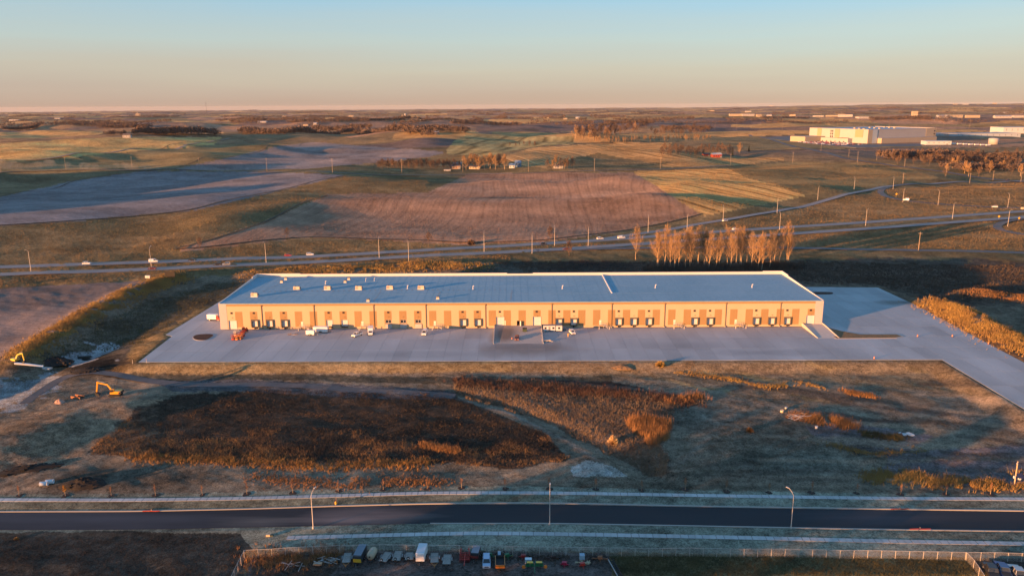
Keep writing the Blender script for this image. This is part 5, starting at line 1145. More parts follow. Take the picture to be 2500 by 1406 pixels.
barrel(yard(2240, 822), 'orange traffic drum on the yard right of the kerbed island'); barrel(yard(2325, 822), 'orange traffic drum on the access road near the right bank'); barrel(yard(2413, 840), 'orange traffic drum at the edge of the right bank'); barrel(yard(1250, 829), 'brown drum left of the maroon car'); barrel(yard(2134, 876), 'orange traffic drum on the front edge of the yard')
for i, (px, py) in enumerate(((324, 888), (358, 886))):
    t = thing('marker_post', ['pale marker post just outside the left front corner of the yard', 'orange tipped marker post on the left front edge of the yard'][i], 'post', at(px, py)); MB().tube([(0, 0, 0), (0, 0, 1.5)], .09, 6).build('post', M_RAIL, t); MB().tube([(0, 0, 1.501), (0, 0, 1.8)], .1, 6).build('top', PO if i else M_RAIL, t)
t = thing('yellow_post', 'yellow safety post left of the white car', 'post', yard(1387, 822)); MB().tube([(0, 0, 0), (0, 0, 1.4)], .16, 8).build('post', PY, t); MB().box(-.35, .35, -.05, .05, 1.0, 1.5).build('sign_plate', PY, t)
# scissor lifts and a loader by the left dock
def scissor(P, rz, label, paint):
    t = thing('scissor_lift', label, 'lift', P, rz, 'work platforms by the left docks'); MB().box(-.6, .6, -1.2, 1.2, .25, .8).build('chassis', paint, t); wheels(t, .52, (-.8, .8), .25, .2)
    sx = MB()
    for k in range(3):
        for x in (-.35, .35): sx.bar((x, -1, .85 + k * .22), (x, 1, 1.05 + k * .22), .08); sx.bar((x, 1, .85 + k * .22), (x, -1, 1.05 + k * .22), .08)
    sx.build('scissor_arm', M_STEEL, t); MB().box(-.62, .62, -1.3, 1.3, 1.55, 1.65).build('platform', paint, t); r = MB()
    for z in (2.1, 2.65):
        for x in (-.6, .6): r.bar((x, -1.3, z), (x, 1.3, z), .06)
        for y in (-1.3, 1.3): r.bar((-.6, y, z), (.6, y, z), .06)
    for x in (-.6, .6):
        for y in (-1.3, 0, 1.3): r.bar((x, y, 1.65), (x, y, 2.65), .06)
    r.build('guard_rail', paint, t)
for i, (px, py, p) in enumerate(((571, 829, PR), (580, 829, PO), (588, 828, PO), (593, 822, PR), (584, 822, PB), (577, 819, M_RIM))):
    scissor(yard(px, py), R(-10), ['red work platform at the left front of the lift cluster', 'orange work platform in the middle front of the lift cluster', 'orange work platform at the right front of the lift cluster', 'red work platform behind the orange ones', 'blue work platform in the middle of the lift cluster', 'grey work platform at the back left of the lift cluster'][i], p)
def telehandler(P, rz, label, paint):
    t = thing('telehandler', label, 'loader', P, rz); MB().prism([(-2.2, .6), (-2.2, 1.2), (-.5, 1.4), (2.2, 1.5), (2.3, .6)], -.8, .8, 'x').build('body', paint, t); MB().box(-.95, -.05, -.6, .9, 1.3, 2.5).build('cab', M_GLASS, t); MB().box(-.98, -.02, -.65, .95, 2.501, 2.58).build('cab_roof', paint, t)
    MB().bar((.4, 2.2, 1.9), (.4, -3.2, 1.5), .35, .4).build('boom', paint, t); MB().box(-.3, 1.1, -3.5, -3.25, .7, 1.6).build('fork_carriage', M_DARK, t)
    for x in (.0, .8): MB().box(x - .06, x + .06, -4.5, -3.5, .7, .78).build('fork', M_DARK, t)
    wheels(t, .95, (-1.5, 1.5), .6, .4)
telehandler(yard(597, 812), R(-6), 'orange red loader parked behind the work platforms', PR)
# excavators: the boom reaches towards -x
def excavator(P, rz, label, paint, s=1.):
    t = thing('excavator', label, 'excavator', P, rz)
    for y in (-1.2, 1.2):
        tr = MB().prism([(-2.1, .35), (-1.8, .05), (1.8, .05), (2.1, .35), (2.1, .6), (1.8, .95), (-1.8, .95), (-2.1, .6)], y - .3, y + .3, 'y').build('track', M_TYRE, t)
        for k in range(5): MB().tube([(-1.5 + k * .75, y - .33, .5), (-1.5 + k * .75, y + .33, .5)], .26, 8).build('roller', M_DARK, tr)
    MB().box(-.8, .8, -.9, .9, .5, 1.1).build('undercarriage', M_DARK, t)
    MB().prism([(-1.4, 1.12), (-1.4, 2.1), (.6, 2.2), (2.2, 2.1), (2.5, 1.6), (2.4, 1.12)], -1.3, 1.3, 'y').build('house', paint, t)
    MB().box(1.6, 2.55, -1.31, 1.31, 1.14, 1.95).build('counterweight', M_DARK, t)
    cb = MB().prism([(-1.6, 1.3), (-1.5, 2.4), (-1.2, 3.0), (0.0, 3.0), (.1, 1.3)], -1.28, -.35, 'y').build('cab', paint, t); MB().prism([(-1.62, 1.7), (-1.5, 2.4), (-1.22, 2.9), (-.1, 2.9), (0.0, 1.9)], -1.3, -.33, 'y').build('cab_window', M_GLASS, cb)
    b = [Vector((-.9, .1, 1.8)), Vector((-2.6, .1, 4.6)), Vector((-6.4, .1, 5.6))]
    bm_ = MB(); bm_.bar(b[0], b[1], .5, .75, (0, 1, 0)); bm_.bar(b[1] + Vector((.25, 0, -.1)), b[2], .48, .62, (0, 1, 0)); bm_.build('boom', paint, t)
    MB().bar((-6.1, .1, 5.9), (-6.9, .1, 1.7), .42, .5, (0, 1, 0)).build('stick', paint, t)
    h = MB(); h.tube([(-1.3, .4, 2.0), (-3.2, .4, 4.5)], .1, 6); h.tube([(-3.6, .1, 5.4), (-6.2, .1, 6.2)], .1, 6); h.build('hydraulic_ram', M_STEEL, t)
    MB().prism([(-7.1, 1.9), (-7.4, .9), (-6.9, .3), (-6.0, .3), (-5.8, .8), (-6.6, 1.5)], -.55, .75, 'y').build('bucket', M_DARK, t); t.scale = (s, s, s); return t
excavator(at(283, 966), R(4), 'orange excavator with raised boom working on the mound left of the dark track', paintm('excavator', (.80, .34, .03)))
excavator(at(38, 884), R(160), 'yellow excavator at the left edge digging beside the white pipe', paintm('excavator_yellow', (.75, .50, .06)), .8)
t = thing('trench_box', 'rusty steel trench box lying between the gravel heap and the excavator', 'trench box', at(190, 972), R(-20))
for y in (-1.0, 1.0): MB().box(-2.3, 2.3, y - .08, y + .08, .1, 1.0).build('side_plate', mat('rusty_steel', (.28, .12, .06), .8, var=.3), t)
for x in (-1.6, 1.6): MB().bar((x, -.92, .55), (x, .92, .55), .16).build('spreader', M_DARK, t)
def heap(name, label, P, r, h, m, seed, cat='heap', sy=1., rz=0):
    g = np.random.RandomState(seed); t = thing(name, label, cat, P, rz); V = []; n, k = 26, 9
    for i in range(k + 1):
        q = i / k
        for j in range(n):
            a = 2 * np.pi * j / n; rr = r * q * (1 + .16 * math.sin(2 * a + seed) + .1 * math.sin(5 * a + seed * 2)); z = h * (1 - q ** 1.5) * (1 + .16 * g.randn() * (q > 0)) - (.25 if i == k else 0); V.append((rr * math.cos(a), rr * sy * math.sin(a), z))
    mb = MB(); mb.add(V, [(i * n + j, i * n + (j + 1) % n, (i + 1) * n + (j + 1) % n, (i + 1) * n + j) for i in range(k) for j in range(n)], True); mb.build('mound', m, t)
    c = MB()
    for i in range(40):
        a, q = g.rand() * 6.28, g.rand() ** .5 * 1.05; s = r * .03 * (.5 + g.rand()); p = (math.cos(a) * r * q, math.sin(a) * r * q * sy, h * (1 - q ** 1.5) * .95 if q < 1 else 0); c.box(p[0] - s, p[0] + s, p[1] - s, p[1] + s, p[2] - s, p[2] + s)
    tag(c.build('clods', m, t), kind='stuff'); return t
M_SOIL = mat('black_soil', (.022, .019, .017), .95, var=.4, scale=1.5, bump=.2); M_PINKG = mat('pink_gravel', (.42, .27, .21), .95, var=.2, scale=3, bump=.06)
heap('gravel_heap', 'small pinkish gravel heap left of the trench box', at(146, 982), 2.0, 1.3, M_PINKG, 3)
heap('soil_heap', 'long black soil heap beside the white pipe at the left', at(135, 885), 8.5, 2.4, M_SOIL, 5, sy=.5, rz=-.1)
heap('soil_heap', 'black soil heap right of the digging at the left of the yard', at(215, 905), 7, 1.3, M_SOIL, 6, sy=.5)
heap('soil_heap', 'low dark soil bank at the left edge above the street', at(70, 1146), 9, 1.1, M_SOIL, 7, sy=.3, rz=.35)
heap('soil_heap', 'dark soil heap behind the golden leaved sapling', at(205, 1182), 6.0, 1.9, M_SOIL, 8, sy=.62, rz=.1)
heap('soil_heap', 'brown soil heap at the front edge of the yard right of centre', at(1520, 898), 4.5, 1.1, mat('brown_soil', (.22, .14, .075), .95, var=.3, scale=1, bump=.15), 9, sy=.5)
# culvert pipes
M_PVC = mat('pale_plastic', (.62, .66, .70), .5)
for i, (px, py, l) in enumerate(((108, 1185, 'nearer of two short white culvert pipes left of the dark soil heap'), (122, 1180, 'farther of two short white culvert pipes left of the dark soil heap'))):
    t = thing('culvert_pipe', l, 'pipe', at(px, py), R(6 + 4 * i)); g = MB(); n = 16
    pr = [(.62, -1.1), (.62, 1.1), (.5, 1.1), (.5, -1.1), (.62, -1.1)]
    V = [(z, r * math.cos(a), .62 + r * math.sin(a)) for r, z in pr for a in np.linspace(0, 2 * math.pi, n, endpoint=False)]
    g.add(V, [(q * n + k, q * n + (k + 1) % n, (q + 1) * n + (k + 1) % n, (q + 1) * n + k) for q in range(4) for k in range(n)], True); g.build('barrel', M_PVC, t)
    c = MB()
    for z in (-1.0, 1.0): c.tube([(z - .06, 0, .62), (z + .06, 0, .62)], .66, 16, False)
    c.build('collar', M_PVC, t)
A, B = at(36, 889), at(104, 897)
t = thing('drain_pipe', 'long white drain pipe beside the yellow excavator', 'pipe', A); d = B - A; MB().tube([(0, 0, .45), (d[0] * .5, d[1] * .5, d[2] * .5 + .6), (d[0], d[1], d[2] + .45)], .55, 12).build('barrel', M_PVC, t); MB().tube([(d[0], d[1], d[2] + .45), (d[0] * 1.03, d[1] * 1.03, d[2] + .43)], .66, 12).build('flared_end', M_PVC, t)
t = thing('concrete_box', 'pale concrete chamber slab at the end of the white drain pipe', 'slab', at(115, 901), R(-10)); MB().box(-1.8, 1.8, -1.0, 1.0, -.1, .6).build('slab', M_CONC, t); MB().box(-.5, .5, -.5, .5, .602, .7).build('lid', M_SILL, t)
# debris
t = thing('timber_debris', 'heap of grey and white broken timber on the dirt, right of centre', 'debris', at(1952, 1022), R(-10)); planks(t, 34, 4.2, (2.8, 1.8), [M_WOODG, M_WHITE, M_WOODG, mat('rusty_board', (.35, .16, .08), .8)], 5, 1.5, .2, steep=.4)
t = thing('rubble_pile', 'heap of broken white slabs beside the purple gravel', 'debris', at(2215, 1062), R(-15)); g = random.Random(3)
for i in range(18): x, y, s = g.uniform(-2.2, 2.2), g.uniform(-1.0, 1.0), g.uniform(.3, .6); MB().bar((x - s, y, .15 + .3 * g.random()), (x + s, y + g.uniform(-.4, .4), .2 + .4 * g.random()), s * 1.2, .14).build('slab', mat('pale_rubble', (.55, .58, .60), .8), t)
t = thing('rubble_pile', 'few pale blocks at the left end of the olive weeds', 'debris', at(2125, 1062)); 
for i in range(5): MB().bar((i * .4 - 1, g.uniform(-.3, .3), .2), (i * .4 - .5, g.uniform(-.3, .3), .35), .5, .3).build('block', MATS['pale_rubble'], t)
def tub(P, label, m, r=.45, h=.9, name='barrel'):
    t = thing(name, label, 'barrel', P); MB().lathe([(0, 0), (r, 0), (r * 1.05, h * .5), (r, h), (r * .9, h), (r * .9, h * .92), (0, h * .92)], 12).build('drum', m, t); MB().lathe([(r * 1.08, h * .6), (r * 1.1, h * .66), (r * 1.05, h * .7)], 12).build('hoop', m, t)
tub(at(1993, 1046), 'white barrel standing below the timber debris', M_WHITE); tub(at(1909, 1006), 'tan barrel left of the timber debris', M_BEIGE, .6, .8); tub(at(1919, 998), 'grey barrel left of the timber debris', M_STEEL, .5, .8)
# ------------------------------------------------------------------ street furniture
M_POLE = mat('lamp_pole', (.62, .56, .50), .5, .3, var=.05)
def lamp(P, h, arm, label, name='street_lamp', group=None, r=.11, pm=M_POLE, sc_=1.):
    t = thing(name, label, 'lamp', P, 0, group); MB().lathe([(0, 0), (.3, 0), (.3, .5), (.18, .6)], 8).build('base', M_CONC, t); MB().tube([(0, 0, .5), (0, 0, h * .5), (0, 0, h)], [r * 1.2, r, r * .7], 8).build('pole', pm, t)
    if arm:
        ax, ay = arm; a = MB().tube([(0, 0, h), (ax * .5, ay * .5, h + 1.0), (ax, ay, h + 1.5)], [r * .7, r * .6, r * .5], 6).build('arm', pm, t); l = math.hypot(ax, ay)
        MB().bar((ax, ay, h + 1.5), (ax + ax / l * .8, ay + ay / l * .8, h + 1.55), .36, .14).build('luminaire', pm, a)
    return t
P = at(765, 1290); lamp(P, 9.4, (.55, 1.2), 'tall street lamp at the left end of the south sidewalk'); P = at(1342, 1281); lamp(P, 9.4, (.1, 1.4), 'tall street lamp in the middle of the street'); P = at(1931, 1290); lamp(P, 9.4, (-.9, 1.3), 'tall street lamp on the right with its arm bent left')
t = thing('fire_hydrant', 'orange hydrant marker between kerb and sidewalk right of the left lamp', 'hydrant', at(820, 1231)); MB().lathe([(0, 0), (.3, 0), (.3, .1), (.2, .12), (.2, .7), (.25, .72), (.22, .85), (.1, .98), (0, 1.0)], 10).build('barrel', PY, t); MB().tube([(-.36, 0, .5), (.36, 0, .5)], .1, 8).build('outlet', PY, t); MB().tube([(.15, 0, .95), (.15, 0, 2.0)], .03, 5).build('flag_rod', PO, t)
M_WAT = mat('red_wattle', (.34, .05, .035), .85, var=.2)
for i, (px, py) in enumerate(((369, 1249), (2197, 1244), (2247, 1293))):
    P = at(px, py); t = thing('erosion_log', ['red filter log on the kerb at the left', 'red filter log on the far kerb at the right', 'red filter log on the near kerb at the right'][i], 'filter log', (P[0], P[1], P[2] + .12)); L = 2.3 + .2 * i
    MB().tube([(-L, 0, .12), (-L * .3, .1, .15), (L * .4, -.05, .15), (L, .12, .12)], .14, 7).build('sock', M_WAT, t); MB().box(-.1, .1, .2, .3, 0, .5).build('stake', M_WOOD, t)
P = at(2476, 1185); t = thing('camera_mast', 'mast with two solar panels and a camera by the tawny bushes', 'mast', P); MB().tube([(0, 0, 0), (0, 0, 7.6)], [.2, .16], 8).build('pole', mat('wood_pole', (.50, .36, .22), .8), t)
for i in (0, 1): MB().prism([(-.1 - .75 * i, 3.9 - .45 * i), (-.8 - .75 * i, 3.48 - .45 * i), (-.8 - .75 * i, 3.54 - .45 * i), (-.1 - .75 * i, 3.96 - .45 * i)], -.1, 1.5, 'x').build('solar_panel', mat('solar_cell', (.03, .03, .07), .2, spec=.6), t)
MB().box(-.6, -.2, -.35, .15, 2.4, 3.1).build('battery_box', M_WHITE, t); MB().box(.9, 1.5, -.3, .2, 1.9, 2.4).build('control_box', M_WHITE, t); MB().tube([(-.1, -.1, 7.2), (-.5, -.4, 7.1)], .12, 8).build('camera_unit', M_WHITE, t)
# ------------------------------------------------------------------ chain link fences
def linkmat():
    m, N, L, b = _new('chain_link'); b.inputs['Base Color'].default_value = (.45, .43, .41, 1); b.inputs['Metallic'].default_value = .4; b.inputs['Roughness'].default_value = .5
    tr = N.new('ShaderNodeBsdfTransparent'); mx = N.new('ShaderNodeMixShader'); tc = N.new('ShaderNodeTexCoord')
    ws = []
    for a in (45, -45):
        mp = N.new('ShaderNodeMapping'); mp.inputs['Rotation'].default_value = (0, R(a), 0); wv = N.new('ShaderNodeTexWave'); wv.inputs['Scale'].default_value = 4; L.new(tc.outputs['Object'], mp.inputs[0]); L.new(mp.outputs[0], wv.inputs[0]); g = N.new('ShaderNodeMath'); g.operation = 'GREATER_THAN'; g.inputs[1].default_value = .965; L.new(wv.outputs['Fac'], g.inputs[0]); ws.append(g.outputs[0])
    mm = N.new('ShaderNodeMath'); mm.operation = 'MAXIMUM'; L.new(ws[0], mm.inputs[0]); L.new(ws[1], mm.inputs[1])
    L.new(mm.outputs[0], mx.inputs[0]); L.new(tr.outputs[0], mx.inputs[1]); L.new(b.outputs[0], mx.inputs[2]); L.new(mx.outputs[0], N['Material Output'].inputs[0]); return m
M_LINK = linkmat(); M_FPOST = mat('fence_post', (.52, .49, .45), .5, .4)
def fence(pts, label, h=2.3, gap=3.2):
    Q = at([p[0] for p in pts], [p[1] for p in pts])[:, :2]; s = np.concatenate([[0], np.cumsum(np.hypot(*np.diff(Q, axis=0).T))]); n = max(2, int(s[-1] / gap) + 1); d = np.linspace(0, s[-1], n); X = np.interp(d, s, Q[:, 0]); Y = np.interp(d, s, Q[:, 1]); Z = Zs(X, Y)
    t = thing('chain_link_fence', label, 'fence', (X[0], Y[0], Z[0])); o = np.array([X[0], Y[0], Z[0]]); pp = None
    for i in range(n):
        if pp is None: pp = MB().tube([(0, 0, -.2), (0, 0, h + .05)], .075, 6).build('fence_post', M_FPOST, t); q = pp
        else: q = pp.copy(); COL.objects.link(q)
        q.location = (X[i] - o[0], Y[i] - o[1], Z[i] - o[2])
        if i < n - 1:
            a = np.array([X[i], Y[i], Z[i]]) - o; b = np.array([X[i + 1], Y[i + 1], Z[i + 1]]) - o
            MB().add([a + (0, 0, .05), b + (0, 0, .05), b + (0, 0, h - .03), a + (0, 0, h - .03)], [(0, 1, 2, 3)]).build('mesh_panel', M_LINK, t)
    MB().tube([(X[i] - o[0], Y[i] - o[1], Z[i] - o[2] + h) for i in range(n)], .045, 5, False).build('top_rail', M_FPOST, t); return t
fence([(598, 1363), (700, 1357), (800, 1352), (920, 1349), (1120, 1351), (1342, 1355), (1480, 1357)], 'chain link fence behind the row of parked trailers')
fence([(1484, 1357), (1600, 1358), (1900, 1360), (2150, 1364), (2356, 1368)], 'chain link fence along the tufted grass at the lower right')
fence([(2360, 1368), (2500, 1371), (2560, 1373)], 'short chain link fence right of the gate corner')
fence([(597, 1364), (585, 1388), (565, 1430)], 'chain link fence running down from the golden bush corner', gap=2.6)
fence([(2358, 1369), (2380, 1392), (2400, 1425)], 'chain link fence running down beside the parked trucks', gap=2.6)
# ------------------------------------------------------------------ equipment yard
def flatbed(P, rz, label, gate=True, spare=True, L=4.4, tongue=M_DARK, deck=M_TAND):
    t = thing('flatbed_trailer', label, 'trailer', P, rz, 'flatbed trailers along the fence'); hw = 1.0
    n = 8
    for i in range(n): MB().box(-hw + i * 2 * hw / n + .01, -hw + (i + 1) * 2 * hw / n - .01, -L / 2, L / 2, .62, .68).build('deck_plank', deck, t)
    MB().box(-hw, hw, -L / 2, L / 2, .5, .618).build('frame', M_DARK, t)
    for s in (-1, 1):
        MB().bar((s * .7, -L / 2, .52), (0, -L / 2 - 1.3, .5), .11).build('tongue', tongue, t); MB().prism([(-.6, .6), (-.45, .88), (.45, .88), (.6, .6)], s * (hw + .16) - .14, s * (hw + .16) + .14, 'x').build('fender', M_SILL, t); MB().bar((s * (hw - .04), -L / 2, 1.05), (s * (hw - .04), L / 2, 1.05), .06).build('side_rail', M_DARK, t)
    MB().box(-.06, .06, -L / 2 - 1.1, -L / 2 - .98, 0, .75).build('jack', tongue, t); wheels(t, hw + .16, (0,), .36, .2)
    if spare: w_ = MB().tube([(-.2, -L / 2 + .1, 1.05), (-.2, -L / 2 - .12, 1.05)], .36, 14).build('spare_wheel', M_TYRE, t); MB().tube([(-.2, -L / 2 - .121, 1.05), (-.2, -L / 2 - .15, 1.05)], .2, 12).build('rim', M_WHITE, w_)
    if gate:
        g = MB(); y = L / 2 + .05
        for x in np.linspace(-hw, hw, 6): g.bar((x, y, .7), (x, y + .2, 2.0), .05)
        for z in (.72, 1.15, 1.6, 2.0): g.bar((-hw, y + (z - .7) * .15, z), (hw, y + (z - .7) * .15, z), .05)
        g.build('ramp_gate', M_DARK, t)
    return t
fb = [(848, 1366, 4, 'first flatbed trailer from the left, with an orange drawbar', True, False, paintm('rust', (.45, .2, .06))), (942, 1364, -14, 'flatbed trailer angled right of the tank trailer, spare wheel in front', True, True, M_DARK), (971, 1361, -2, 'flatbed trailer with a tall dark gate, third from the white trailer', True, True, M_DARK), (1000, 1362, 3, 'short flatbed trailer just left of the white cargo trailer', True, True, M_DARK), (1061, 1366, 5, 'flatbed trailer just right of the white cargo trailer, rusty drawbar', True, False, paintm('rust', (.45, .2, .06))), (1092, 1370, 0, 'wider flatbed trailer left of the red harrow', True, False, M_DARK)]
for px, py, rz, l, g, s, tm in fb: flatbed(at(px, py), R(rz), l, g, s, 3.2 if 'short' in l else 4.2, tm)
cargo_trailer(at(880, 1362), R(-6), 5.2, 2.0, 2.3, 'dark enclosed trailer with a yellow nose, second in the row', paintm('charcoal', (.05, .06, .07)), PY, roofm=paintm('slate', (.12, .15, .2)))
cargo_trailer(at(1030, 1361), R(-4), 4.6, 2.1, 2.6, 'white enclosed trailer standing tall among the flatbeds', PW, PW, roofm=paintm('pale_roof', (.5, .55, .6)))
t = thing('tank_trailer', 'tan water tank trailer between the dark trailer and the flatbeds', 'trailer', at(909, 1364), R(-8)); V = [(.05, -1.9), (.75, -1.75), (1.0, -1.2), (1.0, 1.2), (.75, 1.75), (.05, 1.9)]; n = 16
t_ = MB(); t_.add([(r * math.cos(a), y, 1.6 + r * math.sin(a)) for r, y in V for a in np.linspace(0, 2 * math.pi, n, endpoint=False)], [(q * n + k, q * n + (k + 1) % n, (q + 1) * n + (k + 1) % n, (q + 1) * n + k) for q in range(5) for k in range(n)], True); t_.build('tank', paintm('tan_tank', (.36, .31, .22), .5), t)
MB().box(-.8, .8, -2.0, 2.0, .45, .6).build('frame', M_DARK, t); MB().tube([(0, -1.88, 1.75), (0, -1.98, 1.75)], .2, 10).build('port', M_DARK, t); MB().bar((0, -2, .5), (0, -3.1, .45), .12).build('tongue', M_DARK, t); MB().lathe([(.25, 2.58), (.25, 2.72), (0, 2.74)], 10).build('hatch', M_STEEL, t); wheels(t, .95, (-.5, .5), .38, .22)
t = thing('disc_harrow', 'bright red folded disc harrow right of the flatbed trailers', 'harrow', at(1135, 1366)); MB().bar((0, -3.2, .5), (0, 1.8, .9), .18).build('drawbar', PR, t)
for k in range(5):
    y = -1.2 + k * .75; MB().bar((-1.3, y, .8), (1.3, y + .15, .8), .13).build('tool_bar', PR, t); d = MB()
    for x in np.linspace(-1.2, 1.2, 9): d.tube([(x - .02, y, .4), (x + .02, y, .4)], .36, 10)
    d.build('disc_gang', PR if k % 2 else paintm('dark_red', (.22, .02, .02)), t)
for s in (-1, 1): MB().bar((s * 1.2, .2, .9), (s * .9, 1.6, 2.3), .16).build('folded_wing', PR, t)
cargo_trailer(at(1162, 1357), R(-8), 3.6, 1.9, 1.9, 'dark low covered trailer right of the red harrow', PK, PM, roofm=paintm('slate2', (.2, .2, .24)))
vehicle('suv', 'blue_car', 'blue and white car among the machinery right of the dark covered trailer', 'car', at(1188, 1376), R(2), paintm('pale_blue', (.30, .42, .58)))
t = thing('dump_trailer', 'orange fronted black dump trailer with an open bed', 'trailer', at(1221, 1380), R(2)); MB().box(-1.1, 1.1, -2.1, 2.1, .6, .7).build('bed_floor', M_BED, t)
for s in (-1, 1): MB().box(s * 1.1 - .06, s * 1.1 + .06, -2.1, 2.1, .7, 1.5).build('side_board', paintm('rust', (.45, .2, .06)), t)
MB().box(-1.04, 1.04, -2.16, -2.04, .7, 1.5).build('front_board', PO, t); MB().box(-1.04, 1.04, 2.04, 2.16, .7, 1.5).build('tailgate', M_DARK, t)
for s in (-1, 1): MB().bar((s * .7, -2.1, .5), (0, -3.5, .5), .12).build('tongue', M_DARK, t)
wheels(t, 1.2, (-.45, .45), .38, .22)
t = thing('seed_planter', 'green planter with two yellow boxes and orange markers', 'planter', at(1305, 1388)); MB().bar((-2.3, 0, .8), (2.3, 0, .8), .2).build('tool_bar', PG_, t); MB().bar((0, 0, .7), (0, -2.6, .5), .18).build('drawbar', PG_, t)
for s in (-1, 1):
    for q in (0, 1): x = s * (.6 + q * 1.0); MB().prism([(x - .4, .7), (x - .45, 1.5), (x + .45, 1.5), (x + .4, .7)], .15, .8, 'y').build('seed_box', PG_, t)
    MB().box(s * 1.1 - .7, s * 1.1 + .7, .1, .85, 1.502, 1.56).build('box_lid', PY, t); MB().tube([(s * 2.6, -.1, .6), (s * 2.6, .1, .6)], .45, 12).build('marker_disc', PO, t)
wheels(t, 1.6, (.9,), .4, .25)
for i, (px, py) in enumerate(((1286, 1373), (1294, 1373))):
    t = thing('water_tote', ['left one of two white water totes behind the green planter', 'right one of two white water totes behind the green planter'][i], 'tote', at(px, py)); MB().box(-.38, .38, -.5, .5, .15, 1.15).build('tank', mat('tote_plastic', (.62, .68, .72), .4), t); MB().box(-.42, .42, -.55, .55, 0, .15).build('pallet', M_WOOD, t); c = MB()
    for z in (.4, .75, 1.1):
        for s in (-1, 1): c.bar((-.42, s * .54, z), (.42, s * .54, z), .04); c.bar((s * .42, -.54, z), (s * .42, .54, z), .04)
    c.build('cage', M_STEEL, t)
t = thing('water_tote', 'blue tote on the straw coloured pallets near the steel walkway', 'tote', at(1421, 1364)); MB().box(-.6, .6, -.6, .6, .15, 1.3).build('tank', mat('blue_tote', (.30, .42, .52), .5), t); MB().box(-.65, .65, -.65, .65, 0, .149).build('pallet', M_WOOD, t)
def implement(P, label, m, seed, name='farm_implement', w_=1.5):
    g = random.Random(seed); t = thing(name, label, 'implement', P, g.uniform(-.3, .3)); MB().bar((-w_, 0, .6), (w_, 0, .6), .16).build('tool_bar', m, t); MB().bar((0, .8, .6), (0, -1.3, .5), .14).build('drawbar', m, t)
    for k in range(6): x = -w_ + k * w_ * .4; MB().bar((x, 0, .6), (x, .35, .05), .08).build('tine', m, t)
    MB().prism([(-.5, .6), (-.6, 1.2), (.5, 1.3), (.6, .6)], -.35, .35, 'y').build('hopper', m, t); wheels(t, w_ * .8, (.5,), .32, .18)
implement(at(1196, 1361), 'green implement behind the blue and white car', PG_, 1); implement(at(1238, 1362), 'dark green implement behind the dump trailer', PG_, 2); implement(at(1278, 1364), 'red machine behind the white totes', paintm('dark_red', (.22, .02, .02)), 3, w_=1.2); implement(at(1378, 1382), 'low crimson mower on the gravel, right of the planter', paintm('crimson', (.35, .02, .05)), 4, w_=1.0); implement(at(1352, 1366), 'rusty brown harrow along the fence', M_BROWN, 5, w_=1.8); implement(at(1422, 1384), 'small red implement below the straw pallets', PR, 6, w_=.7); implement(at(1465, 1368), 'rusty spike harrow beside the steel walkway', mat('rusty_steel', (.28, .12, .06), .8), 7, w_=1.9)
t = thing('chute', 'upright pale blue chute behind the dump trailer', 'chute', at(1219, 1362)); MB().bar((0, .6, 1.6), (0, -.6, .4), .7, .12).build('trough', mat('blue_tote', (.30, .42, .52), .5), t); MB().bar((0, .5, 0), (0, .5, 1.5), .1).build('leg', M_STEEL, t)
t = thing('straw_pallets', 'row of straw coloured pallets under the blue tote', 'pallets', at(1425, 1374)); planks(t, 16, 2.0, (1.5, .3), [mat('straw_board', (.45, .38, .25), .85)], 9, .35)
t = thing('pallet_stack', 'tan cart of scrap in front of the weeds at the left of the yard', 'cart', at(776, 1380)); MB().box(-1.0, 1.0, -.5, .5, .4, .7).build('tray', paintm('cart', (.45, .26, .14)), t); wheels(t, .8, (0,), .3, .15); planks(t, 8, 1.5, (.7, .3), [M_WOODG], 12, .9)
t = thing('scrap_heap', 'heap of grey scrap pipes and boards left of the first trailer', 'scrap', at(800, 1370)); planks(t, 24, 3.0, (2.2, 1.2), [M_WOODG, M_STEEL, M_DARK], 13, .8, .14, steep=.4)
t = thing('scrap_heap', 'low tangle of rods among the russet weeds', 'scrap', at(716, 1380)); planks(t, 18, 3.0, (2.2, 1.0), [M_WOODG, M_BROWN], 14, .6, .1, steep=.4)
t = thing('steel_walkway', 'pale steel walkway leaning inside the fence at the edge of the grass', 'walkway', at(1500, 1395), R(12))
for x in (-.1, 1.0): MB().bar((x, -4.5, .4), (x, 4.2, .6), .14, .35).build('stringer', M_STEEL if x < 0 else M_DARK, t)
for k in range(13): MB().box(-.05, .95, -4.0 + k * .62, -3.7 + k * .62, .42, .47).build('tread', M_DARK, t)
for i, (px, py, rz) in enumerate(((2420, 1396, 14), (2448, 1394, 14), (2485, 1402, 20))): vehicle('pickup', 'dark_truck', ['dark truck by the gate corner at the lower right, left one', 'dark blue truck in the middle of the lower right corner', 'grey truck at the lower right corner, rightmost'][i], 'truck', at(px, py + 6), R(rz + 150), [PK, PB, PS][i], s=1.15)
t = thing('barrel_stand', 'small brown crate on the verge below the gravelled street end', 'crate', at(655, 1308)); MB().box(-.5, .5, -.3, .3, 0, .5).build('crate', M_WOOD, t); MB().box(.52, 1.3, -.3, .3, 0, .35).build('lid', mat('olive_board', (.06, .07, .05), .8), t)
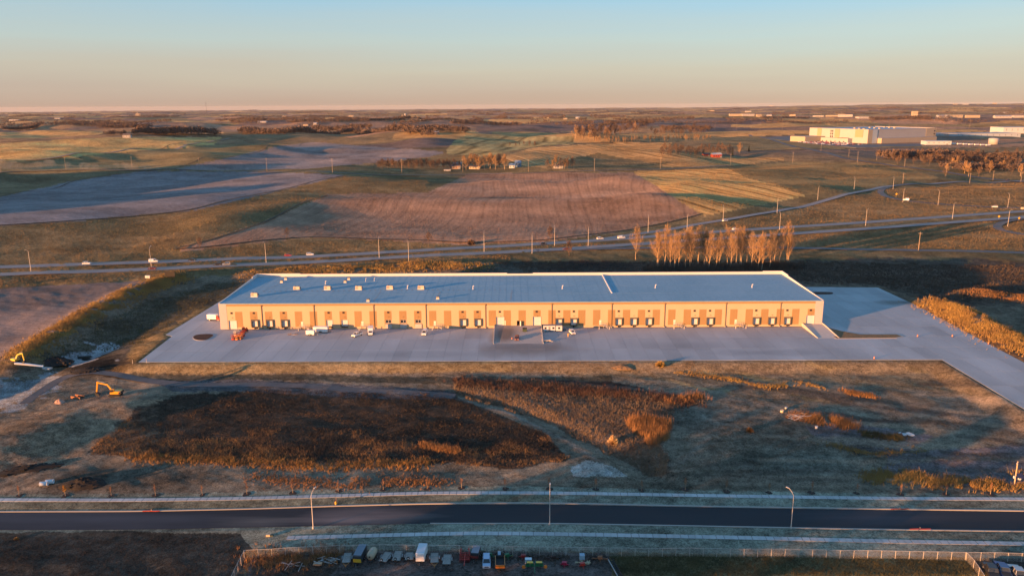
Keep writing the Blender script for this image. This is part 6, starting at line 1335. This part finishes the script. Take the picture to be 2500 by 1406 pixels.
# ------------------------------------------------------------------ highway traffic
def along_road(px, py, P2): 
    P = at(px, py); d, s, par = dpoly(np.array([P[0]]), np.array([P[1]]), P2); i = int(np.clip(par[0] * (len(P2) - 1), 0, len(P2) - 2)); v = P2[i + 1] - P2[i]; return P, math.atan2(v[1], v[0])
for (px, py, kind, p, east, l, A2) in [(212, 646, 'suv', PW, 1, 'white car at the far left of the highway', HWA), (375, 641, 'van', PW, 1, 'white van beside the second lamp post from the left on the highway', HWA), (372, 658, 'sedan', PM, 0, 'maroon car on the near lanes below the white van', HWB), (470, 637, 'sedan', PK, 1, 'black car on the far lanes left of the red one', HWA), (532, 648, 'suv', PK, 0, 'black car following the grey one on the near lanes', HWB), (553, 648, 'suv', PS, 0, 'silver car on the near lanes', HWB), (703, 626, 'sedan', PR, 1, 'red car on the far lanes', HWA), (757, 624, 'suv', PW, 1, 'white car just right of the red one', HWA), (1327, 597, 'sedan', PK, 1, 'dark car on the highway below the bushy tree', HWA), (1465, 585, 'suv', PW, 1, 'white car left of the poplar clump, trailing', HWA), (1517, 583, 'van', PW, 1, 'white van just left of the lone poplar', HWA), (1382, 610, 'sedan', PM, 0, 'maroon car on the near lanes above the reddish tree', HWB), (1795, 562, 'suv', PW, 1, 'white car on the highway above the poplar clump', HWA), (1770, 541, 'suv', PW, 1, 'white car climbing the exit ramp', None), (2212, 490, 'van', PW, 0, 'white van on the loop ramp', None), (2428, 507, 'suv', PW, 0, 'white car near the lower end of the loop ramp', None), (2462, 441, 'suv', PK, 1, 'black car at the road junction', None)]:
    if A2 is None: P = at(px, py); a = {1770: R(28), 2212: R(-35), 2428: R(-12), 2462: R(5)}[px]
    else: P, a = along_road(px, py, A2)
    P[2] += .2; vehicle(kind, 'highway_car', l, 'car', P, a + (R(90) if east else R(-90)), p, 'traffic on the highway', 1.1)
# ------------------------------------------------------------------ distance: lamps, poles, signs
LAMPB = [(76, 663), (370, 656), (650, 641), (926, 630), (998, 637), (1182, 615), (1299, 619), (1354, 600), (1436, 600), (1582, 568), (1677, 566), (1765, 541), (1903, 561), (2113, 551), (1897, 520), (1996, 488), (2085, 463), (2180, 462), (2204, 494), (2290, 500), (2325, 534), (2460, 508), (2460, 553)]
LP = None
for i, (px, py) in enumerate(sorted(LAMPB)):
    P = at(px, py); t = lamp(P, 13.5, (0, 2.2) if i % 2 else (0, -2.2), 'tall highway lamp post, %s from the left' % ordw(i), 'highway_lamp', 'lamp posts along the highway', .12)
M_WPOLE = mat('weathered_pole', (.36, .28, .20), .85)
def pole_proto(h):
    a = MB().tube([(0, 0, 0), (0, 0, h)], [.24, .17], 6).build('pole', M_WPOLE); b = MB().box(-1.6, 1.6, -.1, .1, h - 1.2, h - 1.0).build('crossarm', M_WPOLE); c = MB()
    for x in (-1.5, -.5, .5, 1.5): c.lathe([(.1, h - 1.0), (.14, h - .9), (.08, h - .7), (0, h - .68)], 6, (x, 0, 0))
    c = c.build('insulator', M_SILL); r = [(o.name.split('.')[0], o.data) for o in (a, b, c)]
    for o in (a, b, c): bpy.data.objects.remove(o)
    return r
PP = {20: pole_proto(20.), 14: pole_proto(14.), 34: pole_proto(34.)}
def utility(px, py, label, group, h=20, rz=0.):
    t = thing('utility_pole', label, 'pole', at(px, py), rz, group)
    for n, me in PP[h]: o = bpy.data.objects.new(n, me); COL.objects.link(o); o.parent = t
for i, (px, py) in enumerate([(2, 420), (161, 414), (323, 412), (487, 416), (652, 418), (812, 422), (981, 421), (1130, 420), (1290, 420), (1451, 419), (1612, 413), (1783, 404), (1935, 398), (2093, 397)]): utility(px, py, 'wooden utility pole by the farm road, %s from the left' % ordw(i), 'poles along the farm road', 20)
for i, (px, py) in enumerate([(1745, 322), (1798, 320), (1855, 319), (1910, 318), (1984, 318), (2044, 317), (2107, 316), (2171, 315), (2236, 314), (2302, 313), (2367, 312), (2433, 311), (2498, 310)]): utility(px, py, 'tall power pole behind the big white building, %s from the left' % ordw(i), 'power poles behind the big building', 34)
for i, (px, py) in enumerate([(2004, 370), (2072, 382), (2140, 392), (2208, 408), (2309, 430), (2367, 448), (2424, 440), (2492, 445), (2204, 448), (2242, 612)]): utility(px, py, 'wooden pole by the access road, %s from its upper end' % ordw(i) if i < 9 else 'lone wooden pole beside the frontage road', 'poles by the access road', 14)
def sign(px, py, label, w_, h, zb, m, diamond=False, name='road_sign'):
    t = thing(name, label, 'sign', at(px, py)); 
    if diamond: MB().prism([(0, zb), (w_, zb + w_), (0, zb + 2 * w_), (-w_, zb + w_)], -.04, .04, 'y').build('plate', m, t); MB().box(-.06, .06, .041, .12, 0, zb + w_).build('post', M_STEEL, t)
    else:
        MB().box(-w_ / 2, w_ / 2, -.1, .1, zb, zb + h).build('panel', m, t)
        for s in (-.35, .35): MB().box(s * w_ - .1, s * w_ + .1, .101, .3, 0, zb + h).build('post', M_DARK, t)
        MB().box(-w_ / 2, w_ / 2, .31, .36, zb + h * .3, zb + h * .34).build('brace', M_STEEL, t)
sign(2438, 537, 'yellow diamond sign left of the lower loop', 1.1, 0, 2.0, PY, True); sign(2487, 541, 'yellow diamond sign inside the lower loop', 1.1, 0, 2.0, PY, True); sign(2188, 481, 'yellow diamond sign inside the upper loop', 1.3, 0, 2.0, PY, True)
sign(416, 679, 'black backed billboard standing between the bank and the highway', 6.0, 3.4, .8, mat('billboard_back', (.025, .022, .022), .8), name='billboard'); sign(-2, 698, 'dark billboard cut off by the left edge', 5.0, 3.4, .8, MATS['billboard_back'], name='billboard'); sign(2495, 516, 'pale road sign at the right edge above the highway', 3, 2, 2, M_BEIGE)
for i, (px, py) in enumerate(((358, 679), (364, 679))):
    t = thing('utility_box', ['white utility cabinet left of the billboard, left one', 'white utility cabinet left of the billboard, right one'][i], 'cabinet', at(px, py)); MB().box(-.7, .7, -.5, .5, .1, 1.7).build('cabinet', M_WHITE, t); MB().box(-.8, .8, -.6, .6, -.1, .1).build('plinth', M_CONC, t)
# ------------------------------------------------------------------ distance: buildings
M_FARW = mat('far_white', (.35, .345, .345), .7, var=.05, scale=.05); M_FARC = mat('far_cream', (.37, .31, .235), .8, var=.05, scale=.05); M_FART = mat('far_tan', (.36, .27, .17), .8); M_FARG = mat('far_grey', (.42, .42, .42), .8); M_FARB = mat('far_bluegrey', (.40, .46, .50), .7); M_REDB = mat('barn_red', (.32, .05, .035), .8, var=.15); M_SHING = mat('shingles', (.12, .10, .095), .85, var=.2); M_HBLUE = mat('house_blue', (.16, .24, .34), .7)
# distribution building: corner towards the camera
DC = thing('distribution_building', 'huge cream white distribution building with car park, far right', 'building', (*DCP, float(Zs(*DCP)) - .3), DCA)
a, b, hh = 262., 205., 35.
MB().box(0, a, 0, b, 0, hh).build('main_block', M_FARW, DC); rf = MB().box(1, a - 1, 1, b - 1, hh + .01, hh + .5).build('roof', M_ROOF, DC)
pp = MB()
for (x0, x1, y0, y1) in ((0, a, -.4, .5), (0, a, b - .5, b + .4), (-.4, .5, .5, b - .5), (a - .5, a + .4, .5, b - .5)): pp.box(x0, x1, y0, y1, hh + .02, hh + 2)
pp.build('parapet', M_FARW, DC)
for (x0, x1, y0, y1, z0, z1, m) in ((-.8, 16, -.8, -.41, 0, hh + 1.5, M_FARC), (-.8, -.41, 16, 42, hh * .45, hh + 1.5, M_FART), (-.8, -.41, 95, 112, 0, hh + 1.5, M_FART), (-.8, -.41, 160, 175, 0, hh + 1.5, M_FART), (a - 40, a, -.8, -.41, 0, hh + 1.5, M_FARC), (16, 34, -.8, -.41, 0, hh + 1, M_FARB)): MB().box(x0, x1, y0, y1, z0, z1).build('facade_panel', m, DC)
MB().box(36, a - 12, -14, -.82, 0, 13).build('dock_annex', M_FARC, DC); MB().box(36, a - 12, -14.4, -.9, 13.01, 13.8).build('annex_roof', M_FARW, DC)
MB().box(-16, -.82, 50, 160, 0, 12).build('entrance_annex', M_FARW, DC); MB().box(-18, -.82, 60, 86, 12.01, 13).build('canopy', M_SHING, DC)
for k in range(4): MB().box(-.9, -.42, 118, 121, 5 + k * 7.5, 10 + k * 7.5).build('window', M_GLASS, DC); MB().box(-.9, -.42, 124, 127, 5 + k * 7.5, 10 + k * 7.5).build('window', M_GLASS, DC); MB().box(a - 9, a - 5, -1.2, -.82, 3 + k * 8, 6.5 + k * 8).build('window', M_GLASS, DC)
for k in range(9): MB().box(30 + k * 24, 35 + k * 24, 40 + (k * 37) % 100, 46 + (k * 37) % 100, hh + .51, hh + 3).build('roof_unit', M_FARC, rf)
for k in range(6): MB().box(-16.3, -16.01, 62 + k * 15, 66 + k * 15, .3, 4).build('entrance_door', M_GLASS, DC)
MB().box(-75, -1, b - 60, b - 4, 0, 15).build('left_wing', M_FARC, DC); MB().box(a + .5, a + 50, b - 70, b - 8, 0, hh - 6).build('right_wing', M_FARC, DC)
# car park in front of it
pk = [(1862, 336), (1960, 333), (2090, 353), (2255, 351), (2250, 357), (2090, 362), (1985, 352)]
P = at([p[0] for p in pk], [p[1] for p in pk]); zt = float(Zs(*DCP)) + .05
struct(MB().prism([(q[0], q[1]) for q in P], zt - 3, zt + .02, 'z').build('car_park', M_ASPH_OLD))
cm = []
for p in (PW, PK, PS, PB, PM, PR): o = MB().prism([(-2.3, .3), (-2.3, .9), (-1.2, 1.0), (-.6, 1.6), (1.3, 1.6), (2.0, 1.0), (2.3, .95), (2.3, .3)], -.95, .95, 'x').build('parked_car', p); cm.append(o.data); bpy.data.objects.remove(o)
n = 0; ca, sa = math.cos(DCA), math.sin(DCA)
for row in range(9):
    for k in range(34):
        lx = -26 - row * 13; ly = -30 + k * 6.0; X = DCP[0] + lx * ca - ly * sa; Y = DCP[1] + lx * sa + ly * ca
        q = project(np.array([[X, Y, zt]])); 
        if rnd.random() < .25 or n > 235 or not inpoly(q[0], q[1], pk)[0]: continue
        o = bpy.data.objects.new('parked_car', cm[rnd.randrange(6)]); COL.objects.link(o); o.location = (X, Y, zt + .03); o.rotation_euler.z = DCA + R(90) + (math.pi if rnd.random() < .5 else 0); tag(o, 'tiny parked car in the crowded car park of the distribution building', 'car', 'cars in the distribution car park'); n += 1
def shed(px0, px1, py, hgt, depth, m, label, roofm=None, gable=0., name='far_building', wins=0, cat='building', rz=0., door=None):
    A, B = at(px0, py), at(px1, py); c = at((px0 + px1) / 2, py); L = max((px1 - px0) / F_PX * float(c[1] * FWD[1] + (c[2] - CAM_H) * FWD[2]), 4.); ang = math.atan2(B[1] - A[1], B[0] - A[0]) * .3 + rz; z = min(A[2], B[2], c[2])
    t = thing(name, label, cat, (c[0], c[1], z - .3), ang); MB().box(-L / 2, L / 2, 0, depth, 0, hgt).build('wall', m, t)
    if gable: MB().prism([(-.6, hgt + .01), (depth / 2, hgt + gable), (depth + .6, hgt + .01)], -L / 2 - .5, L / 2 + .5, 'x').build('roof', roofm or M_SHING, t)
    else: MB().box(-L / 2 - .3, L / 2 + .3, -.3, depth + .3, hgt + .01, hgt + .8).build('roof', roofm or m, t)
    for k in range(wins):
        x = -L / 2 + L * (k + .5) / wins; w_ = min(1.2, L / wins * .5); MB().box(x - w_ / 2, x + w_ / 2, -.08, -.01, hgt * .45, hgt * .8).build('window', M_GLASS, t)
    MB().box(L * .3, L * .3 + min(3.5, L * .2), -.1, -.01, 0.3, min(3.5, hgt * .7)).build('door', door or M_SILL, t); return t
shed(2335, 2500, 334, 13, 90, M_FARB, 'pale blue grey industrial building right of the white tank', M_FARW, wins=10); shed(2450, 2560, 326, 20, 80, M_FARB, 'taller blue grey hall at the right edge behind the tank', M_FARW, wins=8)
shed(2262, 2322, 354, 9, 30, M_FARB, 'low blue grey dock building right of the distribution building', wins=5); shed(2270, 2330, 332, 8, 60, M_FARG, 'low grey shed behind the distribution building', wins=4)
for i in range(9):
    P = at(2300 + i * 14, 352 + i * .6); t = thing('semi_trailer', 'white lorry trailer in the row left of the tank, %s from the left' % ordw(i), 'trailer', P, R(20)); MB().box(-7, 7, -1.3, 1.3, 1.2, 4.0).build('box', PW, t); MB().box(-6.8, -4.2, -1.1, 1.1, .2, 1.2).build('bogie', M_TYRE, t)
P = at(2425, 353); t = thing('storage_tank', 'round white storage tank at the right', 'tank', P); MB().lathe([(0, 0), (12, 0), (12, 15), (11.6, 15.4), (0, 16.6)], 24).build('shell', M_FARW, t); MB().bar((12.05, -3, 0), (12.05, -3, 15), .6).build('ladder', M_STEEL, t)
# farmsteads
shed(1098, 1124, 413, 5, 10, mat('house_tan', (.36, .25, .18), .8), 'tan farmhouse left of the tall golden trees', mat('house_roof', (.22, .17, .15), .85), 2.6, 'farm_house', 4, 'house'); shed(1106, 1126, 408, 5.5, 14, mat('barn_brown', (.26, .17, .13), .8), 'long brown barn behind the tan farmhouse', M_FARG, 2.4, 'farm_barn', 2, 'barn')
shed(1145, 1172, 413, 4, 9, M_BEIGE, 'low pale house under the tall golden trees', M_SHING, 2.0, 'farm_house', 4, 'house'); shed(1243, 1257, 411, 5, 10, M_FARB, 'grey house right of the tall golden trees', M_HBLUE, 3.2, 'farm_house', 2, 'house'); shed(1257, 1271, 408, 7, 10, M_HBLUE, 'tall blue house right of the grey one', M_HBLUE, 4, 'farm_house', 2, 'house')
shed(1352, 1375, 412, 4.5, 9, M_FARW, 'small white house among golden trees on the farm road', M_SHING, 2.4, 'farm_house', 3, 'house')
shed(1740, 1763, 385, 6.5, 13, M_REDB, 'red barn with a grey roof in front of its grove', M_FARG, 3.2, 'red_barn', 4, 'barn'); shed(1718, 1732, 381, 4, 9, M_REDB, 'small red shed left of the red barn', M_SHING, 2, 'red_shed', 1, 'shed')
shed(1084, 1100, 418, 2.2, 5, M_FARW, 'white camper trailer parked by the farm drive', M_FARW, 0, 'camper', 2, 'trailer')
shed(300, 318, 337, 8, 14, M_FARW, 'white farmhouse with a gable left of the dark wood', M_SHING, 5, 'farm_house', 3, 'house'); shed(396, 408, 327, 6, 14, M_FARG, 'grey shed roof inside the dark wood at the left', M_FARG, 3, 'farm_shed', 1, 'shed'); shed(1055, 1070, 328, 6, 18, M_FARW, 'pale farm shed in the dark trees above the striped field', M_FARG, 3, 'farm_shed', 2, 'shed')
FARB = [(20, 46, 295, 7, 1), (133, 146, 291, 8, 1), (433, 445, 296, 9, 1), (325, 350, 307, 6, 1), (560, 570, 284, 9, 0), (690, 702, 286, 8, 0), (722, 740, 286, 8, 0), (765, 773, 306, 10, 1), (740, 752, 308, 7, 0), (628, 650, 300, 6, 1), (850, 864, 285, 7, 0), (1028, 1050, 294, 7, 1), (1150, 1178, 299, 8, 1), (1234, 1252, 305, 9, 1), (1375, 1385, 292, 7, 0), (1405, 1414, 290, 8, 1), (1325, 1340, 290, 7, 0), (1782, 1812, 284, 12, 0), (1812, 1842, 284, 12, 2), (1848, 1860, 286, 13, 0), (1872, 1884, 284, 10, 1), (1928, 1942, 284, 12, 0), (1985, 2010, 285, 12, 2), (2018, 2044, 285, 10, 0), (2048, 2080, 286, 13, 2), (2096, 2136, 290, 10, 2), (2228, 2240, 284, 26, 0), (2290, 2312, 288, 12, 1), (2312, 2352, 288, 16, 0), (2358, 2392, 288, 14, 0), (2430, 2470, 289, 12, 1), (2476, 2500, 288, 12, 2), (2328, 2338, 256, 14, 0), (2350, 2364, 256, 12, 2), (1878, 1888, 260, 20, 2), (1732, 1744, 272, 12, 0), (1820, 1834, 274, 12, 2), (2425, 2434, 250, 16, 0), (2450, 2460, 278, 12, 1), (980, 984, 283, 9, 0)]
for i, (x0, x1, y, h, k) in enumerate(sorted(FARB)):
    shed(x0, x1, y, h, 24 if k != 2 else 40, [M_FARC, M_FARW, M_FARW][k], 'far pale building near the horizon, %s from the left' % ordw(i) if i < 39 else 'far pale building near the horizon at the far right', M_FARG if k == 1 else None, 3 if k == 1 else 0, wins=5)
# horizon marks
P = at(505, 281); t = thing('radio_mast', 'thin lattice radio mast on the horizon at the left', 'mast', P); g = MB(); D_ = float(np.hypot(P[0], P[1])); Hm = 28 * D_ / F_PX; wm = Hm * .012
for s, q in ((-1, -1), (1, -1), (0, 1)): g.bar((s * wm, q * wm, 0), (s * wm, q * wm, Hm), wm * .35)
g.build('legs', M_DARK, t); g = MB()
for k in range(24): z = Hm * k / 24; g.bar((-wm, -wm, z), (wm, -wm, z + Hm / 24), wm * .25); g.bar((wm, -wm, z), (0, wm, z + Hm / 24), wm * .25)
tag(g.build('lattice', M_DARK, t), kind='stuff')
P = at(990, 289); t = thing('water_tower', 'pale ball shaped water tower near the horizon', 'water tower', P); D_ = float(np.hypot(P[0], P[1])); u = D_ / F_PX
MB().tube([(0, 0, 0), (0, 0, 6 * u)], [1.3 * u, .9 * u], 12).build('shaft', M_FARW, t); MB().lathe([(.9 * u, 6 * u), (2.6 * u, 7.2 * u), (3.0 * u, 8.6 * u), (2.2 * u, 10.3 * u), (0, 11 * u)], 16).build('tank', M_FARW, t)
P = at(338, 283); t = thing('grain_elevator', 'cluster of pale grain silos on the left horizon', 'silos', P); u = float(np.hypot(P[0], P[1])) / F_PX
for k in range(4): MB().lathe([(1.3 * u, 0), (1.3 * u, (4 + 2 * (k == 1)) * u), (0, (5 + 2 * (k == 1)) * u)], 12, ((k - 1.5) * 2.8 * u, 0, 0)).build('silo', M_FARC, t)
# ------------------------------------------------------------------ distance: woods that read as one mass
def far_wood(name, segs, label, m, hgt=(9, 15), seed=0, tri=16, per=8.):
    r = np.random.RandomState(seed); Ps = []; Hs = []
    for (x0, y0, x1, y1, dep) in segs:
        A, B = at(x0, y0), at(x1, y1); L = np.hypot(*(B - A)[:2]); n = int(min(260, max(6, L / per * max(1, dep / 14)))); t = r.rand(n)
        X = A[0] + (B[0] - A[0]) * t + r.randn(n) * 3; Y = A[1] + (B[1] - A[1]) * t + r.rand(n) * dep; Ps.append(np.stack([X, Y, Zs(X, Y)], 1)); Hs.append(r.uniform(hgt[0], hgt[1], n) * (.8 + .5 * r.rand()))
    P = np.concatenate(Ps); H_ = np.concatenate(Hs); n = len(P); k = n * tri; B = np.repeat(P, tri, 0); hh = np.repeat(H_, tri)
    d = r.randn(k, 3); d /= np.linalg.norm(d, axis=1)[:, None]; rr = .45 + .55 * r.rand(k); c = B + d * (rr * hh)[:, None] * np.array([.42, .42, .38]) + np.stack([0 * hh, 0 * hh, .58 * hh], 1)
    a = r.randn(k, 3) * (hh * .075)[:, None]; b = r.randn(k, 3) * (hh * .075)[:, None]; V = np.stack([c + a, c - a + b * .3, c + b + np.stack([0 * hh, 0 * hh, hh * .12], 1)], 1).reshape(-1, 3)
    tr = np.stack([P + (-.25, 0, -.5), P + (.25, 0, -.5), P + np.stack([0 * H_, 0 * H_, H_ * .8], 1)], 1).reshape(-1, 3)
    V = np.concatenate([V, tr]); o = npmesh(name, V, np.arange(len(V)).reshape(-1, 3), m, smooth=False); tag(o, label, 'wood', None, 'stuff')
far_wood('distant_wood', [(255, 333, 300, 334, 40), (320, 332, 420, 331, 90), (400, 331, 520, 333, 60)], 'dark wood round the white farmhouse at the left', M_TWIG2, (13, 20), 1, 30, 4)
far_wood('distant_wood', [(582, 327, 700, 328, 90), (700, 328, 860, 326, 80), (860, 328, 1000, 330, 110), (990, 330, 1140, 328, 80), (760, 318, 900, 320, 100)], 'long wood across the middle distance left of centre', M_TWIG2, (14, 22), 2, 30, 4)
far_wood('distant_wood', [(1030, 334, 1070, 333, 30), (0, 318, 90, 314, 60), (130, 306, 330, 308, 90), (240, 314, 360, 312, 60), (560, 300, 640, 298, 60), (700, 302, 900, 299, 80), (1000, 300, 1180, 297, 90), (1100, 304, 1270, 306, 60), (820, 296, 1000, 292, 80)], 'scattered woods in the left distance', M_TWIG2, (11, 18), 3, 34, 4)
far_wood('distant_wood', [(1480, 306, 1600, 302, 80), (1500, 296, 1700, 292, 90), (1620, 318, 1740, 316, 90), (1880, 281, 2090, 280, 90), (2090, 279, 2250, 278, 90), (2130, 294, 2280, 293, 60), (2250, 278, 2500, 276, 90), (2200, 270, 2500, 267, 90), (1860, 290, 1980, 290, 30)], 'woods beyond the distribution building', M_TWIG2, (9, 15), 4, 34, 5)
r_ = random.Random(5); sg = []
for i in range(170):
    y = 262 + 40 * r_.random() ** 1.1; x = r_.uniform(-100, 2600); y += 14 * (1 - x / 2500); l = r_.uniform(25, 190)
    if x > 1600 and 279 < y < 292: continue
    if y < 300 or r_.random() < .35: sg.append((x, y, x + l, y - l * .006 + r_.uniform(-.5, .5), 60))
far_wood('horizon_wood', sg, 'thin brown tree lines all along the horizon', M_TWIG2, (10, 16), 6, 18, 11)
far_wood('wood_undergrowth', [(2175, 392, 2330, 388, 60), (2300, 388, 2500, 384, 90), (2340, 420, 2500, 420, 60), (2250, 398, 2500, 400, 40)], 'dense brush filling the wood below the white tank', M_TWIG2, (9, 14), 9, 34, 3.)
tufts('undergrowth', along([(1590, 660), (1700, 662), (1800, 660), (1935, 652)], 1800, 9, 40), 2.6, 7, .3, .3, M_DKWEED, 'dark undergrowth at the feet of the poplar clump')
# dust hanging over the farm road
def dustmat():
    m, N, L, b = _new('dust'); N.remove(b); v = N.new('ShaderNodeVolumePrincipled'); v.inputs['Color'].default_value = (.9, .82, .74, 1); v.inputs['Density'].default_value = .009; v.inputs['Anisotropy'].default_value = 0; L.new(v.outputs[0], N['Material Output'].inputs['Volume']); return m
mb = MB(); g = random.Random(2)
for i in range(68):
    px = 600 - i * 9.2 + g.uniform(-3, 3); P = at(px, 414 + 2 * math.sin(i * .35) + (2 if i < 32 else 0)); rr = 2.5 + 8 * (i / 68) * g.uniform(.4, 1.5); w_ = 15 + g.uniform(0, 6); mb.lathe([(.01, -rr * .5), (rr * .8, -rr * .3), (rr, .1 * rr), (rr * .7, rr * .7), (.01, rr)], 10, (P[0], P[1], P[2] + rr * .45))
tag(mb.build('dust_cloud', dustmat()), 'pale dust trail hanging over the farm road at the left', 'dust', None, 'stuff')
# ------------------------------------------------------------------ air
hz_lo = float(GZ.min()) - 1; hz_hi = max(float(GZ.max()) + 30, CAM_H + 8)
hb_ = MB().box(-43000, 43000, -43000, 43000, hz_lo, hz_hi).build('haze', None)
mh, N, L, b = _new('haze'); N.remove(b); v = N.new('ShaderNodeVolumePrincipled'); v.inputs['Color'].default_value = (.82, .76, .78, 1); v.inputs['Density'].default_value = .8e-5; v.inputs['Anisotropy'].default_value = 0.0; L.new(v.outputs[0], N['Material Output'].inputs['Volume'])
hb_.data.materials.clear(); hb_.data.materials.append(mh); tag(hb_, 'thin evening haze over the whole countryside', 'haze', None, 'stuff')
print('TRIS', sum(len(o.data.loop_triangles) if o.data.calc_loop_triangles() is None else 0 for o in {o.data.name: o for o in bpy.data.objects if o.type == 'MESH'}.values()))
